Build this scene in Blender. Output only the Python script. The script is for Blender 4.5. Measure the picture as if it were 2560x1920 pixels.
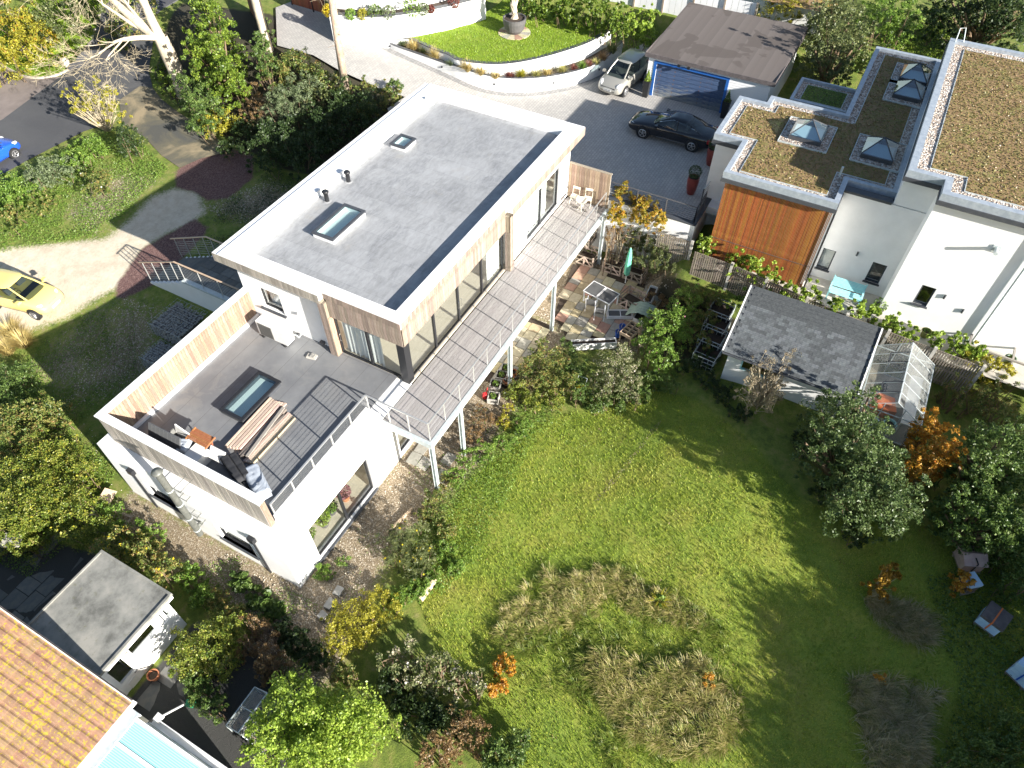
# Aerial view of a modern white house with garden, drive, neighbours (metres; x along the house, y across it, z up)
import bpy, math, random
import numpy as np
from mathutils import Matrix, Vector
from mathutils.geometry import delaunay_2d_cdt
R = math.radians
rng = np.random.default_rng(11); random.seed(11)
S = bpy.context.scene; COL = S.collection
for o in list(bpy.data.objects): bpy.data.objects.remove(o)

# ---------------------------------------------------------------- camera, sky, sun, exposure
CX, CY, CZ = -14.54, -12.685, 25.5
HEAD, PITCH, FPX = R(28.505), R(50.0), 1775.0
cam = bpy.data.cameras.new('camera'); cam.sensor_width = 36; cam.lens = 36 * FPX / 2560; cam.clip_end = 500
camo = bpy.data.objects.new('camera', cam); COL.objects.link(camo)
camo.location = (CX, CY, CZ); camo.rotation_euler = (R(90) - PITCH, 0, HEAD - R(90))
S.camera = camo
SUN = Vector((-0.220, -0.913, 0.355)).normalized()
W = bpy.data.worlds.new('World'); S.world = W; W.use_nodes = True
nt = W.node_tree; nt.nodes.clear()
sky = nt.nodes.new('ShaderNodeTexSky'); sky.sky_type = 'NISHITA'; sky.sun_disc = False
sky.sun_elevation = math.asin(SUN.z); sky.sun_rotation = math.atan2(SUN.x, SUN.y)
bg = nt.nodes.new('ShaderNodeBackground'); bg.inputs[1].default_value = 0.062
wo = nt.nodes.new('ShaderNodeOutputWorld'); nt.links.new(sky.outputs[0], bg.inputs[0]); nt.links.new(bg.outputs[0], wo.inputs[0])
sl = bpy.data.lights.new('sun', 'SUN'); sl.energy = 5.0; sl.angle = R(0.5); sl.color = (1.0, 0.95, 0.87)
slo = bpy.data.objects.new('sun', sl); COL.objects.link(slo); slo.location = (-20, -60, 60)
slo.rotation_euler = SUN.to_track_quat('Z', 'Y').to_euler()
vs = S.view_settings; vs.view_transform = 'Standard'; vs.look = 'None'; vs.exposure = 1.5; vs.gamma = 1; vs.use_curve_mapping = False
S.cycles.max_bounces = 8; S.cycles.transparent_max_bounces = 16; S.cycles.caustics_reflective = False; S.cycles.caustics_refractive = False
S.cycles.sample_clamp_indirect = 4

# ---------------------------------------------------------------- placing from image pixels: where a pixel's sight line meets a level
def P(px, py, z):
    u = (px - 1280) / FPX; v = (960 - py) / FPX
    fh = math.cos(PITCH) + v * math.sin(PITCH); dz = -math.sin(PITCH) + v * math.cos(PITCH)
    t = (z - CZ) / dz
    ch, sh = math.cos(HEAD), math.sin(HEAD)
    return (CX + t * (fh * ch + u * sh), CY + t * (fh * sh - u * ch), z)
def V(x, y, z): return P(x * 1.15732, y * 1.15732, z)
def Q(c, r, x, y, z): return P(640 * c + x / 3.456, 480 * r + y / 3.456, z)
def dist(p): return math.dist(p, (CX, CY, CZ))
def sm(a, b, x):
    t = np.clip((np.asarray(x, float) - a) / (b - a), 0, 1); return t * t * (3 - 2 * t)
def drive_z(a, b):
    return 3.0 + 1.5 * sm(4, 20, b) + 0.04 * np.maximum(np.asarray(b, float) - 20, 0)
def ter(a, b):
    a = np.asarray(a, float); b = np.asarray(b, float)
    wb_ = sm(13, 17, b)
    l = -0.5 + 2.0 * (sm(-9, 0, a) * wb_ + sm(-4.2, 0.6, a) * (1 - wb_)) + 0.7 * np.clip(a / 12, 0, 1)
    l = l + (drive_z(a, b) - 0.15 - l) * sm(13, 19, a)
    g = -0.5 + 0.8 * sm(5, 14, -b) * sm(-3, 6, a)
    g = g + (1.5 - g) * sm(13.5, 14.7, a) * sm(5.0, 7.2, -b)
    g = g + (2.85 - g) * sm(19.5, 23, a) + 1.4 * sm(33, 38, a)
    w = sm(5, 9, b)
    z = g * (1 - w) + l * w
    return z + (4.4 - z) * sm(33.5, 36, a) * sm(-8, -2, b)
def PT(px, py, dz=0.0):
    z = 0.0
    for i in range(8):
        p = P(px, py, z); z = float(ter(p[0], p[1])) + dz
    return P(px, py, z)
def VT(x, y, dz=0.0): return PT(x * 1.15732, y * 1.15732, dz)
def QT(c, r, x, y, dz=0.0): return PT(640 * c + x / 3.456, 480 * r + y / 3.456, dz)
def QD(c, r, x, y, dz=0.0):
    z = 3.0
    for i in range(12):
        p = Q(c, r, x, y, z); z = float(drive_z(p[0], p[1])) + dz
    return Q(c, r, x, y, z)

# ---------------------------------------------------------------- mesh builder
class MB:
    def __init__(s): s.v = []; s.f = []
    def add(s, vs, fs):
        n = len(s.v); s.v += [tuple(v) for v in vs]; s.f += [tuple(n + i for i in f) for f in fs]; return s
    def box(s, x0, x1, y0, y1, z0, z1):
        return s.add([(x0,y0,z0),(x1,y0,z0),(x1,y1,z0),(x0,y1,z0),(x0,y0,z1),(x1,y0,z1),(x1,y1,z1),(x0,y1,z1)],
                     [(3,2,1,0),(4,5,6,7),(0,1,5,4),(1,2,6,5),(2,3,7,6),(3,0,4,7)])
    def obox(s, c, d, M=None):
        x, y, z = d[0]/2, d[1]/2, d[2]/2
        vs = [Vector(p) for p in [(-x,-y,-z),(x,-y,-z),(x,y,-z),(-x,y,-z),(-x,-y,z),(x,-y,z),(x,y,z),(-x,y,z)]]
        if M is not None: vs = [M @ v for v in vs]
        return s.add([v + Vector(c) for v in vs], [(3,2,1,0),(4,5,6,7),(0,1,5,4),(1,2,6,5),(2,3,7,6),(3,0,4,7)])
    def prism(s, poly, z0, z1):
        n = len(poly); ar = sum(poly[i][0]*poly[(i+1)%n][1]-poly[(i+1)%n][0]*poly[i][1] for i in range(n))
        if ar < 0: poly = poly[::-1]
        zz0 = z0 if callable(z0) else (lambda a, b: z0); zz1 = z1 if callable(z1) else (lambda a, b: z1)
        vs = [(x, y, float(zz0(x, y))) for x, y in poly] + [(x, y, float(zz1(x, y))) for x, y in poly]
        return s.add(vs, [tuple(range(n-1,-1,-1)), tuple(range(n,2*n))] + [(i,(i+1)%n,n+(i+1)%n,n+i) for i in range(n)])
    def bar(s, p, q, w, h=None):
        p = Vector(p); q = Vector(q); d = q - p; h = h or w
        M = d.to_track_quat('X', 'Z').to_matrix()
        return s.obox((p + q) / 2, (d.length, w, h), M)
    def tube(s, pts, r, n=6, cap=True):
        pts = [Vector(p) for p in pts]; m = len(pts); rs = r if isinstance(r, (list, tuple)) else [r] * m
        vs = []; up = Vector((0, 0, 1))
        for i, p in enumerate(pts):
            d = (pts[min(i+1,m-1)] - pts[max(i-1,0)]).normalized()
            x = d.cross(up)
            if x.length < 1e-3: x = d.cross(Vector((0, 1, 0)))
            x.normalize(); y = x.cross(d)
            vs += [p + (x*math.cos(6.28319*k/n) + y*math.sin(6.28319*k/n)) * rs[i] for k in range(n)]
        fs = [(i*n+k, i*n+(k+1)%n, (i+1)*n+(k+1)%n, (i+1)*n+k) for i in range(m-1) for k in range(n)]
        if cap: fs += [tuple(range(n-1,-1,-1)), tuple(range((m-1)*n, m*n))]
        return s.add(vs, fs)
    def lathe(s, prof, c=(0,0,0), n=16, cap=True):
        vs = [(c[0]+r*math.cos(6.28319*k/n), c[1]+r*math.sin(6.28319*k/n), c[2]+z) for r, z in prof for k in range(n)]
        m = len(prof); fs = [(i*n+k, i*n+(k+1)%n, (i+1)*n+(k+1)%n, (i+1)*n+k) for i in range(m-1) for k in range(n)]
        if cap: fs += [tuple(range(n-1,-1,-1)), tuple(range((m-1)*n, m*n))]
        return s.add(vs, fs)
    def sheet(s, poly, zf, step=0.5):
        n = len(poly); xs = [p[0] for p in poly]; ys = [p[1] for p in poly]
        pts = [Vector(p[:2]) for p in poly]; eds = [(i, (i+1) % n) for i in range(n)]
        gx = np.arange(min(xs)+step/2, max(xs), step); gy = np.arange(min(ys)+step/2, max(ys), step)
        g = np.stack(np.meshgrid(gx, gy), -1).reshape(-1, 2)
        if len(g): pts += [Vector(q) for q in g[sdist(g, poly) > step*0.3]]
        vs, _, fs, *_r = delaunay_2d_cdt(pts, eds, [], 1, 1e-5)
        a = np.array([v[:] for v in vs]); z = zf(a[:,0], a[:,1]) if callable(zf) else np.full(len(a), zf)
        return s.add([(p[0], p[1], float(q)) for p, q in zip(a, np.broadcast_to(z, len(a)))], fs)
    def slab(s, ax, c0, c1, u0, u1, z0, z1, holes=()):
        us = sorted({u0, u1, *[min(max(h[i],u0),u1) for h in holes for i in (0,1)]}); zs = sorted({z0, z1, *[min(max(h[i],z0),z1) for h in holes for i in (2,3)]})
        for i in range(len(us)-1):
            run = None
            for j in range(len(zs)):
                solid = j < len(zs)-1 and not any(h[0] <= (us[i]+us[i+1])/2 <= h[1] and h[2] <= (zs[j]+zs[j+1])/2 <= h[3] for h in holes)
                if solid and run is None: run = zs[j]
                if not solid and run is not None:
                    if ax == 'x': s.box(c0, c1, us[i], us[i+1], run, zs[j])
                    else: s.box(us[i], us[i+1], c0, c1, run, zs[j])
                    run = None
        return s
    def mesh(s, name, mat, smooth=False):
        me = bpy.data.meshes.new(name); me.from_pydata(s.v, [], s.f); me.materials.append(mat)
        if smooth: me.polygons.foreach_set('use_smooth', [True] * len(me.polygons))
        return me
    def build(s, name, mat, parent=None, smooth=False, kind=None, world=True):
        return link(s.mesh(name, mat, smooth), name, parent, kind, world)
def link(me, name, parent=None, kind=None, world=True):
    o = bpy.data.objects.new(name, me); COL.objects.link(o)
    if parent is not None:
        o.parent = parent
        if world and parent.type == 'EMPTY': o.matrix_parent_inverse = Matrix.LocRotScale(parent.location, parent.rotation_euler, None).inverted()
    if kind: o['kind'] = kind
    return o
def sdist(g, poly):
    g = np.asarray(g, float)[:, :2]; p = np.array([q[:2] for q in poly], float); n = len(p)
    d = np.full(len(g), 1e9); ins = np.zeros(len(g), bool)
    for i in range(n):
        a, b = p[i], p[(i+1) % n]; e = b - a; w = g - a
        t = np.clip((w @ e) / max(e @ e, 1e-9), 0, 1); d = np.minimum(d, np.linalg.norm(w - t[:,None]*e, axis=1))
        c = (a[1] > g[:,1]) != (b[1] > g[:,1])
        with np.errstate(divide='ignore', invalid='ignore'):
            ins ^= c & (g[:,0] < (b[0]-a[0]) * (g[:,1]-a[1]) / (b[1]-a[1]) + a[0])
    return np.where(ins, d, -d)
def spline(pts, k=6):
    out = []; n = len(pts)
    for i in range(n-1):
        p0, p1, p2, p3 = [np.array(pts[min(max(j,0),n-1)], float) for j in (i-1,i,i+1,i+2)]
        for t in np.arange(k)/k: out.append(tuple(0.5*((2*p1)+(-p0+p2)*t+(2*p0-5*p1+4*p2-p3)*t*t+(-p0+3*p1-3*p2+p3)*t**3)))
    out.append(tuple(pts[-1])); return out
def offset(line, d):
    out = []; n = len(line)
    for i in range(n):
        a = np.array(line[max(i-1,0)][:2]); b = np.array(line[min(i+1,n-1)][:2]); e = b - a; e = e / np.linalg.norm(e)
        out.append((line[i][0] - e[1]*d, line[i][1] + e[0]*d))
    return out
def thing(name, label, cat, loc=(0,0,0), rz=0.0, group=None):
    o = bpy.data.objects.new(name, None); COL.objects.link(o); o.location = loc; o.rotation_euler = (0, 0, rz)
    o.empty_display_size = 0.3; return tag(o, label, cat, group)
def tag(o, label, cat, group=None):
    o['label'] = label; o['category'] = cat
    if group: o['group'] = group
    return o
def struct(o): o['kind'] = 'structure'; return o
def copy_tree(o, parent=None):
    c = o.copy(); COL.objects.link(c); c.parent = parent
    for ch in list(o.children): copy_tree(ch, c)
    return c
def put(o, loc, rz=0.0, label=None):
    o.location = loc; o.rotation_euler = (0, 0, rz)
    if label: o['label'] = label
    return o

# ---------------------------------------------------------------- materials
class NT:
    def __init__(s, name):
        s.m = bpy.data.materials.new(name); s.m.use_nodes = True; s.t = s.m.node_tree
        s.b = s.t.nodes['Principled BSDF']; s.co = s.n('ShaderNodeTexCoord').outputs['Object']
    def n(s, ty, **kw):
        x = s.t.nodes.new(ty)
        for k, v in kw.items():
            if k[0] == '_': setattr(x, k[1:], v)
            else: s.set(x.inputs[k.replace('__', ' ')], v)
        return x
    def set(s, sock, v):
        if hasattr(v, 'is_output'): s.t.links.new(v, sock)
        else: sock.default_value = v
    def noise(s, scale, detail=4, rough=0.6, co=None, dist=0.0): return s.n('ShaderNodeTexNoise', Vector=co or s.co, Scale=scale, Detail=detail, Roughness=rough, Distortion=dist).outputs[0]
    def ramp(s, fac, stops, interp='LINEAR'):
        r = s.n('ShaderNodeValToRGB'); s.set(r.inputs[0], fac); cr = r.color_ramp; cr.interpolation = interp
        while len(cr.elements) < len(stops): cr.elements.new(0.5)
        for e, (p, c) in zip(cr.elements, stops): e.position = p; e.color = (*c, 1) if len(c) == 3 else c
        return r.outputs[0]
    def mix(s, f, a, b, mode='MIX'):
        x = s.n('ShaderNodeMix', _data_type='RGBA', _blend_type=mode); s.set(x.inputs[0], f)
        s.set(x.inputs[6], (*a, 1) if isinstance(a, tuple) and len(a) == 3 else a); s.set(x.inputs[7], (*b, 1) if isinstance(b, tuple) and len(b) == 3 else b); return x.outputs[2]
    def math(s, op, a, b=0.0, c=0.0, clamp=False):
        x = s.n('ShaderNodeMath', _operation=op, _use_clamp=clamp); s.set(x.inputs[0], a); s.set(x.inputs[1], b); s.set(x.inputs[2], c); return x.outputs[0]
    def vary(s, col, amt):
        rn = s.n('ShaderNodeObjectInfo').outputs['Random']
        h = s.n('ShaderNodeHueSaturation', Color=col); s.set(h.inputs['Value'], s.math('MULTIPLY_ADD', rn, 2*amt, 1-amt))
        s.set(h.inputs['Hue'], s.math('MULTIPLY_ADD', s.math('FRACT', s.math('MULTIPLY', rn, 7.3)), 0.03, 0.485)); return h.outputs[0]
    def scaled(s, v, rot=(0,0,0)): return s.n('ShaderNodeMapping', Vector=s.co, Scale=v, Rotation=rot).outputs[0]
    def bump(s, h, d=0.02, st=0.6): s.set(s.b.inputs['Normal'], s.n('ShaderNodeBump', Height=h, Distance=d, Strength=st).outputs[0])
    def out(s, col, rough=0.8, metal=0.0, spec=0.5):
        s.set(s.b.inputs['Base Color'], (*col, 1) if isinstance(col, tuple) and len(col) == 3 else col)
        s.set(s.b.inputs['Roughness'], rough); s.set(s.b.inputs['Metallic'], metal); s.b.inputs['Specular IOR Level'].default_value = spec; return s.m
def simple(name, c1, c2=None, scale=4.0, rough=0.8, metal=0.0, vary=0.0, bump=0.0, bs=None, spec=0.5, stretch=None, lo=0.35, hi=0.65):
    t = NT(name); co = t.scaled(stretch) if stretch else t.co
    col = (*c1, 1)
    if c2: col = t.ramp(t.noise(scale, 5, 0.65, co), [(lo, c1), (hi, c2)])
    if vary: col = t.vary(col, vary)
    if bump: t.bump(t.noise(bs or scale*4, 3, 0.6, co), bump)
    return t.out(col, rough, metal, spec)
def glassy(name, tint=(0.9, 0.95, 0.95), refl=1.0, rough=0.0, dark=0.0):
    t = NT(name); tr = t.n('ShaderNodeBsdfTransparent', Color=(*tint, 1)); gl = t.n('ShaderNodeBsdfGlossy', Color=(1,1,1,1), Roughness=rough)
    fc_ = t.n('ShaderNodeLayerWeight', Blend=0.5).outputs['Facing']
    fr = t.math('MULTIPLY_ADD', t.math('POWER', fc_, 4.0), 0.8, 0.045*refl, clamp=True)
    mx = t.n('ShaderNodeMixShader'); t.set(mx.inputs[0], fr); t.t.links.new(tr.outputs[0], mx.inputs[1]); t.t.links.new(gl.outputs[0], mx.inputs[2])
    t.t.links.new(mx.outputs[0], t.t.nodes['Material Output'].inputs[0]); return t.m
def leafmat(name, stops, trans=0.35, rough=0.45):
    t = NT(name); fac = t.n('ShaderNodeAttribute', _attribute_name='tint').outputs['Fac']
    col = t.ramp(fac, [(i/(len(stops)-1), c) for i, c in enumerate(stops)])
    t.out(col, rough); tl = t.n('ShaderNodeBsdfTranslucent', Color=col); mx = t.n('ShaderNodeMixShader'); mx.inputs[0].default_value = trans
    t.t.links.new(t.b.outputs[0], mx.inputs[1]); t.t.links.new(tl.outputs[0], mx.inputs[2]); t.t.links.new(mx.outputs[0], t.t.nodes['Material Output'].inputs[0]); return t.m

MAT = {}
def mk():
    m = MAT
    m['white'] = simple('white_render', (0.80,0.80,0.79), (0.86,0.86,0.85), 1.2, 0.85, bump=0.004, bs=60)
    m['coping'] = simple('white_coping', (0.80,0.81,0.82), (0.85,0.85,0.86), 2, 0.4)
    m['plinth'] = simple('grey_plinth', (0.30,0.28,0.26), (0.5,0.47,0.43), 6, 0.9)
    m['paint'] = simple('white_paint', (0.78,0.79,0.80), (0.84,0.84,0.84), 3, 0.35)
    m['black'] = simple('black_metal', (0.018,0.019,0.022), rough=0.4)
    m['anth'] = simple('anthracite', (0.05,0.055,0.065), (0.07,0.075,0.085), 3, 0.5)
    m['galv'] = simple('galvanised_steel', (0.50,0.56,0.57), (0.62,0.67,0.67), 8, 0.5, 0.2)
    m['rail'] = simple('rail_steel', (0.62,0.62,0.60), rough=0.35, metal=0.6)
    m['zinc'] = simple('zinc_coping', (0.36,0.41,0.47), (0.50,0.55,0.60), 5, 0.45, 0.3, lo=0.4, hi=0.7)
    m['flue'] = simple('flue_steel', (0.10,0.105,0.095), (0.15,0.155,0.14), 6, 0.5, 0.2)
    def wood(name, cs, vary, sc=(18,18,1.2)):
        t = NT(name); g = t.noise(3.0, 6, 0.65, t.scaled(sc)); kn = t.noise(9, 2, 0.5, t.scaled((1,1,0.5)))
        col = t.ramp(g, [(0.3, cs[0]), (0.5, cs[1]), (0.72, cs[2])]); col = t.mix(t.ramp(kn, [(0.70,(0,0,0)),(0.76,(1,1,1))]), col, tuple(c*0.55 for c in cs[0]))
        t.bump(g, 0.004); return t.out(t.vary(col, vary), 0.75)
    m['clad'] = wood('weathered_cladding', [(0.17,0.125,0.095),(0.27,0.215,0.175),(0.37,0.315,0.27)], 0.25)
    m['cladgrey'] = wood('grey_cladding', [(0.20,0.18,0.155),(0.30,0.275,0.24),(0.40,0.37,0.33)], 0.2)
    m['cladwarm'] = wood('warm_cladding', [(0.19,0.125,0.085),(0.29,0.205,0.145),(0.39,0.30,0.23)], 0.25)
    m['cedar'] = wood('cedar_slat', [(0.22,0.062,0.012),(0.33,0.11,0.02),(0.44,0.19,0.045)], 0.28)
    m['deckb'] = wood('deck_board', [(0.24,0.22,0.21),(0.34,0.32,0.31),(0.42,0.40,0.39)], 0.1, (1.2,18,18))
    m['greywood'] = wood('grey_wood', [(0.16,0.13,0.10),(0.27,0.23,0.18),(0.36,0.31,0.25)], 0.25)
    m['palewood'] = wood('pale_wood', [(0.42,0.30,0.18),(0.58,0.45,0.30),(0.70,0.58,0.42)], 0.15, (1.5,14,14))
    m['pinkwood'] = wood('sawn_timber', [(0.40,0.28,0.21),(0.56,0.43,0.35),(0.68,0.56,0.48)], 0.25, (1.5,16,16))
    m['darkwood'] = wood('dark_timber', [(0.10,0.08,0.07),(0.18,0.15,0.13),(0.30,0.26,0.23)], 0.3, (1.5,16,16))
    m['teak'] = wood('red_teak', [(0.22,0.07,0.03),(0.36,0.13,0.05),(0.45,0.19,0.09)], 0.1, (1.5,16,16))
    m['gatewood'] = wood('gate_wood', [(0.16,0.06,0.03),(0.26,0.10,0.05),(0.34,0.16,0.09)], 0.2)
    t = NT('grey_roof_membrane'); a = t.noise(0.55, 6, 0.7, dist=1.0); b = t.noise(3.5, 6, 0.75, t.scaled((0.6,1.6,1)), 0.6); c = t.noise(0.9, 3, 0.5)
    col = t.ramp(a, [(0.3,(0.20,0.205,0.215)),(0.5,(0.28,0.285,0.29)),(0.7,(0.34,0.345,0.355))]); col = t.mix(t.ramp(b, [(0.4,(0,0,0)),(0.7,(0.6,0.6,0.6))]), col, (0.43,0.44,0.46))
    col = t.mix(t.ramp(c, [(0.66,(0,0,0)),(0.74,(0.35,0.35,0.35))]), col, (0.30,0.28,0.24)); br = t.n('ShaderNodeTexBrick', Vector=t.n('ShaderNodeMapping', Vector=t.co, Rotation=(0,0,R(90))).outputs[0], Scale=1.0, Color1=(0.84,0.84,0.84,1), Color2=(1.08,1.08,1.08,1), Mortar=(0.72,0.72,0.72,1)); br.inputs['Brick Width'].default_value = 2.6; br.inputs['Row Height'].default_value = 1.05; br.inputs['Mortar Size'].default_value = 0.012; col = t.mix(0.55, col, t.mix(1.0, col, br.outputs[0], 'MULTIPLY')); t.bump(b, 0.004); m['membrane'] = t.out(col, 0.6)
    t = NT('terrace_membrane'); a = t.noise(0.5, 5, 0.65); st = t.noise(0.8, 6, 0.7, dist=0.8)
    col = t.ramp(a, [(0.35,(0.145,0.15,0.16)),(0.65,(0.215,0.22,0.225))]); col = t.mix(t.ramp(st, [(0.55,(0,0,0)),(0.575,(0.35,0.35,0.35))]), col, (0.22,0.22,0.215))
    br = t.n('ShaderNodeTexBrick', Vector=t.n('ShaderNodeMapping', Vector=t.co, Rotation=(0,0,0)).outputs[0], Scale=1.0, _offset=0.0); br.inputs['Brick Width'].default_value = 50; br.inputs['Row Height'].default_value = 1.05; br.inputs['Mortar Size'].default_value = 0.01
    col = t.mix(br.outputs['Fac'], col, (0.11,0.11,0.115)); m['terrace'] = t.out(col, t.ramp(st, [(0.5,(0.65,)*3),(0.56,(0.35,)*3)]))
    m['glass'] = glassy('window_glass', (0.95,0.97,0.96), 1.0)
    m['skyglass'] = glassy('skylight_glass', (0.90,0.97,0.97), 1.5)
    t = NT('greenhouse_glass'); tr = t.n('ShaderNodeBsdfTransparent', Color=(0.93,0.95,0.95,1)); t.out((0.62,0.64,0.62), 0.08); mx = t.n('ShaderNodeMixShader'); t.set(mx.inputs[0], t.ramp(t.noise(1.5,4,0.6), [(0.3,(0.16,)*3),(0.7,(0.30,)*3)])); t.t.links.new(tr.outputs[0], mx.inputs[1]); t.t.links.new(t.b.outputs[0], mx.inputs[2]); t.t.links.new(mx.outputs[0], t.t.nodes['Material Output'].inputs[0]); m['ghglass'] = t.m
    m['blueglass'] = glassy('lantern_glass', (0.66,0.84,0.93), 5.5)
    m['carglass'] = glassy('car_glass', (0.42,0.48,0.48), 1.6)
    t = NT('polycarbonate'); w = t.n('ShaderNodeTexWave', Vector=t.co, Scale=5.0, _bands_direction='X').outputs[1]
    m['poly'] = t.out(t.ramp(w, [(0.3,(0.20,0.46,0.48)),(0.7,(0.36,0.62,0.62))]), 0.3)
    m['floor'] = simple('pale_oak_floor', (0.52,0.46,0.37), (0.60,0.54,0.45), 3, 0.4, stretch=(0.5,6,1))
    m['inner'] = simple('inner_wall', (0.75,0.75,0.72), rough=0.9)
    m['curtain'] = simple('white_curtain', (0.80,0.82,0.83), rough=0.9)
    m['slate'] = simple('slate_paving', (0.10,0.11,0.11), (0.17,0.16,0.14), 2.5, 0.6, vary=0.25)
    m['shingle'] = simple('grey_shingle', (0.062,0.070,0.078), (0.105,0.115,0.12), 9, 0.85, vary=0.35, bump=0.01, bs=50)
    m['stone'] = simple('rubble_stone', (0.20,0.20,0.19), (0.42,0.40,0.36), 7, 0.9)
    m['chalk'] = simple('pale_stone', (0.55,0.48,0.38), (0.75,0.68,0.58), 5, 0.9)
    m['concrete'] = simple('concrete', (0.36,0.34,0.30), (0.50,0.48,0.44), 5, 0.9)
    for k, c1, c2 in [('slabcream',(0.46,0.40,0.26),(0.58,0.52,0.37)),('slabpink',(0.38,0.22,0.16),(0.47,0.30,0.22)),('slabgrey',(0.30,0.29,0.25),(0.40,0.38,0.33)),('slabbuff',(0.40,0.32,0.18),(0.50,0.42,0.27))]: m[k] = simple(k, c1, c2, 3, 0.85, vary=0.12, bump=0.004)
    m['soil'] = simple('dark_soil', (0.035,0.025,0.018), (0.07,0.05,0.035), 12, 0.95)
    m['terra'] = simple('terracotta', (0.38,0.13,0.06), (0.48,0.20,0.10), 8, 0.8)
    m['redpot'] = simple('oxblood_glaze', (0.16,0.03,0.025), (0.22,0.05,0.04), 5, 0.35)
    m['greypot'] = simple('dark_grey_pot', (0.085,0.082,0.085), (0.11,0.105,0.105), 6, 0.7)
    m['blackplastic'] = simple('black_plastic', (0.02,0.021,0.022), rough=0.5)
    m['white_plastic'] = simple('white_plastic', (0.72,0.72,0.70), (0.78,0.78,0.76), 5, 0.5)
    m['bluepl'] = simple('blue_plastic', (0.02,0.10,0.45), rough=0.4)
    m['redpl'] = simple('red_plastic', (0.55,0.02,0.025), rough=0.4)
    m['greenpl'] = simple('green_plastic', (0.02,0.28,0.14), rough=0.4)
    m['yellowpl'] = simple('yellow_hose', (0.70,0.55,0.03), rough=0.5)
    m['parasol'] = simple('mint_fabric', (0.10,0.46,0.30), (0.18,0.56,0.40), 6, 0.9)
    m['fleece'] = simple('pale_green_mesh', (0.24,0.32,0.26), (0.32,0.40,0.33), 8, 0.9)
    m['aqua'] = simple('aqua_paint', (0.32,0.68,0.72), (0.40,0.74,0.78), 5, 0.6)
    m['hiveblue'] = simple('hive_blue_paint', (0.40,0.60,0.80), (0.48,0.66,0.84), 5, 0.6)
    m['hivegrey'] = simple('hive_dark_roof', (0.08,0.07,0.07), (0.14,0.12,0.12), 5, 0.7)
    m['hivepink'] = simple('hive_pink_paint', (0.40,0.28,0.26), (0.50,0.38,0.34), 5, 0.7)
    m['strap'] = simple('orange_strap', (0.65,0.17,0.05), rough=0.7)
    m['cushblack'] = simple('black_cushion', (0.02,0.021,0.025), rough=0.8)
    m['cushblue'] = simple('blue_grey_cushion', (0.30,0.34,0.40), (0.40,0.44,0.50), 6, 0.85)
    m['rattan'] = simple('grey_slats', (0.11,0.115,0.12), rough=0.7)
    m['sling'] = simple('dark_mesh_sling', (0.08,0.082,0.085), (0.12,0.12,0.12), 20, 0.8, stretch=(1,12,1))
    m['cream'] = simple('cream_metal', (0.78,0.74,0.62), rough=0.5)
    m['tyre'] = simple('tyre', (0.02,0.02,0.02), rough=0.85); m['alloy'] = simple('alloy_wheel', (0.60,0.60,0.60), rough=0.3, metal=0.8)
    m['lampglass'] = simple('head_lamp', (0.65,0.67,0.68), rough=0.12, spec=0.8); m['tail'] = simple('tail_lamp', (0.45,0.02,0.02), rough=0.2)
    m['chrome'] = simple('chrome', (0.8,0.8,0.8), rough=0.15, metal=1.0); m['plate'] = simple('number_plate', (0.75,0.75,0.73), rough=0.4)
    def paintm(name, c, rough=0.25, metal=0.0):
        t = NT(name); t.b.inputs['Coat Weight'].default_value = 0.9; t.b.inputs['Coat Roughness'].default_value = 0.04; return t.out(c, rough, metal)
    m['carblack'] = paintm('black_car_paint', (0.006,0.006,0.009), 0.08); m['carsilver'] = paintm('champagne_car_paint', (0.50,0.48,0.42), 0.35, 0.5)
    m['caryellow'] = paintm('yellow_car_paint', (0.74,0.60,0.20), 0.4); m['carblue'] = paintm('blue_car_paint', (0.015,0.09,0.52), 0.25)
    m['seat'] = simple('car_interior', (0.16,0.16,0.15), rough=0.9)
    # roofs
    t = NT('sedum_roof'); a = t.noise(1.1, 6, 0.75); b = t.noise(7, 5, 0.7); c = t.noise(16, 4, 0.7)
    col = t.ramp(a, [(0.35,(0.22,0.15,0.065)),(0.5,(0.27,0.17,0.085)),(0.62,(0.21,0.18,0.06))]); col = t.mix(t.ramp(b, [(0.52,(0,0,0)),(0.62,(0.85,)*3)]), col, (0.15,0.16,0.03)); col = t.mix(t.ramp(c, [(0.58,(0,0,0)),(0.66,(0.6,)*3)]), col, (0.07,0.07,0.025))
    t.bump(b, 0.05, 0.8); m['sedum'] = t.out(col, 0.95)
    t = NT('green_sedum_roof'); a = t.noise(2.2, 6, 0.7); b = t.noise(12, 4, 0.7)
    col = t.ramp(a, [(0.35,(0.07,0.09,0.02)),(0.6,(0.13,0.16,0.03)),(0.75,(0.28,0.15,0.06))]); col = t.mix(t.ramp(b, [(0.5,(0,0,0)),(0.64,(0.8,)*3)]), col, (0.035,0.05,0.012)); t.bump(b, 0.05, 0.8); m['sedumgreen'] = t.out(col, 0.95)
    t = NT('pebble_margin'); v = t.n('ShaderNodeTexVoronoi', Vector=t.co, Scale=12.0)
    col = t.ramp(t.n('ShaderNodeSeparateColor', Color=v.outputs['Color']).outputs[0], [(0,(0.32,0.25,0.20)),(0.4,(0.55,0.44,0.35)),(0.75,(0.66,0.60,0.54)),(1,(0.80,0.77,0.73))]); col = t.mix(t.ramp(v.outputs['Distance'], [(0.42,(0,0,0)),(0.75,(0.8,)*3)]), col, (0.14,0.11,0.09)); t.bump(t.math('MULTIPLY', v.outputs['Distance'], -1.0), 0.05, 1.0); m['pebble'] = t.out(col, 0.8)
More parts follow.
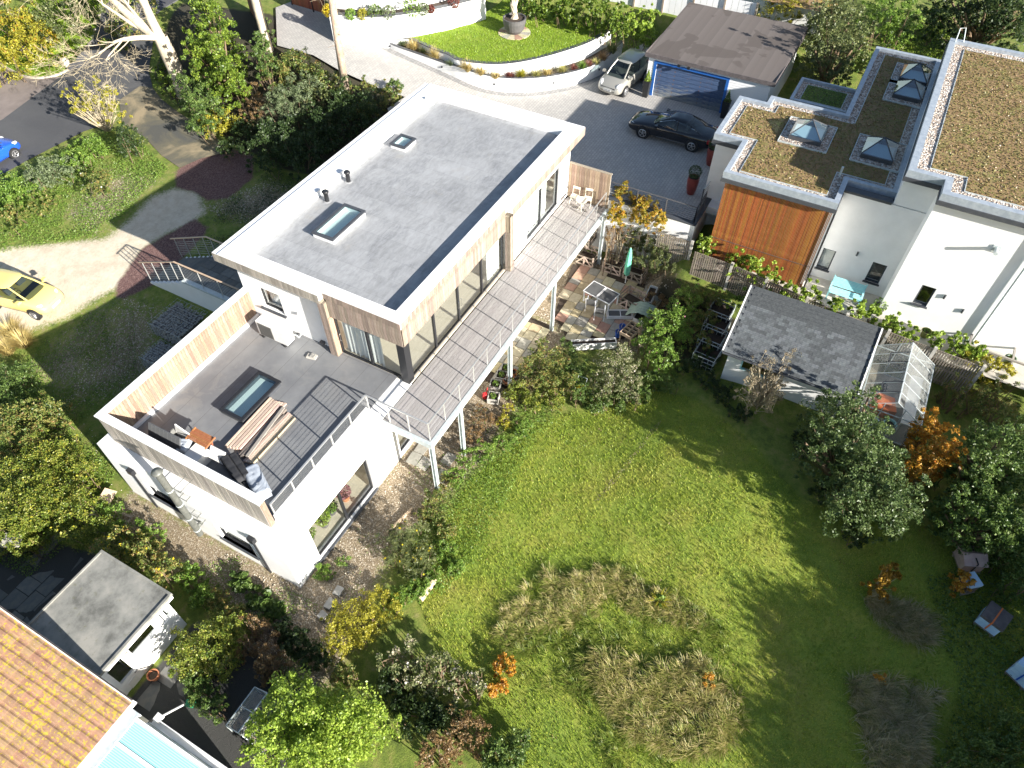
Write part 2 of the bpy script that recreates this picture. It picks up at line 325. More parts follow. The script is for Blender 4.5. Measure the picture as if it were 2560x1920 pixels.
    t = NT('garage_felt'); a = t.noise(0.35, 3, 0.55, dist=0.6); w = t.n('ShaderNodeTexWave', Vector=t.co, Scale=0.33, Distortion=0.0, _bands_direction='Y', _wave_profile='SAW').outputs[1]
    col = t.ramp(w, [(0,(0.12,0.102,0.093)),(0.5,(0.14,0.12,0.11)),(0.51,(0.115,0.098,0.09)),(1,(0.13,0.11,0.10))]); col = t.mix(t.ramp(a, [(0.52,(0,0,0)),(0.54,(0.7,)*3)]), col, (0.085,0.07,0.062)); t.bump(t.noise(80,2), 0.004); m['felt'] = t.out(col, 0.8)
    t = NT('old_flat_roof'); a = t.noise(0.9, 6, 0.7); b = t.noise(3, 5, 0.7)
    col = t.ramp(a, [(0.35,(0.11,0.11,0.10)),(0.5,(0.22,0.22,0.20)),(0.65,(0.30,0.29,0.26))]); col = t.mix(t.ramp(b, [(0.58,(0,0,0)),(0.68,(0.5,)*3)]), col, (0.13,0.13,0.06)); m['oldroof'] = t.out(col, 0.85)
    t = NT('lichen_clay_tile'); a = t.noise(3, 4, 0.6); g = t.n('ShaderNodeNewGeometry').outputs['Position']; b = t.noise(11, 3, 0.55, g); c = t.noise(1.6, 3, 0.5, g); pal = t.noise(30, 2, 0.5, g)
    col = t.vary(t.ramp(a, [(0.3,(0.20,0.115,0.065)),(0.7,(0.29,0.18,0.115))]), 0.15); lm = t.math('MULTIPLY_ADD', c, 0.35, b); lm = t.math('SUBTRACT', lm, 0.175)
    col = t.mix(t.ramp(pal, [(0.66,(0,0,0)),(0.72,(0.5,)*3)]), col, (0.5,0.45,0.38)); col = t.mix(t.ramp(lm, [(0.54,(0,0,0)),(0.58,(0.9,)*3)]), col, t.ramp(a, [(0.3,(0.28,0.20,0.02)),(0.7,(0.38,0.31,0.04))])); t.bump(a, 0.01); m['claytile'] = t.out(col, 0.85)
    # blue garage door with wear
    t = NT('worn_blue_door'); a = t.noise(1.5, 6, 0.7, t.scaled((1,1,4))); z = t.n('ShaderNodeSeparateXYZ', Vector=t.n('ShaderNodeNewGeometry').outputs['Position']).outputs[2]
    k = t.math('ADD', a, t.math('MULTIPLY_ADD', z, -0.30, 1.12))
    col = t.ramp(a, [(0.3,(0.035,0.065,0.14)),(0.7,(0.075,0.12,0.22))]); col = t.mix(t.ramp(k, [(0.48,(0,0,0)),(0.75,(0.9,)*3)]), col, (0.26,0.27,0.25)); col = t.mix(t.ramp(t.noise(5,5,0.7), [(0.60,(0,0,0)),(0.66,(0.8,)*3)]), col, (0.17,0.09,0.05)); m['bluedoor'] = t.out(col, 0.6)
    m['bluetrim'] = simple('blue_trim', (0.02,0.12,0.42), rough=0.5)
    # hard ground
    def pavers(name, c1, c2, mortar, bw, rh, ms=0.012):
        t = NT(name); br = t.n('ShaderNodeTexBrick', Vector=t.scaled((1,1,1)), Scale=1.0, Color1=(*c1,1), Color2=(*c2,1), Mortar=(*mortar,1))
        br.inputs['Brick Width'].default_value = bw; br.inputs['Row Height'].default_value = rh; br.inputs['Mortar Size'].default_value = ms
        wet = t.noise(0.22, 4, 0.6, dist=0.5); col = t.mix(t.ramp(t.noise(0.8,5,0.7), [(0.35,(0,0,0)),(0.7,(0.35,)*3)]), br.outputs[0], mortar); t.bump(br.outputs['Fac'], -0.006, 0.7); return t.out(col, 0.75)
    m['pavers'] = pavers('grey_block_paving', (0.40,0.385,0.365), (0.49,0.47,0.44), (0.27,0.26,0.245), 0.24, 0.16)
    m['paversoldier'] = pavers('edge_blocks', (0.24,0.24,0.24), (0.34,0.33,0.32), (0.15,0.15,0.15), 0.2, 0.2)
    t = NT('asphalt'); a = t.noise(0.25, 5, 0.6, dist=0.4); b = t.noise(60, 3, 0.6); c = t.noise(0.45, 4, 0.6)
    col = t.ramp(a, [(0.35,(0.055,0.056,0.062)),(0.65,(0.085,0.085,0.088))]); col = t.mix(0.25, col, t.ramp(b, [(0.3,(0.03,)*3),(0.7,(0.16,)*3)])); m['asphalt'] = t.out(col, 0.85)
    t = NT('mossy_asphalt'); a = t.noise(0.35, 5, 0.65, dist=0.6); b = t.noise(60, 3, 0.6)
    col = t.ramp(a, [(0.35,(0.065,0.065,0.055)),(0.48,(0.13,0.115,0.07)),(0.62,(0.33,0.26,0.15))]); col = t.mix(0.2, col, t.ramp(b, [(0.3,(0.03,)*3),(0.7,(0.2,)*3)])); m['asphaltmoss'] = t.out(col, 0.9)
    m['asphaltold'] = simple('old_pinkish_asphalt', (0.17,0.14,0.125), (0.24,0.20,0.18), 0.6, 0.9, bump=0.004, bs=80)
    m['kerb'] = simple('pale_kerb', (0.50,0.43,0.33), (0.62,0.56,0.46), 4, 0.9)
    # leaves
    L = lambda k, st, tr=0.35: m.__setitem__(k, leafmat('leaf_' + k, st, tr))
    L('lime', [(0.145,0.232,0.029),(0.29,0.406,0.051),(0.478,0.58,0.102)]); L('laurel', [(0.063,0.119,0.017),(0.154,0.238,0.028),(0.336,0.406,0.056)])
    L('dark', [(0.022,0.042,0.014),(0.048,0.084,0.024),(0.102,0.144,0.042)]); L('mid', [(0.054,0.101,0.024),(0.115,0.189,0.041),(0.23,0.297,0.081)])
    L('olive', [(0.077,0.105,0.042),(0.154,0.189,0.063),(0.28,0.294,0.119)]); L('grey', [(0.088,0.125,0.062),(0.175,0.225,0.106),(0.325,0.375,0.213)])
    L('autumn', [(0.175,0.112,0.019),(0.375,0.213,0.025),(0.525,0.338,0.037)]); L('orange', [(0.26,0.22,0.03),(0.52,0.24,0.03),(0.62,0.38,0.05),(0.60,0.18,0.03)])
    L('yellow', [(0.208,0.221,0.026),(0.39,0.364,0.039),(0.572,0.494,0.065)]); L('brown', [(0.126,0.084,0.035),(0.266,0.161,0.07),(0.364,0.28,0.14)])
    L('mixed', [(0.056,0.098,0.025),(0.14,0.21,0.042),(0.308,0.28,0.084),(0.336,0.182,0.07)]); L('apple', [(0.168,0.168,0.084),(0.364,0.294,0.196),(0.504,0.42,0.308)])
    L('rose', [(0.065,0.091,0.033),(0.156,0.195,0.065),(0.312,0.312,0.156),(0.65,0.546,0.468)]); L('photinia', [(0.14,0.17,0.02),(0.34,0.28,0.03),(0.52,0.34,0.04),(0.52,0.20,0.03)])
    L('weed', [(0.075,0.15,0.022),(0.18,0.3,0.045),(0.33,0.42,0.09)]); L('lawn', [(0.13,0.22,0.02),(0.24,0.33,0.03),(0.36,0.41,0.05),(0.44,0.42,0.10)], 0.25)
    L('topturf', [(0.15,0.255,0.012),(0.225,0.345,0.018),(0.3,0.405,0.03)], 0.25); L('hay', [(0.15,0.22,0.03),(0.28,0.30,0.07),(0.46,0.40,0.16),(0.60,0.50,0.26)], 0.3); L('shadehay', [(0.15,0.21,0.05),(0.32,0.29,0.13),(0.48,0.41,0.24),(0.56,0.50,0.34)], 0.3)
    L('sedumtuft', [(0.15,0.17,0.03),(0.22,0.19,0.06),(0.27,0.18,0.085),(0.31,0.20,0.11)], 0.2)
    L('meadow', [(0.10,0.17,0.02),(0.20,0.27,0.04),(0.34,0.34,0.09)], 0.3); L('evergreen', [(0.055,0.10,0.03),(0.12,0.18,0.055),(0.24,0.29,0.11)]); L('weedmix', [(0.06,0.11,0.02),(0.16,0.22,0.03),(0.30,0.33,0.05),(0.36,0.30,0.09)])
    L('straw', [(0.36,0.312,0.12),(0.552,0.432,0.168),(0.66,0.552,0.264)]); L('pink', [(0.25,0.10,0.12),(0.40,0.18,0.22)])
    L('maroon', [(0.10,0.03,0.03),(0.22,0.07,0.06),(0.30,0.14,0.08)]); L('whiteflower', [(0.6,0.55,0.5),(0.75,0.70,0.66)]); L('goldflower', [(0.50,0.38,0.02),(0.62,0.50,0.03)])
    m['bark'] = simple('pale_bark', (0.36,0.30,0.22), (0.58,0.51,0.40), 3, 0.9, bump=0.02, bs=14, stretch=(1,1,0.4)); m['pinebark'] = simple('pine_bark', (0.30,0.22,0.16), (0.46,0.36,0.28), 5, 0.9, bump=0.02, bs=14)
    m['twig'] = simple('brown_twig', (0.13,0.085,0.05), (0.24,0.17,0.11), 6, 0.9); m['paletwig'] = simple('pale_twig', (0.36,0.30,0.20), (0.50,0.43,0.30), 6, 0.9)
mk()
# ---------------------------------------------------------------- ground: one sheet, zones blended by soft masks
def U1(x, y): return (640 + x/2.645, y/2.645)
def U2(x, y): return (1100 + x/2.645, y/2.645)
def PD(px, dz=0.0):
    z = 3.0
    for i in range(14):
        p = P(px[0], px[1], z); z = float(drive_z(p[0], p[1])) + dz
    return P(px[0], px[1], z)
LAWN = [(-2.4,-3.3),(-0.6,-3.2),(1.2,-4.0),(3.2,-4.4),(4.2,-5.2),(5.6,-7.0),(7.4,-8.2),(7.5,-10.5),(6.2,-13.2),(4.3,-16.0),(4.6,-18.5),(5.5,-20.5),(5,-24),(-2,-27),(-9,-24),(-11,-14),(-9.2,-8.2),(-7.6,-5.6),(-6.6,-4.4),(-4.6,-3.6)]
CHALK = [(-12,30),(-5,29),(-1.6,25.2),(1.6,20.6),(3.6,20.6),(5.3,21.0),(6.5,20.4),(6.8,19.0),(5.7,17.4),(4.5,17.4),(3.5,18.0),(2.0,18.2),(-0.5,17.2),(-3.0,18.3),(-4.2,19.6),(-8,21.5),(-14,25)]
REDG = [[(7.8,21.6),(9.4,21.2),(10.8,20.2),(10.9,18.4),(9.2,17.0),(7.2,17.0),(6.5,18.0),(6.7,19.1),(6.5,20.4)],[(5.0,17.5),(3.4,17.9),(1.9,18.3),(-0.6,17.4),(-1.4,16.6),(0.3,15.7),(2.6,15.8),(4.8,16.2)]]
BEIGE = [[(-10.0,2.2),(-10.2,8.0),(-9.4,9.2),(-8.2,9.0),(-8.2,1.6)],[(-10.8,-3.2),(-8.6,-3.0),(-5.8,-2.3),(-3.6,-2.6),(-1.6,-2.8),(0.5,-3.2),(2.5,-3.1),(4.2,-3.2),(9.0,-3.4),(9.0,0.3),(-8.0,0.3),(-8.1,3.6),(-9.6,3.6),(-11.4,-0.6)],[(9,0.2),(15.2,0.2),(15.2,-6.0),(13.4,-7.2),(9,-6.8)]]
CHALKY = [[(-5,16),(-1,16.4),(-0.6,14.2),(-3.4,12.8),(-7,15.2)],[(6,26),(2,24.4),(1.6,21.4),(6.6,21.8)],[(-6.5,18.5),(-2,17.2),(-1.5,15.6),(-6,15.5)],[(5.6,18.0),(9.6,16.2),(9.4,12.8),(6,13.2)]]
TURF = [(11.0,41.6),(10.8,39.0),(11.1,37.4),(12.0,36.5),(15.6,36.7),(17.4,37.1),(19.5,39),(17,43),(13,46)]
LITTER_SHADE = [(11.6,9.2),(10.6,16),(11.2,20),(12.0,23),(12.8,26.5),(14.4,30),(20,32),(22,26),(21,20),(19.4,15),(16.4,11),(15.2,9)]  # leaf litter soil, coloured dark so gaps between the shrubs look shaded
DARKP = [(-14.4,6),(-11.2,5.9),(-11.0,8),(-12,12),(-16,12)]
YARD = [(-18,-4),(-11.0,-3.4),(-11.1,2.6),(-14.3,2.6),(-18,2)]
ga = np.arange(-26, 74, 0.4); gb = np.arange(-36, 66, 0.4)
G2 = np.stack(np.meshgrid(ga, gb, indexing='ij'), -1).reshape(-1, 2)
gz = ter(G2[:,0], G2[:,1]) + 0.02*np.sin(G2[:,0]*1.7+np.sin(G2[:,1]*1.3))*np.sin(G2[:,1]*1.9)
na, nb = len(ga), len(gb); idx = np.arange(na*nb).reshape(na, nb)
fc = np.stack([idx[:-1,:-1], idx[1:,:-1], idx[1:,1:], idx[:-1,1:]], -1).reshape(-1, 4)
gme = bpy.data.meshes.new('ground'); gme.vertices.add(len(G2)); gme.vertices.foreach_set('co', np.column_stack([G2, gz]).ravel())
gme.loops.add(fc.size); gme.loops.foreach_set('vertex_index', fc.ravel()); gme.polygons.add(len(fc))
gme.polygons.foreach_set('loop_start', np.arange(0, fc.size, 4)); gme.polygons.foreach_set('use_smooth', [True]*len(fc)); gme.update(calc_edges=True)
def zone(name, polys, soft=0.6):
    d = np.max([sdist(G2, p) for p in polys], 0); at = gme.attributes.new(name, 'FLOAT', 'POINT'); at.data.foreach_set('value', np.clip(0.5 + d/(2*soft), 0, 1).astype(np.float32))
zone('lawn', [LAWN]); zone('chalk', [CHALK], 0.8); zone('redg', REDG, 0.5); zone('beige', BEIGE, 0.8); zone('chalky', CHALKY, 1.6); zone('turf', [TURF], 0.3); zone('darkp', [DARKP, YARD], 0.3); zone('litter_shade', [LITTER_SHADE, [(14.4,-6.0),(13.4,-10.6),(10.2,-10.6),(9.0,-8.0),(10.6,-6.8)]], 0.4)
t = NT('garden_ground'); at = lambda n: t.n('ShaderNodeAttribute', _attribute_name=n).outputs['Fac']
n1 = t.noise(0.5, 6, 0.7); n2 = t.noise(2.3, 6, 0.7); n3 = t.noise(9, 5, 0.7); n4 = t.noise(34, 3, 0.6)
vor = t.n('ShaderNodeTexVoronoi', Vector=t.co, Scale=24.0); vr = t.n('ShaderNodeSeparateColor', Color=vor.outputs['Color']).outputs[0]; vd = vor.outputs['Distance']
rough = t.ramp(n2, [(0.32,(0.09,0.13,0.02)),(0.48,(0.17,0.23,0.03)),(0.6,(0.25,0.26,0.06)),(0.74,(0.30,0.25,0.13))]); rough = t.mix(t.ramp(n4, [(0.4,(0,0,0)),(0.7,(0.6,)*3)]), rough, (0.05,0.065,0.02))
lawn = t.ramp(n1, [(0.32,(0.13,0.22,0.02)),(0.48,(0.22,0.29,0.03)),(0.62,(0.32,0.32,0.05)),(0.76,(0.34,0.28,0.10))]); lawn = t.mix(t.ramp(n3, [(0.35,(0.6,)*3),(0.65,(0,0,0))]), lawn, (0.10,0.16,0.02)); lawn = t.mix(t.ramp(n4, [(0.45,(0,0,0)),(0.65,(0.5,)*3)]), lawn, (0.34,0.35,0.07))
peb = t.ramp(vr, [(0,(0.18,0.14,0.09)),(0.5,(0.32,0.25,0.165)),(0.85,(0.46,0.39,0.29)),(1,(0.66,0.60,0.50))]); pebd = t.mix(t.ramp(vd, [(0.3,(0,0,0)),(0.7,(0.8,)*3)]), peb, (0.17,0.13,0.08))
chalk = t.ramp(n2, [(0.3,(0.60,0.50,0.37)),(0.55,(0.74,0.65,0.51)),(0.75,(0.80,0.73,0.62))]); chalk = t.mix(0.22, chalk, pebd)
redg = t.ramp(vr, [(0,(0.085,0.045,0.042)),(0.6,(0.16,0.085,0.075)),(1,(0.24,0.15,0.13))])
def masked(col, new, a, k=1.0, w=0.08, nn=None):
    f = t.math('ADD', a, t.math('MULTIPLY_ADD', nn or n2, k, -0.5*k)); return t.mix(t.ramp(f, [(0.5-w,(0,0,0)),(0.5+w,(1,1,1))]), col, new)
col = masked(rough, pebd, t.math('MULTIPLY', at('chalky'), 0.75), 1.6, 0.15, n3); col = masked(col, lawn, at('lawn'), 0.6, 0.2); col = masked(col, pebd, at('beige'), 1.3, 0.2, n3); col = masked(col, chalk, at('chalk'), 0.8, 0.15, n3); col = masked(col, redg, at('redg'), 0.5, 0.1)
col = masked(col, (0.18,0.28,0.016), at('turf'), 0.2, 0.1); col = masked(col, (0.045,0.04,0.022), at('litter_shade'), 0.4, 0.15); col = masked(col, (0.055,0.055,0.052), at('darkp'), 0.2, 0.1)
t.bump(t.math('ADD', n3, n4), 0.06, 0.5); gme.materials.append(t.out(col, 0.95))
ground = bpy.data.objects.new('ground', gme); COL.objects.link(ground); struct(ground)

# roads
tz = lambda dz: (lambda a, b: ter(a, b) + dz)
ROADOLD = [(11.0,41.6),(10.7,38.97),(10.93,37.39),(11.9,36.2),(6.62,35.4),(0,38),(-2,46),(10,50)]
j1 = QT(0,0,1030,870)[:2]; j2 = QT(0,0,1215,745)[:2]
ROADNEW = [(6.62,35.4),(11.9,36.2),(12.2,36.4),(15.51,36.56),(17.4,37),(21,39),(27,38),(24,33),(17,31.8),(14.64,30.68),(13.6,29.4),j2,j1,(9.3,28.9),(8.02,29.6),(4.44,30.3),(-1,31),(-6,36),(0,38)]
DRIVEW = [j1,j2,(13.6,29.4),(12.94,28.06),(12.22,25.79),(11.57,22.72),(10.9,20.6),(10.2,20.2),(9.2,21.0),(7.98,21.5),(8.4,23.4),(9.32,25.75),(9.68,28.0)]
struct(MB().sheet(ROADOLD, tz(0.03), 0.8).build('road', MAT['asphaltold'])); struct(MB().sheet(ROADNEW, tz(0.034), 0.8).build('road', MAT['asphalt'])); struct(MB().sheet(DRIVEW, tz(0.038), 0.6).build('access_lane', MAT['asphaltmoss']))
kl = spline([(11.0,41.6),(10.7,38.97),(10.93,37.39),(12.0,36.4),(13.6,36.35),(15.51,36.56),(17.4,37.0)], 5); ko = offset(kl, 0.16)
mb = MB()
for i in range(len(kl)-1):
    z = float(ter(*kl[i])); mb.prism([kl[i], kl[i+1], ko[i+1], ko[i]], z-0.1, z+0.12)
struct(mb.build('kerb', MAT['kerb']))

# block-paved drive with its retaining walls
fw_px = [U1(848,300),U1(950,350),U1(1100,415),U1(1269,490),U2(120,522),U2(250,576),U2(400,606),U2(560,612),U2(750,592),U2(940,547),U2(1080,482),U2(1200,360)]
FW = spline([PD(p)[:2] for p in fw_px], 4)
edge_up = [PD(U1(830,285))[:2], PD(U1(690,205))[:2], PD(U1(545,142))[:2], PD(U1(470,100))[:2]]
left_px = [U1(130,50), U1(140,300), U1(380,365), U1(560,470), U1(720,540), U1(850,600), U1(985,640)]
LE = [PD(p)[:2] for p in left_px]
DRIVE = [(15.98,-6.6),(18.9,-6.6),(27.2,-6.9),(27.2,0.5),(33.6,0.6),(33.4,3.0)] + FW[::-1] + edge_up + [(edge_up[-1][0]+2, edge_up[-1][1]+3), LE[0]] + LE[1:] + [(16.6,12.6),(15.0,11.0),(15.0,-0.0),(15.98,-0.3)]
struct(MB().sheet(DRIVE, lambda a, b: drive_z(a, b), 0.7).build('paved_drive', MAT['pavers']))
so = offset(FW, -0.42); mb = MB()
for i in range(len(FW)-1):
    q = [FW[i], FW[i+1], so[i+1], so[i]]; n = len(mb.v)
    mb.add([(x, y, float(drive_z(x, y)) + 0.006) for x, y in q], [(0,1,2,3)])
struct(mb.build('drive_edging', MAT['paversoldier']))
rw = thing('retaining_wall', 'white rendered retaining wall holding up the drive beside the orange hedge', 'wall', (16.0,-3.4,-0.5))
MB().box(15.72,15.97,-6.85,-0.3,-0.6,2.98).box(15.97,19.0,-6.85,-6.62,-0.6,2.98).build('wall', MAT['white'], rw)
MB().box(15.69,16.0,-6.88,-0.3,2.985,3.05).box(16.0,19.0,-6.88,-6.59,2.985,3.05).build('coping', MAT['anth'], rw)
# upper lawn, planters, curved walls
LZ = 4.82
cp_px = [U1(848,264),U1(1010,252),U1(1080,280),U1(1180,325),U1(1269,356),U2(110,388),U2(250,412),U2(400,419),U2(560,400),U2(750,355),U2(950,290),U2(1060,236),U2(1135,190)]
CP = [P(*p, LZ)[:2] for p in cp_px]; CPS = [CP[0]] + spline(CP[1:], 4)
hedge_px = [U2(1000,122),U2(850,86),U2(700,46),U2(560,-6)]
bw_px = [U1(695,205),U1(760,222),U1(830,231),U1(1000,216),U1(1269,165),U2(100,150),U2(200,112),U2(320,70),U2(400,10),U2(420,-20)]
BW = spline([P(*p, LZ)[:2] for p in bw_px], 4)
UL = [PD(U1(830,285))[:2]] + CPS + [P(*p, LZ)[:2] for p in hedge_px] + BW[::-1]
ulz = lambda a, b: np.minimum(LZ - 0.02, 9)
TOPLAWN = UL
struct(MB().sheet(UL, LZ - 0.02, 0.6).build('upper_lawn', simple('upper_turf', (0.15,0.24,0.012), (0.21,0.28,0.02), 1.5, 0.95, bump=0.03, bs=30)))
def wall_line(name, label, line, z0, z1, th, capm=None, capover=0.03, capdir=1):
    th_ = thing(name, label, 'wall', (line[len(line)//2][0], line[len(line)//2][1], float(z0(*line[len(line)//2]))))
    in_ = offset(line, -th*capdir); mb = MB()
    n = len(line); vs = []
    for (a, b) in ((0,0),): pass
    for i in range(n): vs += [(*line[i], float(z0(*line[i]))), (*line[i], float(z1(i/(n-1), *line[i]))), (*in_[i], float(z1(i/(n-1), *line[i]))), (*in_[i], float(z0(*line[i])))]
    fs = []
    for i in range(n-1):
        for k in range(4): fs.append((4*i+k, 4*i+(k+1)%4, 4*i+4+(k+1)%4, 4*i+4+k))
    fs += [(0,1,2,3), (4*n-1,4*n-2,4*n-3,4*n-4)]
    mb.add(vs, fs).build('wall', MAT['white'], th_)
    if capm:
        l2 = offset(line, capover*capdir); i2 = offset(line, -(th+capover)*capdir); vs = []; mb = MB()
        for i in range(n):
            z = float(z1(i/(n-1), *line[i])); vs += [(*l2[i], z+0.003), (*l2[i], z+0.05), (*i2[i], z+0.05), (*i2[i], z+0.003)]
        mb.add(vs, fs).build('coping', MAT[capm], th_)
    return th_
fwh = lambda s: 0.27 + 0.61*float(sm(0, 0.5, s))
cd = -1
front_wall = wall_line('planter_wall', 'low curved white planter wall beside the paved drive', FW, lambda a, b: drive_z(a, b) - 0.3, lambda s, a, b: drive_z(a, b) + fwh(s), 0.16, 'anth', 0.0, cd)
lights = [QD(1,0,1155,395,0.15), QD(1,0,1575,572,0.4), QD(1,0,2060,733,0.4), QD(2,0,340,718,0.4), QD(2,0,783,607,0.5)]
for p in lights:
    i = min(range(len(FW)), key=lambda k: math.dist(FW[k], p[:2])); f = FW[i]; o = offset(FW, -0.02)[i]
    MB().obox((o[0], o[1], float(drive_z(*f)) + min(0.45, fwh(i/(len(FW)-1))*0.55)), (0.1,0.1,0.1)).build('wall_light', MAT['anth'], front_wall)
wall_line('lawn_retaining_wall', 'tall curved white wall with dark coping round the upper lawn', CPS, lambda a, b: drive_z(a, b) - 0.3, lambda s, a, b: LZ - 0.05, 0.2, 'anth', 0.03, cd)
# planter soil between the two walls
inn = offset(FW, 0.15); mb = MB()
soilpoly = [(x, y) for x, y in inn] + [(x, y) for x, y in CPS[::-1]]
def soilz(a, b):
    g = np.column_stack([a, b]); d = np.linalg.norm(g[:,None,:] - np.array(FW)[None,:,:], axis=2).argmin(1); s = d/(len(FW)-1)
    return np.array([float(drive_z(*FW[k])) + fwh(q) - 0.08 for k, q in zip(d, s)])
psoil = mb.sheet(soilpoly, soilz, 0.5).build('planter_soil', MAT['soil']); struct(psoil)
BT = spline([P(*p, 6.3)[:2] for p in [U1(480,86),U1(540,93),U1(660,101),U1(760,107),U1(900,101),U1(1100,70),U1(1269,38),U2(100,24),U2(200,0),U2(300,-30)]], 4)
wall_line('curved_garden_wall', 'high curved white wall behind the upper lawn with dark coping', BT, lambda a, b: LZ - 1.2, lambda s, a, b: 6.25, 0.25, 'anth', 0.03, cd)
BT2 = offset(BT, -1.1*cd); struct(MB().sheet([(x, y) for x, y in offset(BT, 0.2)] + BT2[::-1], 6.15, 0.5).build('flower_bed_soil', MAT['soil']))
wall_line('upper_garden_wall', 'second white curved wall above the flower bed at the top', BT2, lambda a, b: 5.0, lambda s, a, b: 7.8, 0.25, None, 0, cd)
struct(MB().sheet(offset(BT2, 0.2) + [(x+9, y+7) for x, y in offset(BT2, 0.2)[::-1]], 7.7, 1.5).build('upper_terrace', MAT['pavers']))

# patio slabs (each its own piece) under the balcony and on the sitting area
slabs = {k: MB().box(-0.5,0.5,-0.5,0.5,-0.03,0.0).mesh('slab', MAT[k]) for k in ('slabcream','slabpink','slabgrey','slabbuff')}
PAT = [(13.9,-1.1),(9.6,-2.0),(9.2,-2.7),(8.2,-3.5),(10.4,-6.5),(12.6,-7.0),(14.3,-6.2),(14.2,-4.6)]
patio = struct(MB().sheet(PAT, -0.455, 1.0).sheet([(4.2,-0.1),(9.0,-0.1),(9.0,-2.3),(4.2,-2.3)], -0.455, 1.0).build('patio', MAT['soil']))
def lay(poly, x0, x1, y0, y1):
    y = y0
    while y < y1:
        d = random.choice([0.46,0.58,0.58]); x = x0 + random.uniform(-0.3, 0)
        while x < x1:
            w = random.choice([0.42,0.58,0.58,0.72])
            if sdist([(x+w/2, y+d/2)], poly)[0] > 0.12 and random.random() > 0.05:
                k = random.choices(['slabcream','slabpink','slabgrey','slabbuff'], [0.34,0.22,0.2,0.24])[0]
                s = link(slabs[k], 'slab', patio); s.location = (x+w/2, y+d/2, -0.415 + random.uniform(-0.006, 0.006)); s.scale = (w-0.025, d-0.025, 1); s.rotation_euler = (random.uniform(-0.008,0.008), random.uniform(-0.008,0.008), random.uniform(-0.015,0.015))
            x += w
        y += d
lay(PAT, 8.2, 14.4, -7.1, -1.0); lay([(4.2,-0.1),(9.0,-0.1),(9.0,-2.3),(4.2,-2.3)], 4.4, 9.0, -2.3, -0.1)
for i, (x, y) in enumerate([(-1.2,-0.55),(-0.55,-0.55),(0.1,-0.55),(-1.2,-1.1),(-0.5,-1.9),(-1.4,-2.1)]):
    s = link(slabs['slabgrey'], 'slab', patio); s.location = (x, y, -0.44); s.scale = (0.62,0.5,1); s.rotation_euler = (0,0,random.uniform(-0.1,0.1))

yard = struct(MB().box(-15.6,-11.3,6.0,10.4,-0.62,-0.53).build('yard_paving', MAT['soil']))
def lay_yard(par, x0, x1, y0, y1, z):
    y = y0
    while y < y1-0.3:
        d = random.choice([0.6,0.75]); x = x0
        while x < x1-0.3:
            w = random.choice([0.6,0.9,0.9]); s = link(slate_slab, 'slab', par); s.location = (x+w/2, y+d/2, z+random.uniform(-0.012,0.012)); s.scale = (w-0.03,d-0.03,1); s.rotation_euler = (random.uniform(-0.02,0.02),random.uniform(-0.02,0.02),random.uniform(-0.02,0.02)); x += w
        y += d
slate_slab = MB().box(-0.5,0.5,-0.5,0.5,-0.05,0.0).mesh('slab', MAT['slate'])
lay_yard(yard, -15.6, -11.3, 6.05, 10.4, -0.5)
path = struct(MB().box(-14.3,-11.4,0.9,2.6,-0.62,-0.55).build('yard_path', MAT['soil'])); lay_yard(path, -14.3, -11.4, 1.0, 2.6, -0.5)
# ---------------------------------------------------------------- the modern house
house = thing('modern_house', 'modern white rendered house with grey flat roof, timber fascia and long balcony', 'house', (7.5,4.5,-0.5))
def hp(mb, name, mat, par=None, **k): return mb.build(name, MAT[mat], par or house, **k)
# lower storey
w1 = (5.6,7.35,0.5,1.5); w2 = (1.9,3.7,0.2,1.3)
low = hp(MB().slab('x',-8.25,-7.95,0,9.0,-0.8,2.78,[w1,w2]).slab('y',0,0.3,-7.95,15,-0.8,2.78,[(-6.95,-3.3,-0.35,1.95),(-1.35,3.2,-0.35,1.9)]).slab('y',8.7,9.0,-7.95,0.4,-0.8,2.78).box(14.7,15.0,0.3,8.7,-0.8,2.78).box(0.4,14.7,8.5,8.8,-0.8,2.78), 'lower_wall', 'white')
hp(MB().box(-8.25,0.1,0,9.0,2.785,3.0), 'ledge', 'white')
hp(MB().box(-8.28,-7.9,-0.03,9.03,-0.8,-0.47).box(-7.9,-1.4,-0.03,0.2,-0.8,-0.47), 'plinth', 'plinth')
hp(MB().box(-7.9,14.6,0.32,8.6,-0.75,-0.38), 'lower_floor', 'floor'); hp(MB().box(-2.0,-1.85,0.3,8.6,-0.38,2.7).box(-7.9,-2.0,5.0,5.15,-0.38,2.7), 'inner_wall', 'inner')
# terrace floor and flashing
hp(MB().box(-7.6,0.1,0.682,8.27,3.003,3.06), 'terrace_floor', 'terrace'); hp(MB().box(-7.6,0.1,8.12,8.24,3.06,3.2), 'flashing', 'coping')
# parapet: core, coping, each board
hp(MB().box(-7.82,0.08,8.28,8.47,3.003,4.58).box(-7.82,-7.63,0.66,8.28,3.003,4.58), 'parapet_core', 'greywood')
pc = hp(MB().box(-7.89,0.1,8.22,8.53,4.583,4.64).box(-7.89,-7.57,0.60,8.22,4.583,4.64), 'parapet_coping', 'coping')
pitch = 0.142
def boards(ax, c, u0, u1, z0, z1, mat, sgn):
    n = max(1, round((u1-u0)/pitch)); w = (u1-u0)/n
    me = MB().box(-w/2+0.004, w/2-0.004, -0.011, 0.011, z0, z1).mesh('board', MAT[mat])
    for i in range(n):
        o = link(me, 'board', house); u = u0 + (i+0.5)*w; c2 = c + random.uniform(-0.003, 0.003)
        o.matrix_parent_inverse = Matrix.Translation(house.location).inverted()
        o.location = (c2, u, 0) if ax == 'x' else (u, c2, 0); o.rotation_euler = (0, 0, R(90) if ax == 'x' else 0)
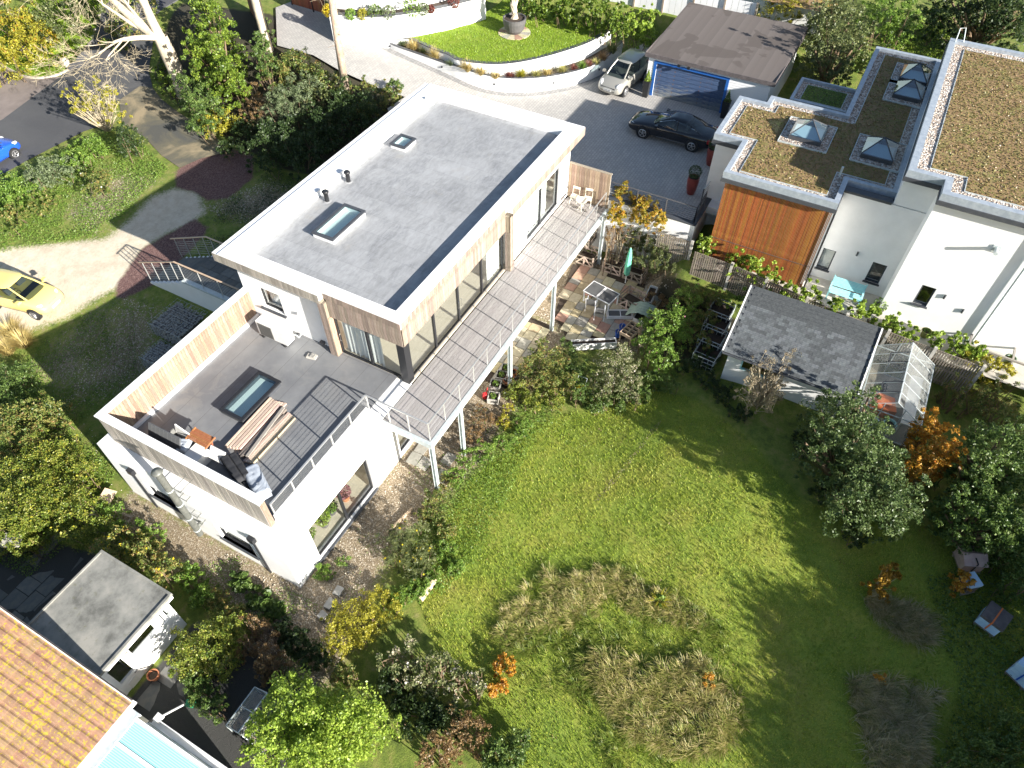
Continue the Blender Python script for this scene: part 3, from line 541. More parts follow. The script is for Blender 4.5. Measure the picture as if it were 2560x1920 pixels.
boards('y', 8.265, -7.6, 0.08, 3.2, 4.58, 'cladwarm', -1); boards('x', -7.835, 0.66, 8.47, 3.005, 4.58, 'cladgrey', -1); boards('y', 0.645, -7.83, -7.62, 3.005, 4.58, 'cladwarm', -1); boards('y', 8.485, -7.82, 0.1, 3.005, 4.58, 'cladgrey', 1)
# upper storey walls
hp(MB().slab('y',0.0,0.3,8.5,15.0,3.0,6.1,[(10.35,13.85,3.12,5.45)]).slab('x',0.1,0.4,3.9,8.5,3.06,6.1,[(6.4,7.6,3.92,5.1)]).box(0.4,15.0,8.2,8.5,3.0,6.1).box(14.7,15.0,0.3,8.2,3.0,6.1), 'upper_wall', 'white')
hp(MB().box(0.05,14.7,0.02,8.2,2.785,3.02), 'upper_floor', 'floor')
hp(MB().box(8.3,8.45,0.4,8.2,3.02,6.05).box(0.45,8.3,5.4,5.55,3.02,6.05), 'partition', 'inner')
hp(MB().box(0.0,0.36,0.02,0.38,3.02,5.29), 'corner_post', 'black')
# portal columns clad in boards
hp(MB().box(-0.18,0.1,3.56,3.88,3.06,6.1), 'portal_core', 'greywood'); hp(MB().box(8.16,8.46,-0.26,0.0,3.0,6.1), 'portal_core', 'greywood')
boards('x', -0.195, 3.54, 3.9, 3.06, 6.14, 'clad', -1); boards('y', 3.545, -0.18, 0.1, 3.06, 5.28, 'cladwarm', -1); boards('y', -0.275, 8.14, 8.48, 3.02, 6.14, 'clad', -1); boards('x', 8.145, -0.26, 0.0, 3.02, 5.28, 'clad', -1); boards('x', 8.475, -0.26, 0.0, 3.02, 6.1, 'clad', 1)
# roof: slab, membrane, copings
hp(MB().box(0.05,15.7,0.05,9.0,6.105,6.24), 'roof_slab', 'white')
hp(MB().box(0.45,15.05,0.45,8.05,6.243,6.28), 'roof_membrane', 'membrane')
hp(MB().box(0.03,8.3,0.03,0.5,5.3,6.1).box(0.03,0.4,0.5,3.6,5.3,6.1), 'fascia_core', 'greywood')
cop = MB().prism([(-0.04,-0.04),(8.27,-0.04),(8.27,-0.32),(15.87,-0.32),(15.87,0.0),(15.87,0.5),(0.48,0.5),(0.48,0.48),(-0.04,0.48)], 6.283, 6.6)
cop.prism([(-0.04,0.483),(0.48,0.503),(0.48,7.98),(-0.26,7.98),(-0.26,3.66),(-0.04,3.66)], 6.283, 6.6).prism([(15.02,0.503),(15.87,0.503),(15.87,7.98),(15.02,7.98)], 6.283, 6.6).box(-0.26,15.87,7.983,8.86,6.283,6.6)
cop.box(-0.26,15.87,8.863,9.17,6.15,6.555)
hp(cop, 'roof_coping', 'coping')
hp(MB().box(-0.24,0.4,3.66,9.0,6.12,6.278).box(8.3,15.85,-0.3,0.4,6.12,6.278).box(15.05,15.85,0.4,8.86,6.12,6.278), 'soffit', 'greywood')
boards('y', -0.025, 0.0, 8.14, 5.3, 6.28, 'clad', -1); boards('x', -0.025, 0.0, 3.54, 5.3, 6.28, 'clad', -1); boards('y', -0.315, 8.5, 15.86, 6.14, 6.28, 'clad', -1); boards('x', -0.255, 3.9, 9.15, 6.14, 6.28, 'cladgrey', -1)
boards('y', -0.053, 0.0, 8.14, 6.285, 6.56, 'clad', -1); boards('x', -0.053, -0.04, 3.62, 6.285, 6.56, 'clad', -1); boards('y', -0.335, 8.28, 15.88, 6.15, 6.56, 'clad', -1); boards('x', -0.275, 3.66, 9.16, 6.15, 6.56, 'cladgrey', -1)
# glazing
def glazed(ax, c, u0, u1, z0, z1, mulls, par=None, fr=0.07, mat='black', glass='glass', name='window', transom=None):
    us = [u0] + list(mulls) + [u1]; f = MB()
    B = (lambda a0,a1,b0,b1,zz0,zz1: f.box(b0,b1,a0,a1,zz0,zz1)) if ax == 'x' else (lambda a0,a1,b0,b1,zz0,zz1: f.box(a0,a1,b0,b1,zz0,zz1))
    B(u0,u1,c-0.05,c+0.05,z0,z0+fr); B(u0,u1,c-0.05,c+0.05,z1-fr,z1)
    B(u0,u0+fr,c-0.05,c+0.05,z0+fr,z1-fr); B(u1-fr,u1,c-0.05,c+0.05,z0+fr,z1-fr)
    for m in mulls: B(m-fr*0.8,m+fr*0.8,c-0.048,c+0.048,z0+fr,z1-fr)
    wo = f.build(name, MAT[mat], par or house)
    for i in range(len(us)-1):
        g = MB(); a, b = us[i]+0.03, us[i+1]-0.03
        if ax == 'x': g.box(c-0.01,c+0.01,a,b,z0+0.03,z1-0.03)
        else: g.box(a,b,c-0.01,c+0.01,z0+0.03,z1-0.03)
        g.build('pane', MAT[glass], wo)
    return wo
g1 = glazed('y', 0.16, 0.36, 8.14, 3.03, 5.3, [2.28,4.18,6.19]); g2 = glazed('x', 0.16, 0.38, 3.54, 3.06, 5.3, [1.96])
for x, y in ((4.28,0.08),(4.06,0.08)): MB().tube([(x,y,3.9),(x,0.03,3.92),(x,0.03,4.28),(x,y,4.3)],0.012).build('handle', MAT['chrome'], g1)
MB().tube([(0.08,3.36,3.9),(0.03,3.36,3.92),(0.03,3.36,4.28),(0.08,3.36,4.3)],0.012).build('handle', MAT['chrome'], g2)
glazed('y', 0.14, 10.35, 13.85, 3.12, 5.45, [11.95]); glazed('x', 0.28, 6.4, 7.6, 3.92, 5.1, [])
glazed('y', 0.15, -6.95, -3.3, -0.35, 1.95, [-5.05]); glazed('y', 0.15, -1.35, 3.2, -0.35, 1.9, [0.9])
glazed('x', -8.1, w1[0], w1[1], w1[2], w1[3], []); glazed('x', -8.1, w2[0], w2[1], w2[2], w2[3], [])
hp(MB().box(-0.02,0.25,6.3,7.7,3.86,3.91), 'window_sill', 'anth'); hp(MB().box(-8.32,-8.05,5.5,7.45,0.43,0.5), 'window_sill', 'anth'); hp(MB().box(-8.32,-8.05,1.8,3.8,0.13,0.2), 'window_sill', 'anth')
hp(MB().box(-7.1,-3.2,-0.1,0.1,-0.45,-0.36), 'window_sill', 'anth')
# curtains
def curtain(x0, y0, x1, y1, z0, z1, mat='curtain', par=None, name='curtain'):
    n = 40; mb = MB(); vs = []
    dx, dy = x1-x0, y1-y0; L = math.hypot(dx, dy); nx, ny = -dy/L, dx/L
    for i in range(n+1):
        s = i/n; k = 0.05*math.sin(s*n*1.25)+0.02*math.sin(s*31)
        for z in (z0 + 0.02*math.sin(i*1.7), z1): vs.append((x0+dx*s+nx*k*(1.2 if z < z1 else 0.7), y0+dy*s+ny*k, z))
    mb.add(vs, [(2*i,2*i+2,2*i+3,2*i+1) for i in range(n)]); return mb.build(name, MAT[mat], par or house, smooth=True)
curtain(0.55,7.55,0.55,6.45,3.8,5.3); curtain(0.35,3.4,0.35,1.45,3.04,5.35); curtain(7.0,0.34,8.05,0.34,3.04,5.35); curtain(10.45,0.34,12.9,0.34,3.1,5.5); curtain(10.9,0.5,13.3,0.5,3.1,5.5)  # first curtain is added so the end window looks pale inside
# drips: downpipes, hoppers, flue
for y in (7.5, 1.4):
    d = hp(MB().tube([(-8.33,y,-0.45),(-8.33,y,2.15)],0.04,8), 'downpipe', 'black'); MB().prism([(-8.42,y-0.14),(-8.25,y-0.14),(-8.25,y+0.14),(-8.42,y+0.14)],2.1,2.35).obox((-8.33,y,2.05),(0.1,0.14,0.12)).build('hopper', MAT['black'], d)
fl = hp(MB().tube([(-8.55,4.62,0.15),(-8.55,4.62,4.55)],0.125,16).tube([(-8.25,4.62,0.62),(-8.55,4.62,0.62)],0.09,12), 'flue', 'flue', smooth=False)
MB().lathe([(0.0,4.74),(0.17,4.68),(0.2,4.62),(0.2,4.6),(0.12,4.6)],(-8.55,4.62,0),20,False).build('flue_cap', MAT['flue'], fl, smooth=True)
for z in (0.5,1.4,2.4,3.4): MB().tube([(-8.55,4.62,z),(-8.55,4.62,z+0.05)],0.133,16).build('flue_band', MAT['galv'], fl)
for z, L in ((3.55,0.75),(2.95,0.75),(1.75,0.3),(1.25,0.3)):
    MB().bar((-8.45,4.45,z),(-8.45+0.6 if L > 0.5 else -8.26,4.45,z),0.02).bar((-8.45,4.12,z),(-8.45+0.6 if L > 0.5 else -8.26,4.12,z),0.02).bar((-8.47,4.62,z),(-8.47,4.08,z),0.02).build('bracket', MAT['flue'], fl)
# small wall fittings
hp(MB().tube([(0.02,5.45,4.4),(0.02,5.45,4.55)],0.05,10), 'wall_lamp', 'galv'); hp(MB().obox((0.03,4.5,3.25),(0.12,0.22,0.12)), 'vent_cover', 'greypot')
# roof lights on the main roof and on the terrace
def rooflight(x0, x1, y0, y1, zb, zt, wallm='white', gl='skyglass', trim='anth'):
    mb = MB(); mb.slab('x',x0,x0+0.1,y0,y1,zb,zt-0.08).slab('x',x1-0.1,x1,y0,y1,zb,zt-0.08).slab('y',y0,y0+0.1,x0+0.1,x1-0.1,zb,zt-0.08).slab('y',y1-0.1,y1,x0+0.1,x1-0.1,zb,zt-0.08)
    r = mb.build('rooflight', MAT[wallm], house)
    f = MB(); a = 0.04; f.box(x0-a,x1+a,y0-a,y0+0.1,zt-0.077,zt).box(x0-a,x1+a,y1-0.1,y1+a,zt-0.077,zt).box(x0-a,x0+0.1,y0+0.1,y1-0.1,zt-0.077,zt).box(x1-0.1,x1+a,y0+0.1,y1-0.1,zt-0.077,zt); f.build('rooflight_frame', MAT[trim], r)
    MB().box(x0+0.1,x1-0.1,y0+0.1,y1-0.1,zt-0.03,zt-0.012).build('pane', MAT[gl], r)
    MB().box(x0+0.1,x1-0.1,y0+0.1,y1-0.1,zb+0.0,zb+0.02).build('light_well', MAT['inner'], r); return r
rooflight(2.8,5.05,5.3,6.38,6.283,6.56); rooflight(10.1,11.05,6.62,7.45,6.283,6.52); rooflight(-4.85,-2.6,4.6,5.72,3.063,3.34,'anth','skyglass','black')
for x, y in ((6.79,7.53),(5.11,7.46)):
    v = hp(MB().lathe([(0.10,6.28),(0.10,6.72),(0.15,6.74),(0.16,6.80),(0.13,6.84),(0.0,6.85)],(x,y,0),16,False), 'roof_vent', 'black', smooth=True); MB().lathe([(0.2,6.283),(0.14,6.31),(0.0,6.31)],(x,y,0),16,False).build('vent_collar', MAT['membrane'], v)
hp(MB().lathe([(0.16,6.30),(0.16,6.40),(0.05,6.46),(0.0,6.46)],(14.55,7.95,0),14,False).tube([(14.5,8.1,6.66),(14.3,8.15,6.66)],0.05,8), 'roof_outlet', 'galv', smooth=False)
# balcony: boards, frame, legs, railings
bal = hp(MB().box(-2.16,14.95,-2.42,-2.28,2.72,2.985).box(-2.16,-2.02,-2.28,0.0,2.72,2.985).box(-2.02,14.9,-0.08,-0.04,2.72,2.9).box(14.8,14.94,-2.28,-0.04,2.72,2.9), 'balcony_frame', 'galv')
for x in np.arange(-1.0, 14.6, 1.2): bal_j = MB().box(x,x+0.06,-2.28,-0.08,2.74,2.93).build('joist', MAT['galv'], bal)
nb_ = 15; bw_ = 2.22/nb_
dm = [MB().box(-L/2+0.004, L/2-0.004, -bw_/2+0.005, bw_/2-0.005, -0.028, 0.0).mesh('deck_board', MAT['deckb']) for L in (4.0,4.225)]
for i in range(nb_):
    x = -2.0; k = i % 2
    for L in ([4.0,4.225,4.225,4.45] if k else [4.225,4.225,4.225,4.225]):
        o = link(dm[0 if L == 4.0 else 1], 'deck_board', bal); o.scale = (L/4.225 if L > 4.1 else 1, 1, 1); o.location = (x+L/2, -2.27+(i+0.5)*bw_, 2.97+random.uniform(-0.002,0.002)); x += L
for x in (-2.09, 0.05, 4.3, 8.72, 14.6):
    MB().box(x-0.02,x+0.02,-2.43,-2.27,-0.6,2.715).box(x-0.08,x-0.02,-2.43,-2.41,-0.6,2.715).box(x+0.02,x+0.08,-2.43,-2.41,-0.6,2.715).box(x-0.08,x-0.02,-2.29,-2.27,-0.6,2.715).box(x+0.02,x+0.08,-2.29,-2.27,-0.6,2.715).build('leg', MAT['galv'], bal)
rail = hp(MB().bar((-1.98,-2.25,4.05),(14.78,-2.25,4.05),0.05,0.03).bar((-1.98,0.62,4.11),(-1.98,-2.25,4.08),0.07,0.03).bar((-7.52,0.62,4.11),(-1.98,0.62,4.11),0.07,0.03), 'handrail', 'rail')
for x in np.linspace(-1.97, 14.77, 16): MB().box(x-0.024,x+0.024,-2.258,-2.242,2.99,4.035).build('baluster', MAT['rail'], rail)
for y in (-1.31,-0.38,0.6): MB().box(-2.005,-1.955,y-0.02,y+0.02,2.99,4.06).build('baluster', MAT['rail'], rail)
for x in (-7.5,-6.42,-5.31,-4.17,-3.05): MB().box(x-0.025,x+0.025,0.595,0.645,3.4,4.095).build('baluster', MAT['rail'], rail)
for k in range(8):
    z = 3.46 + k*0.078; MB().tube([(-7.5,0.62,z),(-2.0,0.62,z)],0.004,5).build('cable', MAT['rail'], rail)
for z in (3.3,3.7): MB().tube([(-1.98,0.6,z),(-1.98,-2.25,z)],0.004,4).tube([(-1.98,-2.25,z),(14.77,-2.25,z)],0.004,4).build('cable', MAT['rail'], rail)
hp(MB().box(-7.55,-2.05,0.002,0.68,3.003,3.4), 'terrace_upstand', 'white')
# privacy screen at the far end of the balcony
scr = hp(MB().box(14.97,15.03,-2.32,-0.03,2.8,4.98), 'privacy_screen', 'cladgrey')
MB().box(14.94,15.06,-2.36,-0.03,4.983,5.03).build('screen_cap', MAT['greywood'], scr)
sm_ = MB().box(-0.011,0.011,-0.066,0.066,2.97,4.98).mesh('board', MAT['cladwarm'])
for i in range(16):
    o = link(sm_, 'board', scr); o.location = (14.955+random.uniform(-0.002,0.002), -2.25+i*0.143, 0)

# ---------------------------------------------------------------- entrance stair
st = thing('entrance_stair', 'white entrance stair with slate treads and cable railings on the left of the house', 'stairs', (1.4,13.0,1.5))
MB().box(0.3,2.5,8.85,13.1,1.2,2.82).box(-0.0+0.3,2.5,8.85,13.1,-0.4,1.2).build('landing_base', MAT['white'], st)
MB().box(0.22,0.46,8.9,13.12,2.823,2.93).build('landing_edge', MAT['galv'], st)
tile = MB().box(-0.5,0.5,-0.5,0.5,-0.04,0).mesh('slate_tile', MAT['slate'])
for i in range(4):
    for j in range(7):
        o = link(tile, 'slate_tile', st); o.matrix_parent_inverse = Matrix.Translation(st.location).inverted(); o.location = (0.75+i*0.51, 9.2+j*0.61, 2.865+random.uniform(-0.002,0.002)); o.scale = (0.49,0.59,1)
ns = 8; rise = (2.86-1.62)/ns; going = 2.85/ns
prof = [(13.1,1.0),(13.1,2.82)]
for i in range(ns):
    y0 = 13.1+i*going; z = 2.82-(i+1)*rise+rise*0.0; prof += [(y0+0.001, z+0.02),(y0+going, z+0.02)]
prof += [(13.1+ns*going, 1.0)]
for x0, x1 in ((0.3,0.5),(2.3,2.5)):
    n = len(prof); vs = [(x0,y,z) for y, z in prof] + [(x1,y,z) for y, z in prof]; MB().add(vs, [tuple(range(n)), tuple(range(2*n-1,n-1,-1))] + [(i,(i+1)%n,n+(i+1)%n,n+i) for i in range(n)]).build('stringer', MAT['white'], st)
for i in range(ns): MB().box(0.42,2.38,13.1+i*going+0.005,13.1+(i+1)*going+0.04,2.82-(i+1)*rise-0.16,2.82-(i+1)*rise+0.045).build('tread', MAT['slate'], st)
for x, y0 in ((0.36,9.0),(2.44,9.6)):
    h = MB().bar((x,y0,3.95),(x,13.25,3.95),0.07,0.04).bar((x,13.25,3.95),(x,16.2,2.72),0.07,0.04).build('handrail', MAT['palewood'], st)
    for y in (y0+0.4,y0+1.6,y0+2.8,13.0): MB().tube([(x,y,2.86),(x,y,3.93)],0.022,8).build('baluster', MAT['rail'], h)
    for i in range(4):
        y = 13.55+i*0.78; MB().tube([(x,y,2.86-(y-13.1)*rise/going),(x,y,3.93-(y-13.25)*0.417)],0.022,8).build('baluster', MAT['rail'], h)
    for k in range(8):
        z = 3.0+k*0.11; MB().tube([(x,y0,z),(x,13.1,z),(x,16.0,z-1.2)],0.006,5).build('cable', MAT['rail'], h)
# ---------------------------------------------------------------- garage
gar = thing('garage', 'white boarded garage with brown felt flat roof and worn blue up-and-over door', 'garage', (30.5,-3.2,3.0))
gp = lambda mb, name, mat, par=None, **k: mb.build(name, MAT[mat], par or gar, **k)
gp(MB().slab('x',27.05,27.2,-7.0,0.45,2.7,5.45,[(-4.45,-0.1,2.98,5.05)]).box(27.2,34.3,0.25,0.45,2.7,5.45).box(27.2,34.3,-7.0,-6.8,2.7,5.45).box(34.1,34.3,-6.8,0.25,2.7,5.45), 'wall', 'white')
wb = MB().box(0,0.02,-0.5,0.5,-0.068,0.068).mesh('weatherboard', MAT['paint'])
for k in range(17):
    z = 3.08 + k*0.14
    for y0, y1 in (([(-6.98,-4.6),(0.02,0.43)]) if z < 5.1 else [(-6.98,0.43)]):
        o = link(wb, 'weatherboard', gar); o.matrix_parent_inverse = Matrix.Translation(gar.location).inverted(); o.location = (27.02,(y0+y1)/2,z); o.scale = (1,y1-y0,1); o.rotation_euler = (0,R(6),0)
        if y0 == -6.98 and y1 == -4.6: pass
for k in range(17):
    o = link(wb, 'weatherboard', gar); o.matrix_parent_inverse = Matrix.Translation(gar.location).inverted(); o.location = (30.7,-7.01,3.08+k*0.14); o.scale = (1,7.1,1); o.rotation_euler = (0,R(6),R(90))
rf = gp(MB().prism([(26.9,0.62),(34.45,0.62),(34.45,-7.2),(26.9,-7.2)], 5.46, lambda a, b: 5.56 + (a-26.9)*0.035), 'roof', 'felt')
MB().box(26.86,26.9,-7.24,0.66,5.36,5.6).box(26.9,34.5,-7.24,-7.2,5.36,5.64).box(26.9,34.5,0.62,0.66,5.36,5.64).build('roof_trim', MAT['hivegrey'], rf)
gp(MB().slab('x',27.0,27.06,-4.62,0.07,2.98,5.2,[(-4.45,-0.1,2.9,5.05)]), 'door_frame', 'bluetrim')
dp = MB().box(-0.015,0.015,-2.15,2.15,-0.122,0.122).mesh('door_panel', MAT['bluedoor'])
for k in range(8):
    o = link(dp, 'door_panel', gar); o.matrix_parent_inverse = Matrix.Translation(gar.location).inverted(); o.location = (27.12,-2.275,3.12+k*0.257); o.rotation_euler = (0,R(3),0)
gp(MB().box(27.15,27.17,-4.4,-0.15,2.99,5.05), 'door_backing', 'hivegrey')
for y in (-1.55,-2.15):
    l = gp(MB().tube([(27.02,y,5.25),(26.8,y,5.32)],0.02,6), 'flood_lamp', 'galv'); MB().obox((26.76,y,5.32),(0.1,0.16,0.14)).build('lamp_head', MAT['black'], l)
# ---------------------------------------------------------------- neighbour's flat-roofed house on the right
nh = thing('neighbour_house', 'white neighbouring house with planted flat roofs, pyramid rooflights and orange slat cladding', 'house', (23,-15,1.5))  # house coordinates are earlier estimates scaled about the camera, baked in as constants
np_ = lambda mb, name, mat, par=None, **k: mb.build(name, MAT[mat], par or nh, **k)
np_(MB().box(15.5,23.0,-12.75,-7.85,0.6,6.4).box(18.3,22.3,-7.85,-6.4,0.6,6.4), 'clad_block', 'white')
np_(MB().slab('x',16.6,16.9,-16.35,-12.75,0.6,6.52,[(-13.6,-13.0,2.15,3.35),(-15.95,-15.3,2.25,3.4)]).box(16.9,31.4,-14.88,-12.75,0.6,6.4).box(23.0,31.4,-12.75,-11.6,0.6,6.4), 'wall', 'white')
np_(MB().slab('x',15.4,15.7,-30,-16.35,0.6,8.08,[(-18.1,-17.5,2.75,3.85)]).box(15.7,30.0,-16.62,-16.35,0.6,8.08).box(16.62,30.0,-16.35,-14.95,6.55,8.08).box(15.7,30.0,-30,-29.7,0.6,8.08), 'tall_wall', 'white')
np_(MB().box(25.4,28.0,-11.55,-8.5,3.6,5.3), 'porch_block', 'white')
BEDS = []
def flat_roof(poly, zt, bedmat, inset=0.17, margin=0.36, trimz=0.22):
    ar = sum(poly[i][0]*poly[(i+1)%len(poly)][1]-poly[(i+1)%len(poly)][0]*poly[i][1] for i in range(len(poly)))
    if ar < 0: poly = poly[::-1]
    def ins(d):
        n = len(poly); out = []
        for i in range(n):
            p0, p1, p2 = (np.array(poly[(i+k) % n], float) for k in (-1,0,1)); e1 = (p1-p0)/np.linalg.norm(p1-p0); e2 = (p2-p1)/np.linalg.norm(p2-p1); n1 = np.array([-e1[1],e1[0]]); n2 = np.array([-e2[1],e2[0]])
            m = n1+n2; m = m*(1/(1+n1@n2)); out.append(tuple(p1+m*d))
        return out
    n = len(poly); A, B, C, D = ins(-0.06), ins(inset), ins(inset+margin), ins(inset+margin+0.03)
    def ring(o, i, z0, z1):
        mb = MB(); vs = [(x,y,z) for z in (z0,z1) for x, y in o] + [(x,y,z) for z in (z0,z1) for x, y in i]
        fs = []
        for k in range(n):
            l = (k+1) % n; fs += [(n+k,n+l,3*n+l,3*n+k),(k,l,n+l,n+k),(2*n+l,2*n+k,3*n+k,3*n+l),(l,k,2*n+k,2*n+l)]
        return mb.add(vs, fs)
    np_(ring(A, B, zt-trimz, zt+0.1), 'roof_coping', 'zinc'); np_(ring(B, C, zt-trimz, zt-0.06), 'gravel_margin', 'pebble'); np_(ring(C, D, zt-trimz, zt-0.02), 'edge_trim', 'galv')
    np_(MB().sheet(D, zt-0.02, 0.8), 'planted_bed', bedmat); BEDS.append((D, zt-0.02)); np_(ring(ins(-0.10), ins(0.05), zt-0.42, zt-trimz-0.003), 'gutter_fascia', 'anth')
flat_roof([(22.25,-6.3),(18.2,-6.3),(18.2,-7.7),(15.25,-7.7),(15.25,-12.78),(17.3,-12.78),(17.3,-14.92),(31.5,-14.92),(31.5,-11.55),(23.05,-11.55),(23.05,-7.75),(22.25,-7.75)], 6.64, 'sedum')
flat_roof([(30.1,-14.93),(16.3,-14.93),(16.3,-16.4),(15.2,-16.4),(15.2,-30.2),(30.1,-30.2)], 8.38, 'sedum', 0.24, 0.5)
flat_roof([(28.05,-8.45),(25.4,-8.45),(25.4,-11.5),(28.05,-11.5)], 5.6, 'sedumgreen', 0.1, 0.3)
np_(MB().box(16.52,16.95,-14.9,-12.8,6.523,6.64), 'recess_coping', 'anth')
sl_ = MB().box(-0.018,0.018,-0.021,0.021,0.7,6.18).mesh('slat', MAT['cedar'])
def cedar_slat(me, x, y):
    o = link(me, 'slat', nh); o.matrix_parent_inverse = Matrix.Translation(nh.location).inverted(); o.location = (x, y, 0)
for i in range(84): cedar_slat(sl_, 15.45+random.uniform(-0.004,0.004), -12.72+i*0.0588)
sls = MB().box(-0.021,0.021,-0.018,0.018,0.7,6.18).mesh('slat', MAT['cedar'])
for i in range(38): cedar_slat(sls, 15.53+i*0.07, -7.82)
np_(MB().box(15.415,15.43,-12.75,-7.85,2.9,2.92), 'slat_joint', 'hivegrey')
np_(MB().tube([(15.38,-12.85,1.0),(15.38,-12.85,6.3)],0.042,8), 'downpipe', 'black'); np_(MB().tube([(15.3,-20.55,1.0),(15.3,-20.55,8.0)],0.055,8), 'downpipe', 'galv')
for u0, u1, z0, z1, c in ((-13.6,-13.0,2.15,3.35,16.7),(-15.95,-15.3,2.25,3.4,16.7),(-18.1,-17.5,2.75,3.85,15.5)):
    wv = glazed('x', c, u0, u1, z0, z1, [], nh, 0.06, 'anth'); MB().box(c-0.2,c-0.06,u0-0.06,u1+0.06,z0-0.05,z0).build('sill', MAT['anth'], wv)
np_(MB().box(17.0,18.2,-16.2,-15.0,1.0,6.2), 'dark_room', 'hivegrey')
for x, y, z in ((16.55,-14.5,3.6),(15.36,-19.5,3.15),(15.36,-18.55,3.6)): np_(MB().tube([(x,y,z-0.11),(x,y,z+0.11)],0.042,8), 'wall_lamp', 'anth')
v = np_(MB().box(15.36,15.4,-19.4,-19.08,6.42,6.75), 'flue_plate', 'galv'); MB().tube([(15.38,-19.24,6.6),(15.0,-19.24,6.6)],0.085,12).build('flue_outlet', MAT['galv'], v)
np_(MB().tube([(17.55,-12.4,6.63),(17.55,-12.4,7.1)],0.055,10), 'soil_pipe', 'galv')
np_(MB().tube([(29.7,-15.15,8.4),(30.05,-15.1,9.05),(30.25,-15.35,9.05),(29.9,-15.55,8.4)],0.025,6), 'roof_ladder', 'galv')
def lantern(x0, x1, y0, y1, z0, mat='blueglass'):
    fl_ = np_(MB().box(x0-0.4,x1+0.4,y0-0.36,y1+0.36,z0-0.06,z0+0.012), 'gravel_tray', 'pebble')
    MB().box(x0-0.43,x0-0.4,y0-0.39,y1+0.39,z0-0.05,z0+0.05).box(x1+0.4,x1+0.43,y0-0.39,y1+0.39,z0-0.05,z0+0.05).box(x0-0.4,x1+0.4,y0-0.39,y0-0.36,z0-0.05,z0+0.05).box(x0-0.4,x1+0.4,y1+0.36,y1+0.39,z0-0.05,z0+0.05).build('tray_edge', MAT['galv'], fl_)
    la = np_(MB().slab('x',x0,x0+0.08,y0,y1,z0+0.015,z0+0.22).slab('x',x1-0.08,x1,y0,y1,z0+0.015,z0+0.22).slab('y',y0,y0+0.08,x0+0.08,x1-0.08,z0+0.015,z0+0.22).slab('y',y1-0.08,y1,x0+0.08,x1-0.08,z0+0.015,z0+0.22), 'roof_lantern', 'anth')
    MB().box(x0+0.08,x1-0.08,y0+0.08,y1-0.08,z0+0.02,z0+0.04).build('light_well', MAT['inner'], la)
    cx, cy, zt = (x0+x1)/2, (y0+y1)/2, z0+0.8; cs = [(x0,y0,z0+0.22),(x1,y0,z0+0.22),(x1,y1,z0+0.22),(x0,y1,z0+0.22)]
    for i in range(4): MB().add([cs[i], cs[(i+1)%4], (cx,cy,zt)], [(0,1,2)]).build('pane', MAT[mat], la)
    for c in cs: MB().bar(c, (cx,cy,zt+0.01), 0.042, 0.04).build('glazing_bar', MAT['anth'], la)
lantern(19.5,21.2,-11.05,-9.5,6.65); lantern(19.5,21.2,-14.35,-12.9,6.65); lantern(26.05,27.65,-14.65,-13.25,6.65); lantern(28.05,29.75,-14.65,-13.25,6.65)
struct(MB().sheet([(14.6,-7.5),(15.45,-7.5),(15.45,-12.75),(16.65,-12.75),(16.65,-16.35),(15.45,-16.35),(15.45,-30),(13.4,-30),(13.5,-20),(14.1,-12)], 1.6, 1.5).build('passage_paving', simple('pale_paving', (0.42,0.39,0.34), (0.55,0.52,0.46), 2, 0.9)))
# white background houses beyond the top of the drive
bh = thing('background_house', 'white house with brown roof beyond the garage, cut by the top edge', 'house', (46,-1,4.4))
MB().box(40,52,-3,7,4.0,8.6).build('wall', MAT['white'], bh); MB().prism([(37.5,-3.4),(39.8,-3.4),(39.8,-7.6),(37.5,-7.6)],4.2,6.2).build('extension', MAT['white'], bh)
MB().add([(36.6,-3.6,6.0),(36.6,-8.2,6.0),(44,-8.2,8.4),(44,-3.6,8.4)],[(0,1,2,3)]).build('roof', MAT['claytile'], bh)
for x, y in ((39.97,3.0),(39.97,5.2),(39.97,1.0)): glazed('x', x, y-0.5, y+0.5, 5.6, 7.0, [], bh, 0.07, 'paint')
wf = thing('white_fence', 'white painted close-boarded fence behind the laurel hedge and garage', 'fence', (36,2.5,4.4))
for i in range(30):
    MB().box(35.6,35.64,-3.6+i*0.42,-3.6+i*0.42+0.4,4.2,6.1).build('fence_board', MAT['paint'], wf)
for i in range(6): MB().box(35.5,35.6,-3.65+i*2.1,-3.53+i*2.1,4.2,6.2).build('fence_post', MAT['greywood'], wf)
gt = thing('brown_gate', 'brown wooden entrance gate standing open at the top of the paved drive', 'gate', (*PD(U1(300,60))[:2], 4.9))
g0 = PD(U1(240,30)); g1_ = PD(U1(470,108)); zg = g0[2]
for i in range(14):
    s = (i+0.5)/14; x = g0[0]+(g1_[0]-g0[0])*s; y = g0[1]+(g1_[1]-g0[1])*s; dx, dy = (g1_[0]-g0[0])/14*0.47, (g1_[1]-g0[1])/14*0.47
    MB().bar((x-dx,y-dy,zg+0.85),(x+dx,y+dy,zg+0.85),0.03,1.6).build('gate_board', MAT['gatewood'], gt)
for s in (0, 0.62, 1.0): MB().tube([(g0[0]+(g1_[0]-g0[0])*s, g0[1]+(g1_[1]-g0[1])*s, zg-0.2),(g0[0]+(g1_[0]-g0[0])*s, g0[1]+(g1_[1]-g0[1])*s, zg+1.8)],0.06,6).build('gate_post', MAT['black'], gt)
sf = thing('brown_side_fence', 'brown wooden fence at the left edge of the paved drive behind the ivy trunk', 'fence', PD(U1(60,180)))
f0 = PD(U1(0,60)); f1 = PD(U1(150,310))
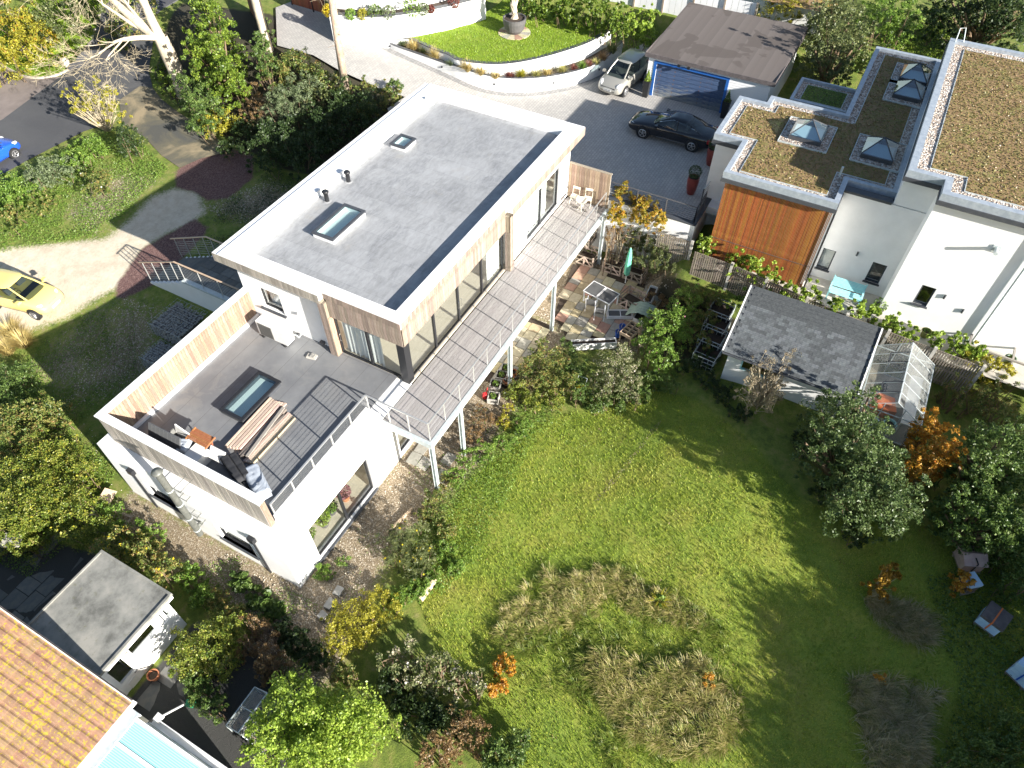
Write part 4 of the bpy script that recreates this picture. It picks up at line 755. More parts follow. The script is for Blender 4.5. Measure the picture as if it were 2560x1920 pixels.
for i in range(24):
    s = (i+0.5)/24; x = f0[0]+(f1[0]-f0[0])*s; y = f0[1]+(f1[1]-f0[1])*s+0.6; dx, dy = (f1[0]-f0[0])/24*0.47, (f1[1]-f0[1])/24*0.47
    MB().bar((x-dx,y-dy,4.6+0.6),(x+dx,y+dy,4.6+0.6),0.03,1.7).build('fence_board', MAT['gatewood'], sf)
MB().tube([(f1[0],f1[1]+0.55,4.3),(f1[0],f1[1]+0.55,6.2)],0.06,6).build('fence_post', MAT['black'], sf)
wp = PT(680,60); wl = thing('white_gate_pier', 'white rendered wall pier behind the bright laurel at the top left', 'wall', (26.5,31.5,4.6))
MB().box(26.2,27.6,30.6,32.6,4.2,6.6).build('pier', MAT['white'], wl); MB().box(26.1,27.7,30.5,32.7,6.603,6.68).build('pier_cap', MAT['coping'], wl)
# ---------------------------------------------------------------- fence panels along the neighbour's passage
fpts = [(14.6,-5.0),(14.35,-7.4),(14.28,-9.35),(14.0,-11.15),(13.6,-13.2),(13.35,-15.07),(13.18,-16.93),(13.04,-18.91),(12.9,-20.9)]
fl_txt = ['panel nearest the drive wall','panel beside the orange slat cladding','second panel from the drive, above the black cages','panel at the upper corner of the slate shed','panel behind the middle of the shed roof','panel behind the right end of the shed roof','panel behind the greenhouse','panel to the right of the greenhouse']
for i in range(8):
    a, b = fpts[i], fpts[i+1]; zt = 2.55
    if i == 0: a, b = (14.97,-5.2), (14.97,-7.06)
    f = thing('slat_fence', 'weathered vertical slat fence ' + fl_txt[i], 'fence', (a[0],a[1],0.75), 0, 'fence panels along the neighbour passage')
    d = np.array(b)-np.array(a); L = np.linalg.norm(d); d = d/L; n = int(L/0.105)
    rot = math.atan2(d[1], d[0]); me = MB().box(-0.036,0.036,-0.014,0.014,0.72,zt).mesh('slat', MAT['greywood'])
    for k in range(n):
        p = np.array(a)+d*((k+0.5)*L/n); o = link(me, 'slat', f); o.matrix_parent_inverse = Matrix.Translation(f.location).inverted(); o.location = (p[0],p[1],random.uniform(-0.01,0.01)); o.rotation_euler = (0,0,rot)
    for z in (zt-0.05, 1.6, 0.9): MB().bar((a[0]+0.03,a[1],z),(b[0]+0.03,b[1],z),0.04,0.05).build('fence_rail', MAT['greywood'], f)
    MB().obox((b[0],b[1],1.6),(0.13,0.13,2.1)).build('fence_post', MAT['concrete'], f)
# ---------------------------------------------------------------- shed with shingled roof
sh = thing('garden_shed', 'white walled garden shed with grey shingle roof beside the greenhouse', 'shed', (10.6,-13.6,0.3))
e0, e1, z0, z1 = 8.9, 12.3, 2.15, 3.3
MB().slab('x',9.2,9.35,-16.2,-10.95,0.0,2.15,[(-13.0,-11.6,1.1,1.95)]).box(9.35,12.3,-11.1,-10.95,0.0,2.2).box(9.35,12.3,-16.2,-16.05,0.0,2.2).build('wall', MAT['white'], sh)
glazed('x', 9.26, -13.0, -11.6, 1.1, 1.95, [-12.3], sh, 0.06, 'aqua')
sl2 = (z1-z0)/(e1-e0); ang = math.atan(sl2)
MB().add([(e0,-10.72,z0-0.06),(e1,-10.72,z1-0.06),(e1,-16.44,z1-0.06),(e0,-16.44,z0-0.06),(e0,-10.72,z0-0.01),(e1,-10.72,z1-0.01),(e1,-16.44,z1-0.01),(e0,-16.44,z0-0.01)],[(3,2,1,0),(4,5,6,7),(0,1,5,4),(1,2,6,5),(2,3,7,6),(3,0,4,7)]).build('roof', MAT['anth'], sh)
MB().add([(e1,-10.72,z1),(e1+0.5,-10.72,z1-0.35),(e1+0.5,-16.44,z1-0.35),(e1,-16.44,z1)],[(0,3,2,1)]).build('rear_roof', MAT['shingle'], sh)
shm = MB().box(-0.13,0.13,-0.138,0.138,0.0,0.014).mesh('shingle', MAT['shingle']); rest = MB(); cnt = 0
rows = 20; Ls = math.hypot(e1-e0, z1-z0)
for r in range(rows):
    s = (r+0.5)/rows; x = e0+(e1-e0)*s; z = z0+(z1-z0)*s+0.004
    for k in range(21):
        y = -10.87-k*0.28-(0.14 if r % 2 else 0)
        if y < -16.35: continue
        dz = random.uniform(0,0.008)
        if cnt < 300:
            o = link(shm, 'shingle', sh); o.matrix_parent_inverse = Matrix.Translation(sh.location).inverted(); o.location = (x,y,z+dz); o.rotation_euler = (random.uniform(-0.01,0.01),-ang+0.05,0); cnt += 1
        else: rest.obox((x,y,z+dz+0.007),(0.26,0.276,0.014),Matrix.Rotation(-ang+0.05,3,'Y'))
rest.build('shingle_remainder', MAT['shingle'], sh, kind='stuff')
MB().bar((e0-0.02,-16.5,z0),(e1,-16.5,z1),0.06,0.16).build('bargeboard', MAT['paint'], sh); MB().bar((e0-0.02,-10.68,z0),(e1,-10.68,z1),0.06,0.16).build('bargeboard', MAT['paint'], sh)
MB().tube([(e0-0.05,-10.7,z0-0.08),(e0-0.05,-16.44,z0-0.08)],0.05,8).build('gutter', MAT['anth'], sh)
# ---------------------------------------------------------------- greenhouse
gh = thing('greenhouse', 'aluminium framed glass greenhouse with open roof vents beside the shed', 'greenhouse', (10.95,-18.0,0.35))
x0, x1, yl, yr, yc, ze, zr = 9.0, 12.85, -16.72, -19.2, -17.98, 1.85, 2.65
xs = np.linspace(x0, x1, 7)
fm = MB()
for y in (yl, yr): fm.bar((x0,y,ze),(x1,y,ze),0.04).bar((x0,y,0.35),(x1,y,0.35),0.05)
fm.bar((x0,yc,zr),(x1,yc,zr),0.05)
for x in (x0, x1):
    fm.bar((x,yl,0.35),(x,yr,0.35),0.05).bar((x,yl,ze),(x,yr,ze),0.035)
    for y in (yl,yr,yc-0.4,yc+0.4): fm.bar((x,y,0.35),(x,y,ze if y in (yl,yr) else zr-0.25),0.035)
fm.build('frame', MAT['galv'], gh)
for i, x in enumerate(xs):
    for y in (yl, yr): MB().bar((x,y,0.35),(x,y,ze),0.022).bar((x,y,ze),(x,yc,zr),0.022).build('glazing_bar', MAT['galv'], gh)
for i in range(6):
    a, b = xs[i], xs[i+1]
    for y in (yl, yr):
        MB().add([(a,y,ze),(b,y,ze),(b,yc,zr),(a,yc,zr)],[(0,1,2,3)]).build('pane', MAT['ghglass'], gh); MB().add([(a,y,0.35),(b,y,0.35),(b,y,ze),(a,y,ze)],[(0,1,2,3)]).build('pane', MAT['ghglass'], gh)
for x in (x0, x1): MB().add([(x,yl,0.35),(x,yr,0.35),(x,yr,ze),(x,yc,zr),(x,yl,ze)],[(0,1,2,3,4)]).build('pane', MAT['ghglass'], gh)
for i in (1,4):
    a, b = xs[i], xs[i+1]; k = 0.55; y2 = yc+(yl-yc)*k; z2 = zr+(ze-zr)*k+0.07
    MB().bar((a,yc,zr+0.02),(a,y2,z2),0.03).bar((b,yc,zr+0.02),(b,y2,z2),0.03).bar((a,y2,z2),(b,y2,z2),0.05).build('roof_vent', MAT['anth'], gh)
struct(MB().box(8.95,12.9,-19.25,-16.7,0.1,0.34).build('greenhouse_floor', MAT['slabgrey']))
for (xa, xb, ya, yb, z, mt, lab) in ((9.3,12.6,-17.2,-16.8,1.1,'greywood','wooden potting bench inside the greenhouse on the shed side'),(9.5,12.6,-19.1,-18.6,1.1,'white_plastic','white staging shelf inside the greenhouse on the outer side')):
    b_ = thing('potting_bench', lab, 'bench', ((xa+xb)/2,(ya+yb)/2,0.34)); MB().box(xa,xb,ya,yb,z-0.04,z).build('bench_top', MAT[mt], b_)
    for x in (xa+0.1, xb-0.1):
        for y in (ya+0.05, yb-0.05): MB().box(x-0.03,x+0.03,y-0.03,y+0.03,0.34,z-0.04).build('leg', MAT[mt], b_)
tag(MB().prism([(10.0,-17.4),(11.0,-17.35),(11.0,-18.2),(10.2,-18.4)],0.345,0.9).prism([(10.3,-17.5),(10.9,-17.5),(10.8,-18.1),(10.4,-18.1)],0.903,1.05).build('orange_sack', MAT['strap'], None, smooth=False), 'orange grow bags heaped on the greenhouse floor', 'bags')
for i, (x, y, m_, la) in enumerate(((11.6,-17.6,'blackplastic','black plastic tub standing on the greenhouse floor near the back'),(9.4,-17.6,'hiveblue','pale blue tub near the greenhouse door on the shed side'),(9.6,-18.3,'aqua','aqua crate under the outer staging by the greenhouse door'))):
    tb = thing('plastic_tub', la, 'tub', (x,y,0.345)); MB().lathe([(0.2,0),(0.26,0.4),(0.28,0.42),(0.24,0.4),(0.2,0.1)],(x,y,0.345),16,True).build('tub_body', MAT[m_], tb); MB().lathe([(0.22,0.3),(0.0,0.31)],(x,y,0.345),16,False).build('tub_contents', MAT['soil'], tb)
# ---------------------------------------------------------------- bungalow at the lower left
bu = thing('bungalow', 'neighbouring bungalow with lichen-covered clay tile roof at the lower left corner', 'bungalow', (-17,4,-0.8))
MB().box(-24,-14.5,1.45,12,-0.9,1.95).build('wall', MAT['white'], bu)
slope = R(24); ey, ez = 1.05, 2.02
tile_me = MB()
prof = [(-0.16,0.0),(-0.11,0.045),(-0.04,0.062),(0.03,0.05),(0.075,0.012),(0.11,0.0),(0.16,0.004)]
tv = [(x,y,z*1.25+(0.032 if y < 0 else 0.0)) for y in (-0.19,0.17) for x, z in prof] + [(x,-0.19,z-0.02) for x, z in prof]
n7 = len(prof); tile_me.add(tv, [(i,i+1,n7+i+1,n7+i) for i in range(n7-1)] + [(2*n7+i,2*n7+i+1,i+1,i) for i in range(n7-1)])
tm = tile_me.mesh('roof_tile', MAT['claytile']); tcnt = 0
rl = 7.4
MB().add([(-24,ey,ez-0.06),(-14.3,ey,ez-0.06),(-14.3,ey+rl*math.cos(slope),ez+rl*math.sin(slope)-0.06),(-24,ey+rl*math.cos(slope),ez+rl*math.sin(slope)-0.06)],[(0,1,2,3)]).build('roof', MAT['hivegrey'], bu)
for r in range(22):
    for k in range(13):
        s = 0.12+r*0.33; x = -14.52-k*0.305
        o = link(tm, 'roof_tile', bu); o.matrix_parent_inverse = Matrix.Translation(bu.location).inverted(); o.location = (x+random.uniform(-0.004,0.004), ey+s*math.cos(slope), ez+s*math.sin(slope)+random.uniform(0,0.006)); o.rotation_euler = (slope,0,random.uniform(-0.008,0.008)); tcnt += 1
MB().bar((-14.36,ey-0.05,ez-0.05),(-14.36,ey+rl*math.cos(slope),ez+rl*math.sin(slope)-0.05),0.04,0.16).build('bargeboard', MAT['concrete'], bu)
MB().box(-24,-14.3,ey-0.14,ey-0.02,ez-0.16,ez-0.04).build('gutter', MAT['paint'], bu); MB().box(-24,-14.42,1.12,1.4,1.5,1.93).build('fascia', MAT['paint'], bu)
ex = thing('flat_roof_extension', 'white extension with stained grey flat roof beside the bungalow', 'extension', (-12.8,4.2,-0.8))
er = MB().box(-14.34,-11.2,2.6,5.95,1.86,1.99).build('roof', MAT['oldroof'], ex); MB().box(-11.25,-11.16,2.55,6.0,1.9,2.05).box(-14.3,-11.25,2.53,2.62,1.9,2.04).box(-14.3,-11.25,5.93,6.0,1.9,2.04).build('roof_edge', MAT['oldroof'], er)
MB().box(-14.34,-11.2,2.58,2.66,1.7,1.86).build('fascia', MAT['paint'], ex)
MB().slab('y',2.78,2.98,-14.3,-11.4,-0.9,1.86,[(-13.3,-12.15,0.75,1.6),(-14.2,-13.45,-0.8,1.55),(-11.95,-11.5,0.7,1.62)]).box(-11.6,-11.4,2.98,5.8,-0.9,1.86).box(-14.3,-11.6,5.6,5.8,-0.9,1.86).build('wall', MAT['white'], ex)
glazed('y', 2.86, -13.3, -12.15, 0.75, 1.6, [], ex, 0.07, 'paint'); glazed('y', 2.86, -11.95, -11.5, 0.7, 1.62, [-11.76], ex, 0.08, 'paint')
dr = glazed('y', 2.86, -14.2, -13.45, 0.1, 1.55, [], ex, 0.1, 'paint', name='door'); MB().box(-14.2,-13.45,2.8,2.9,-0.8,0.1).build('door_panel', MAT['paint'], dr); MB().box(-14.0,-13.65,2.78,2.8,-0.6,-0.1).build('door_moulding', MAT['white_plastic'], dr); MB().tube([(-13.5,2.76,0.1),(-13.62,2.76,0.1)],0.015,6).build('handle', MAT['black'], dr)
lmp = MB().tube([(-13.38,2.76,1.55),(-13.38,2.6,1.62)],0.03,6).build('wall_lamp', MAT['chrome'], ex); MB().lathe([(0.02,0.08),(0.1,0.0),(0.1,-0.06)],(-13.38,2.56,1.6),12,False).build('lamp_shade', MAT['cream'], lmp)
MB().box(-14.25,-11.7,3.2,5.5,-0.85,-0.7).build('inner_floor', MAT['slate'], ex); MB().box(-13.6,-13.58,3.4,5.4,-0.7,1.6).build('partition', MAT['seat'], ex)
co = thing('conservatory', 'lean-to conservatory with pale blue ribbed polycarbonate roof at the bottom edge', 'conservatory', (-16,-1,-0.8))
cz = lambda y: 1.86-(0.62-y)*0.12
for xa, xb in ((-15.38,-14.72),(-16.3,-15.48),(-17.2,-16.4),(-18.2,-17.3)):
    MB().add([(xa,0.55,cz(0.55)),(xb,0.55,cz(0.55)),(xb,-3.4,cz(-3.4)),(xa,-3.4,cz(-3.4))],[(0,3,2,1)]).build('roof_panel', MAT['poly'], co)
for x in (-14.66,-15.43,-16.35,-17.25): MB().bar((x,0.6,cz(0.6)+0.02),(x,-3.45,cz(-3.45)+0.02),0.1,0.06).build('glazing_bar', MAT['paint'], co)
MB().box(-18.2,-14.5,0.56,1.0,1.75,1.9).build('flashing', MAT['galv'], co); MB().box(-14.62,-14.56,-3.4,0.5,-0.8,1.3).build('end_wall', MAT['paint'], co)
gtr = MB().box(-14.52,-14.34,-3.6,0.4,1.2,1.24).box(-14.55,-14.52,-3.6,0.4,1.24,1.36).box(-14.36,-14.33,-3.6,0.4,1.24,1.36).build('gutter', MAT['white_plastic'], co)
MB().obox((-14.3,0.25,1.35),(0.24,0.2,0.18)).build('hopper', MAT['white_plastic'], gtr); MB().tube([(-14.25,0.25,1.3),(-13.6,0.4,0.3)],0.035,8).build('downpipe', MAT['white_plastic'], gtr)
cf = thing('cold_frame', 'small glass cold frame house tucked behind the lime green shrub', 'cold frame', (-12.8,-2.0,-0.6))
cx0, cx1, cy0, cy1 = -13.4, -12.0, -2.75, -1.3; zc0, zc1 = 0.25, 0.75; ym = (cy0+cy1)/2
f_ = MB()
for y in (cy0,cy1): f_.bar((cx0,y,zc0),(cx1,y,zc0),0.035).bar((cx0,y,-0.6),(cx1,y,-0.6),0.05)
f_.bar((cx0,ym,zc1),(cx1,ym,zc1),0.04)
for x in (cx0,cx1,(cx0+cx1)/2):
    for y in (cy0,cy1): f_.bar((x,y,-0.6),(x,y,zc0),0.03).bar((x,y,zc0),(x,ym,zc1),0.03)
f_.build('frame', MAT['galv'], cf)
for y in (cy0,cy1):
    MB().add([(cx0,y,zc0),(cx1,y,zc0),(cx1,ym,zc1),(cx0,ym,zc1)],[(0,1,2,3)]).build('pane', MAT['ghglass'], cf); MB().add([(cx0,y,-0.6),(cx1,y,-0.6),(cx1,y,zc0),(cx0,y,zc0)],[(0,1,2,3)]).build('pane', MAT['ghglass'], cf)
MB().box(cx0+0.05,cx1-0.05,cy0+0.05,cy1-0.05,-0.6,-0.1).build('soil_bed', MAT['soil'], cf)
# ---------------------------------------------------------------- cars
def car(name, label, loc, rz, paint, L, Wd, body, cab, wheels, wr, front, group=None):
    c = thing(name, label, 'car', loc, rz, group); hw = Wd/2
    B = lambda mb, n, m, p=None, **k: mb.build(n, MAT[m] if isinstance(m, str) else m, p or c, world=False, **k)
    mb = MB(); vs = []; m = 11
    for (x, w, zl, zs, zt) in body:
        w = w*hw; half = [(0.80*w,zl),(0.965*w,zl+0.10),(w,(zl+zs)*0.5),(0.975*w,zs),(0.80*w,zt-0.02)]
        vs += [(x,y,z) for y, z in half] + [(x,0,zt+0.02)] + [(x,-y,z) for y, z in half[::-1]]
    n = len(body); fs = [(i*m+k,i*m+k+1,(i+1)*m+k+1,(i+1)*m+k) for i in range(n-1) for k in range(m-1)] + [(i*m+m-1,i*m,(i+1)*m,(i+1)*m+m-1) for i in range(n-1)]
    fs += [tuple(range(m-1,-1,-1)), tuple((n-1)*m+k for k in range(m))]
    bo = B(mb.add(vs, fs), 'body', paint, smooth=True); sb = bo.modifiers.new('s', 'SUBSURF'); sb.levels = 2; sb.render_levels = 2
    xb0, xb1, wb, zb, xr0, xr1, wr_, zr = cab
    def loop(x0, x1, w, z, k, nn=32, e=4.5):
        out = []; cx, hx = (x0+x1)/2, (x1-x0)/2
        for i in range(nn):
            t_ = 6.28319*i/nn; ct, st = math.cos(t_), math.sin(t_)
            out.append((cx+hx*math.copysign(abs(ct)**(2/e),ct), w*math.copysign(abs(st)**(2/e),st), z+k*(1-abs(st)**2)*0.0))
        return out
    rings = []
    for s in (0.0, 0.5, 1.0):
        bulge = 0.035*math.sin(math.pi*s); rings.append(loop(xb0+(xr0-xb0)*s-bulge*2, xb1+(xr1-xb1)*s+bulge*2, (wb+(wr_-wb)*s)+bulge, zb+(zr-zb)*s, 0))
    nn = 32; g = MB(); g.add([p for r in rings for p in r], [(i*nn+k,i*nn+(k+1)%nn,(i+1)*nn+(k+1)%nn,(i+1)*nn+k) for i in range(2) for k in range(nn)]); gl = B(g, 'windows', 'carglass', smooth=True)
    top = rings[2]; rr = MB(); r0 = [(p[0],p[1],p[2]-0.02) for p in loop(xr0-0.05,xr1+0.05,wr_+0.035,zr,0)]; r1 = [(x*1.0,y*0.93,zr+0.035) for x, y, z in loop(xr0+0.05,xr1-0.03,wr_,zr,0)]; r2 = [(x,y,zr+0.06) for x, y, z in loop(xr0+(xr1-xr0)*0.3,xr1-(xr1-xr0)*0.3,wr_*0.5,zr,0)]
    rr.add(r0+r1+r2, [(i*nn+k,i*nn+(k+1)%nn,(i+1)*nn+(k+1)%nn,(i+1)*nn+k) for i in range(2) for k in range(nn)]+[tuple(range(2*nn,3*nn))]); B(rr, 'roof', paint, smooth=True)
    for i in (3,13,19,29): B(MB().tube([rings[0][i],rings[1][i],rings[2][i]],[0.05,0.04,0.04],6), 'pillar', paint)
    for i in ((24,8)): B(MB().tube([rings[0][i],rings[1][i],rings[2][i]],0.03,6), 'pillar', 'black')
    B(MB().box(xb0+0.4,xb1-0.9,-wb*0.85,wb*0.85,zb-0.12,zb-0.03), 'cabin_floor', 'seat')
    for x in (-0.1, -0.95):
        if x > xb0+0.3:
            for y in (0.36,-0.36): B(MB().obox((x,y,zb+0.08),(0.16,0.42,0.5),Matrix.Rotation(-0.25,3,'Y')), 'seat', 'seat')
    B(MB().obox((xb1-0.55,0,zb),(0.4,wb*1.6,0.08)), 'dashboard', 'black'); B(MB().tube([(xb1-0.75,-0.36+0.16*math.cos(k*0.6283),zb+0.1+0.16*math.sin(k*0.6283)) for k in range(11)],0.015,5), 'steering_wheel', 'black')
    for x in wheels:
        for sgn in (1,-1):
            y = sgn*(hw-0.10); tyre = MB(); pr = [(wr*0.62,-0.105),(wr*0.95,-0.105),(wr,-0.07),(wr,0.07),(wr*0.95,0.105),(wr*0.62,0.105)]
            tv = [(x+r*math.cos(6.28319*k/20), y+yy, wr+r*math.sin(6.28319*k/20)) for r, yy in pr for k in range(20)]; tyre.add(tv, [(i*20+k,i*20+(k+1)%20,(i+1)*20+(k+1)%20,(i+1)*20+k) for i in range(5) for k in range(20)])
            B(MB().tube([(x,y-sgn*0.05,wr),(x,y+sgn*0.112,wr)],wr+0.055,20), 'wheel_arch', 'black')
            w_ = B(MB().add(tyre.v, [f for f in tyre.f]), 'wheel', 'tyre'); w_.location.y = sgn*0.04
            rim = MB().tube([(x,y+sgn*0.03,wr),(x,y+sgn*0.05,wr)],wr*0.22,12)
            for k in range(5):
                a_ = 1.25664*k+0.3; rim.bar((x,y+sgn*0.06,wr),(x+wr*0.62*math.cos(a_),y+sgn*0.09,wr+wr*0.62*math.sin(a_)),0.075,0.03)
            rim.tube([(x+wr*0.64*math.cos(6.28319*k/20),y+sgn*0.095,wr+wr*0.64*math.sin(6.28319*k/20)) for k in range(21)],0.022,5); r_ = B(rim, 'rim', 'alloy', w_)
    xf = L/2
    for sgn in (1,-1):
        B(MB().obox((xb1-0.35,sgn*(hw+0.06),zb+0.05),(0.16,0.2,0.14)).obox((xb1-0.33,sgn*(hw-0.06),zb+0.01),(0.06,0.12,0.05)), 'mirror', paint)
        lm = MB(); fx, fy, fz, fl, fwd, fh = front['lamp']; lv = []
        lm.lathe([(0.0,-0.5),(0.35,-0.42),(0.5,0.0),(0.35,0.42),(0.0,0.5)],(0,0,0),14,False); lm.v = [(fx+v[0]*fl, sgn*fy+v[1]*fwd-v[0]*0.15*sgn, fz+v[2]*fh-v[0]*fh*0.25) for v in lm.v]; B(lm, 'head_lamp', 'lampglass', smooth=True)
        B(MB().obox((-xf+0.16,sgn*(hw*0.78),front['tz']),(0.16,0.32,0.18)), 'tail_lamp', 'tail')
        B(MB().box(xb0+0.6,xb1-0.4,sgn*(hw-0.005),sgn*(hw+0.006),0.34,0.36) if sgn > 0 else MB().box(xb0+0.6,xb1-0.4,-hw-0.006,-hw+0.005,0.34,0.36), 'side_trim', 'chrome' if front.get('trim') else 'black')
        if front.get('trim'): B(MB().tube([(p[0],p[1]*1.02,p[2]) for p in (rings[0][2 if sgn > 0 else 30], rings[1][4 if sgn > 0 else 28], rings[2][7 if sgn > 0 else 25], rings[1][12 if sgn > 0 else 20], rings[0][14 if sgn > 0 else 18])],0.012,5), 'window_trim', 'chrome')
    gx, gz, gw, gh = front['grille']; B(MB().obox((gx,0,gz),(0.08,gw,gh),Matrix.Rotation(-0.25,3,'Y')), 'grille', 'black')
    B(MB().obox((gx+0.045,0,gz),(0.02,0.12,0.08)), 'badge', 'chrome')
    px_, pz_ = front['plate']; B(MB().obox((px_,0,pz_),(0.02,0.52,0.11),Matrix.Rotation(-0.12,3,'Y')), 'number_plate', 'plate')
    if front.get('text'):
        cu = bpy.data.curves.new('plate_text', 'FONT'); cu.body = front['text']; cu.size = 0.095; cu.align_x = 'CENTER'; cu.align_y = 'CENTER'; cu.extrude = 0.002
        cu.materials.append(MAT['black']); tmp_ = bpy.data.objects.new('plate_text', cu); COL.objects.link(tmp_); bpy.context.view_layer.update(); me_ = bpy.data.meshes.new_from_object(tmp_.evaluated_get(bpy.context.evaluated_depsgraph_get())); bpy.data.objects.remove(tmp_); o = link(me_, 'plate_lettering', c, None, False); o.location = (px_+0.014,0,pz_); o.rotation_euler = (R(90),0,R(90))
    return c
car('coupe_car', 'black two-door coupe parked in front of the blue garage door', (23.05,-2.85,3.0), R(90), 'carblack', 5.07, 1.87,
    [(-2.53,0.62,0.45,0.72,0.80),(-2.47,0.86,0.26,0.80,0.94),(-2.2,0.95,0.22,0.86,1.0),(-1.6,1.0,0.2,0.9,1.02),(-0.8,1.0,0.18,0.91,0.98),(0.2,1.0,0.18,0.9,0.96),(0.9,1.0,0.18,0.86,0.95),(1.5,0.99,0.2,0.8,0.91),(2.0,0.96,0.2,0.72,0.82),(2.35,0.88,0.22,0.64,0.72),(2.5,0.7,0.3,0.54,0.6),(2.54,0.5,0.36,0.48,0.52)],
    (-2.0,1.05,0.80,0.93,-0.95,0.15,0.56,1.38), (-1.5,1.46), 0.34, dict(lamp=(2.12,0.66,0.62,0.5,0.3,0.24), tz=0.76, grille=(2.44,0.55,0.7,0.2), plate=(2.53,0.4), trim=True))
car('compact_car', 'champagne silver compact people carrier parked between planter wall and garage', (27.45,2.05,3.0), R(173), 'carsilver', 4.08, 1.75,
    [(-2.04,0.7,0.4,0.9,1.0),(-1.98,0.92,0.25,0.95,1.08),(-1.6,0.99,0.2,0.98,1.06),(-0.8,1.0,0.18,0.98,1.04),(0.2,1.0,0.18,0.96,1.02),(0.9,1.0,0.18,0.93,1.02),(1.3,0.99,0.2,0.88,0.98),(1.65,0.96,0.2,0.8,0.88),(1.9,0.88,0.22,0.68,0.74),(2.01,0.7,0.28,0.56,0.6),(2.05,0.5,0.34,0.5,0.53)],
    (-1.98,1.25,0.80,0.98,-1.72,0.25,0.60,1.56), (-1.25,1.24), 0.31, dict(lamp=(1.66,0.62,0.74,0.55,0.28,0.26), tz=0.95, grille=(1.98,0.52,0.95,0.24), plate=(2.055,0.5), text='OU63 YXZ'))
yp1 = np.array(QT(0,1,90,850,0.9)); yp2 = np.array(QT(0,1,455,935,0.75)); yd = yp2-yp1; yaw = math.atan2(yd[1], yd[0]); yc_ = yp2 - yd/np.linalg.norm(yd)*1.85
car('hatchback_car', 'pale yellow hatchback on the chalk track, cut by the left edge', (yc_[0],yc_[1],float(ter(yc_[0]+0.5,yc_[1]))+0.04), yaw, 'caryellow', 3.85, 1.68,
    [(-1.92,0.7,0.4,0.85,0.95),(-1.85,0.92,0.25,0.92,1.0),(-1.4,0.99,0.2,0.94,1.0),(-0.6,1.0,0.18,0.94,1.0),(0.3,1.0,0.18,0.92,0.98),(0.85,1.0,0.18,0.89,0.97),(1.25,0.98,0.2,0.83,0.92),(1.6,0.93,0.2,0.74,0.82),(1.82,0.82,0.24,0.62,0.68),(1.91,0.62,0.3,0.52,0.56)],
    (-1.8,1.15,0.76,0.95,-1.45,0.15,0.58,1.46), (-1.2,1.22), 0.29, dict(lamp=(1.52,0.58,0.68,0.5,0.3,0.24), tz=0.85, grille=(1.80,0.60,0.5,0.12), plate=(1.92,0.44)))
bz = float(ter(2.4,32.1))
car('blue_car', 'bright blue car at the left edge beside the hedge', (3.1,32.0,bz+0.04), R(4), 'carblue', 4.1, 1.72,
    [(-2.04,0.7,0.4,0.9,1.0),(-1.98,0.92,0.25,0.95,1.05),(-1.6,0.99,0.2,0.95,1.03),(-0.8,1.0,0.18,0.95,1.0),(0.2,1.0,0.18,0.93,0.98),(0.9,1.0,0.18,0.9,0.97),(1.4,0.98,0.2,0.82,0.9),(1.8,0.9,0.2,0.7,0.76),(2.0,0.7,0.28,0.56,0.6),(2.05,0.5,0.34,0.5,0.53)],
    (-1.9,1.15,0.78,0.96,-1.5,0.15,0.58,1.46), (-1.25,1.25), 0.3, dict(lamp=(1.66,0.62,0.7,0.5,0.28,0.22), tz=0.9, grille=(1.98,0.5,0.7,0.16), plate=(2.05,0.45)))
tp = QT(0,0,1400,95,0.7)
car('parked_van', 'dark blue car half hidden behind the bare tree at the top', (21.0,34.6,float(ter(21,34.6))+0.05), R(150), 'carblue', 4.4, 1.8,
    [(-2.2,0.7,0.4,0.9,1.0),(-2.1,0.92,0.25,0.95,1.05),(-1.6,0.99,0.2,0.95,1.03),(-0.8,1.0,0.18,0.95,1.0),(0.2,1.0,0.18,0.93,0.98),(0.9,1.0,0.18,0.9,0.97),(1.5,0.98,0.2,0.82,0.9),(2.0,0.9,0.2,0.7,0.76),(2.15,0.7,0.28,0.56,0.6),(2.2,0.5,0.34,0.5,0.53)],
    (-2.0,1.15,0.8,0.96,-1.6,0.15,0.6,1.5), (-1.35,1.35), 0.32, dict(lamp=(1.8,0.64,0.7,0.5,0.28,0.22), tz=0.9, grille=(2.12,0.5,0.7,0.16), plate=(2.2,0.45)))

# ---------------------------------------------------------------- terrace things
ac = thing('heat_pump', 'white heat pump unit standing on the terrace against the house wall', 'heat pump', (-0.55,6.52,3.06))
MB().box(-0.8,-0.32,5.76,7.3,3.16,3.96).build('casing', MAT['white_plastic'], ac); MB().box(-0.82,-0.80,6.45,7.2,3.2,3.9).build('fan_grille', MAT['seat'], ac)
for k in range(9): MB().box(-0.835,-0.82,6.47,7.18,3.24+k*0.075,3.255+k*0.075).build('grille_bar', MAT['black'], ac)
for y in (5.9,7.1): MB().box(-0.85,-0.3,y-0.05,y+0.05,3.06,3.157).build('foot', MAT['blackplastic'], ac)
MB().tube([(-0.4,5.76,3.5),(-0.3,5.6,3.45),(-0.2,5.62,3.2),(0.05,5.7,3.15)],0.025,6).build('pipework', MAT['galv'], ac); MB().box(-0.56,-0.5,5.745,5.757,3.3,3.4).build('rating_label', MAT['coping'], ac)
pv = thing('paving_block', 'loose grey concrete block lying on the terrace below the wall vent', 'block', (-0.75,4.5,3.06)); MB().obox((-0.75,4.5,3.1),(0.24,0.42,0.08),Matrix.Rotation(0.2,3,'Z')).build('block', MAT['concrete'], pv); MB().obox((-0.72,4.45,3.165),(0.2,0.2,0.05),Matrix.Rotation(0.2,3,'Z')).build('offcut', MAT['stone'], pv)
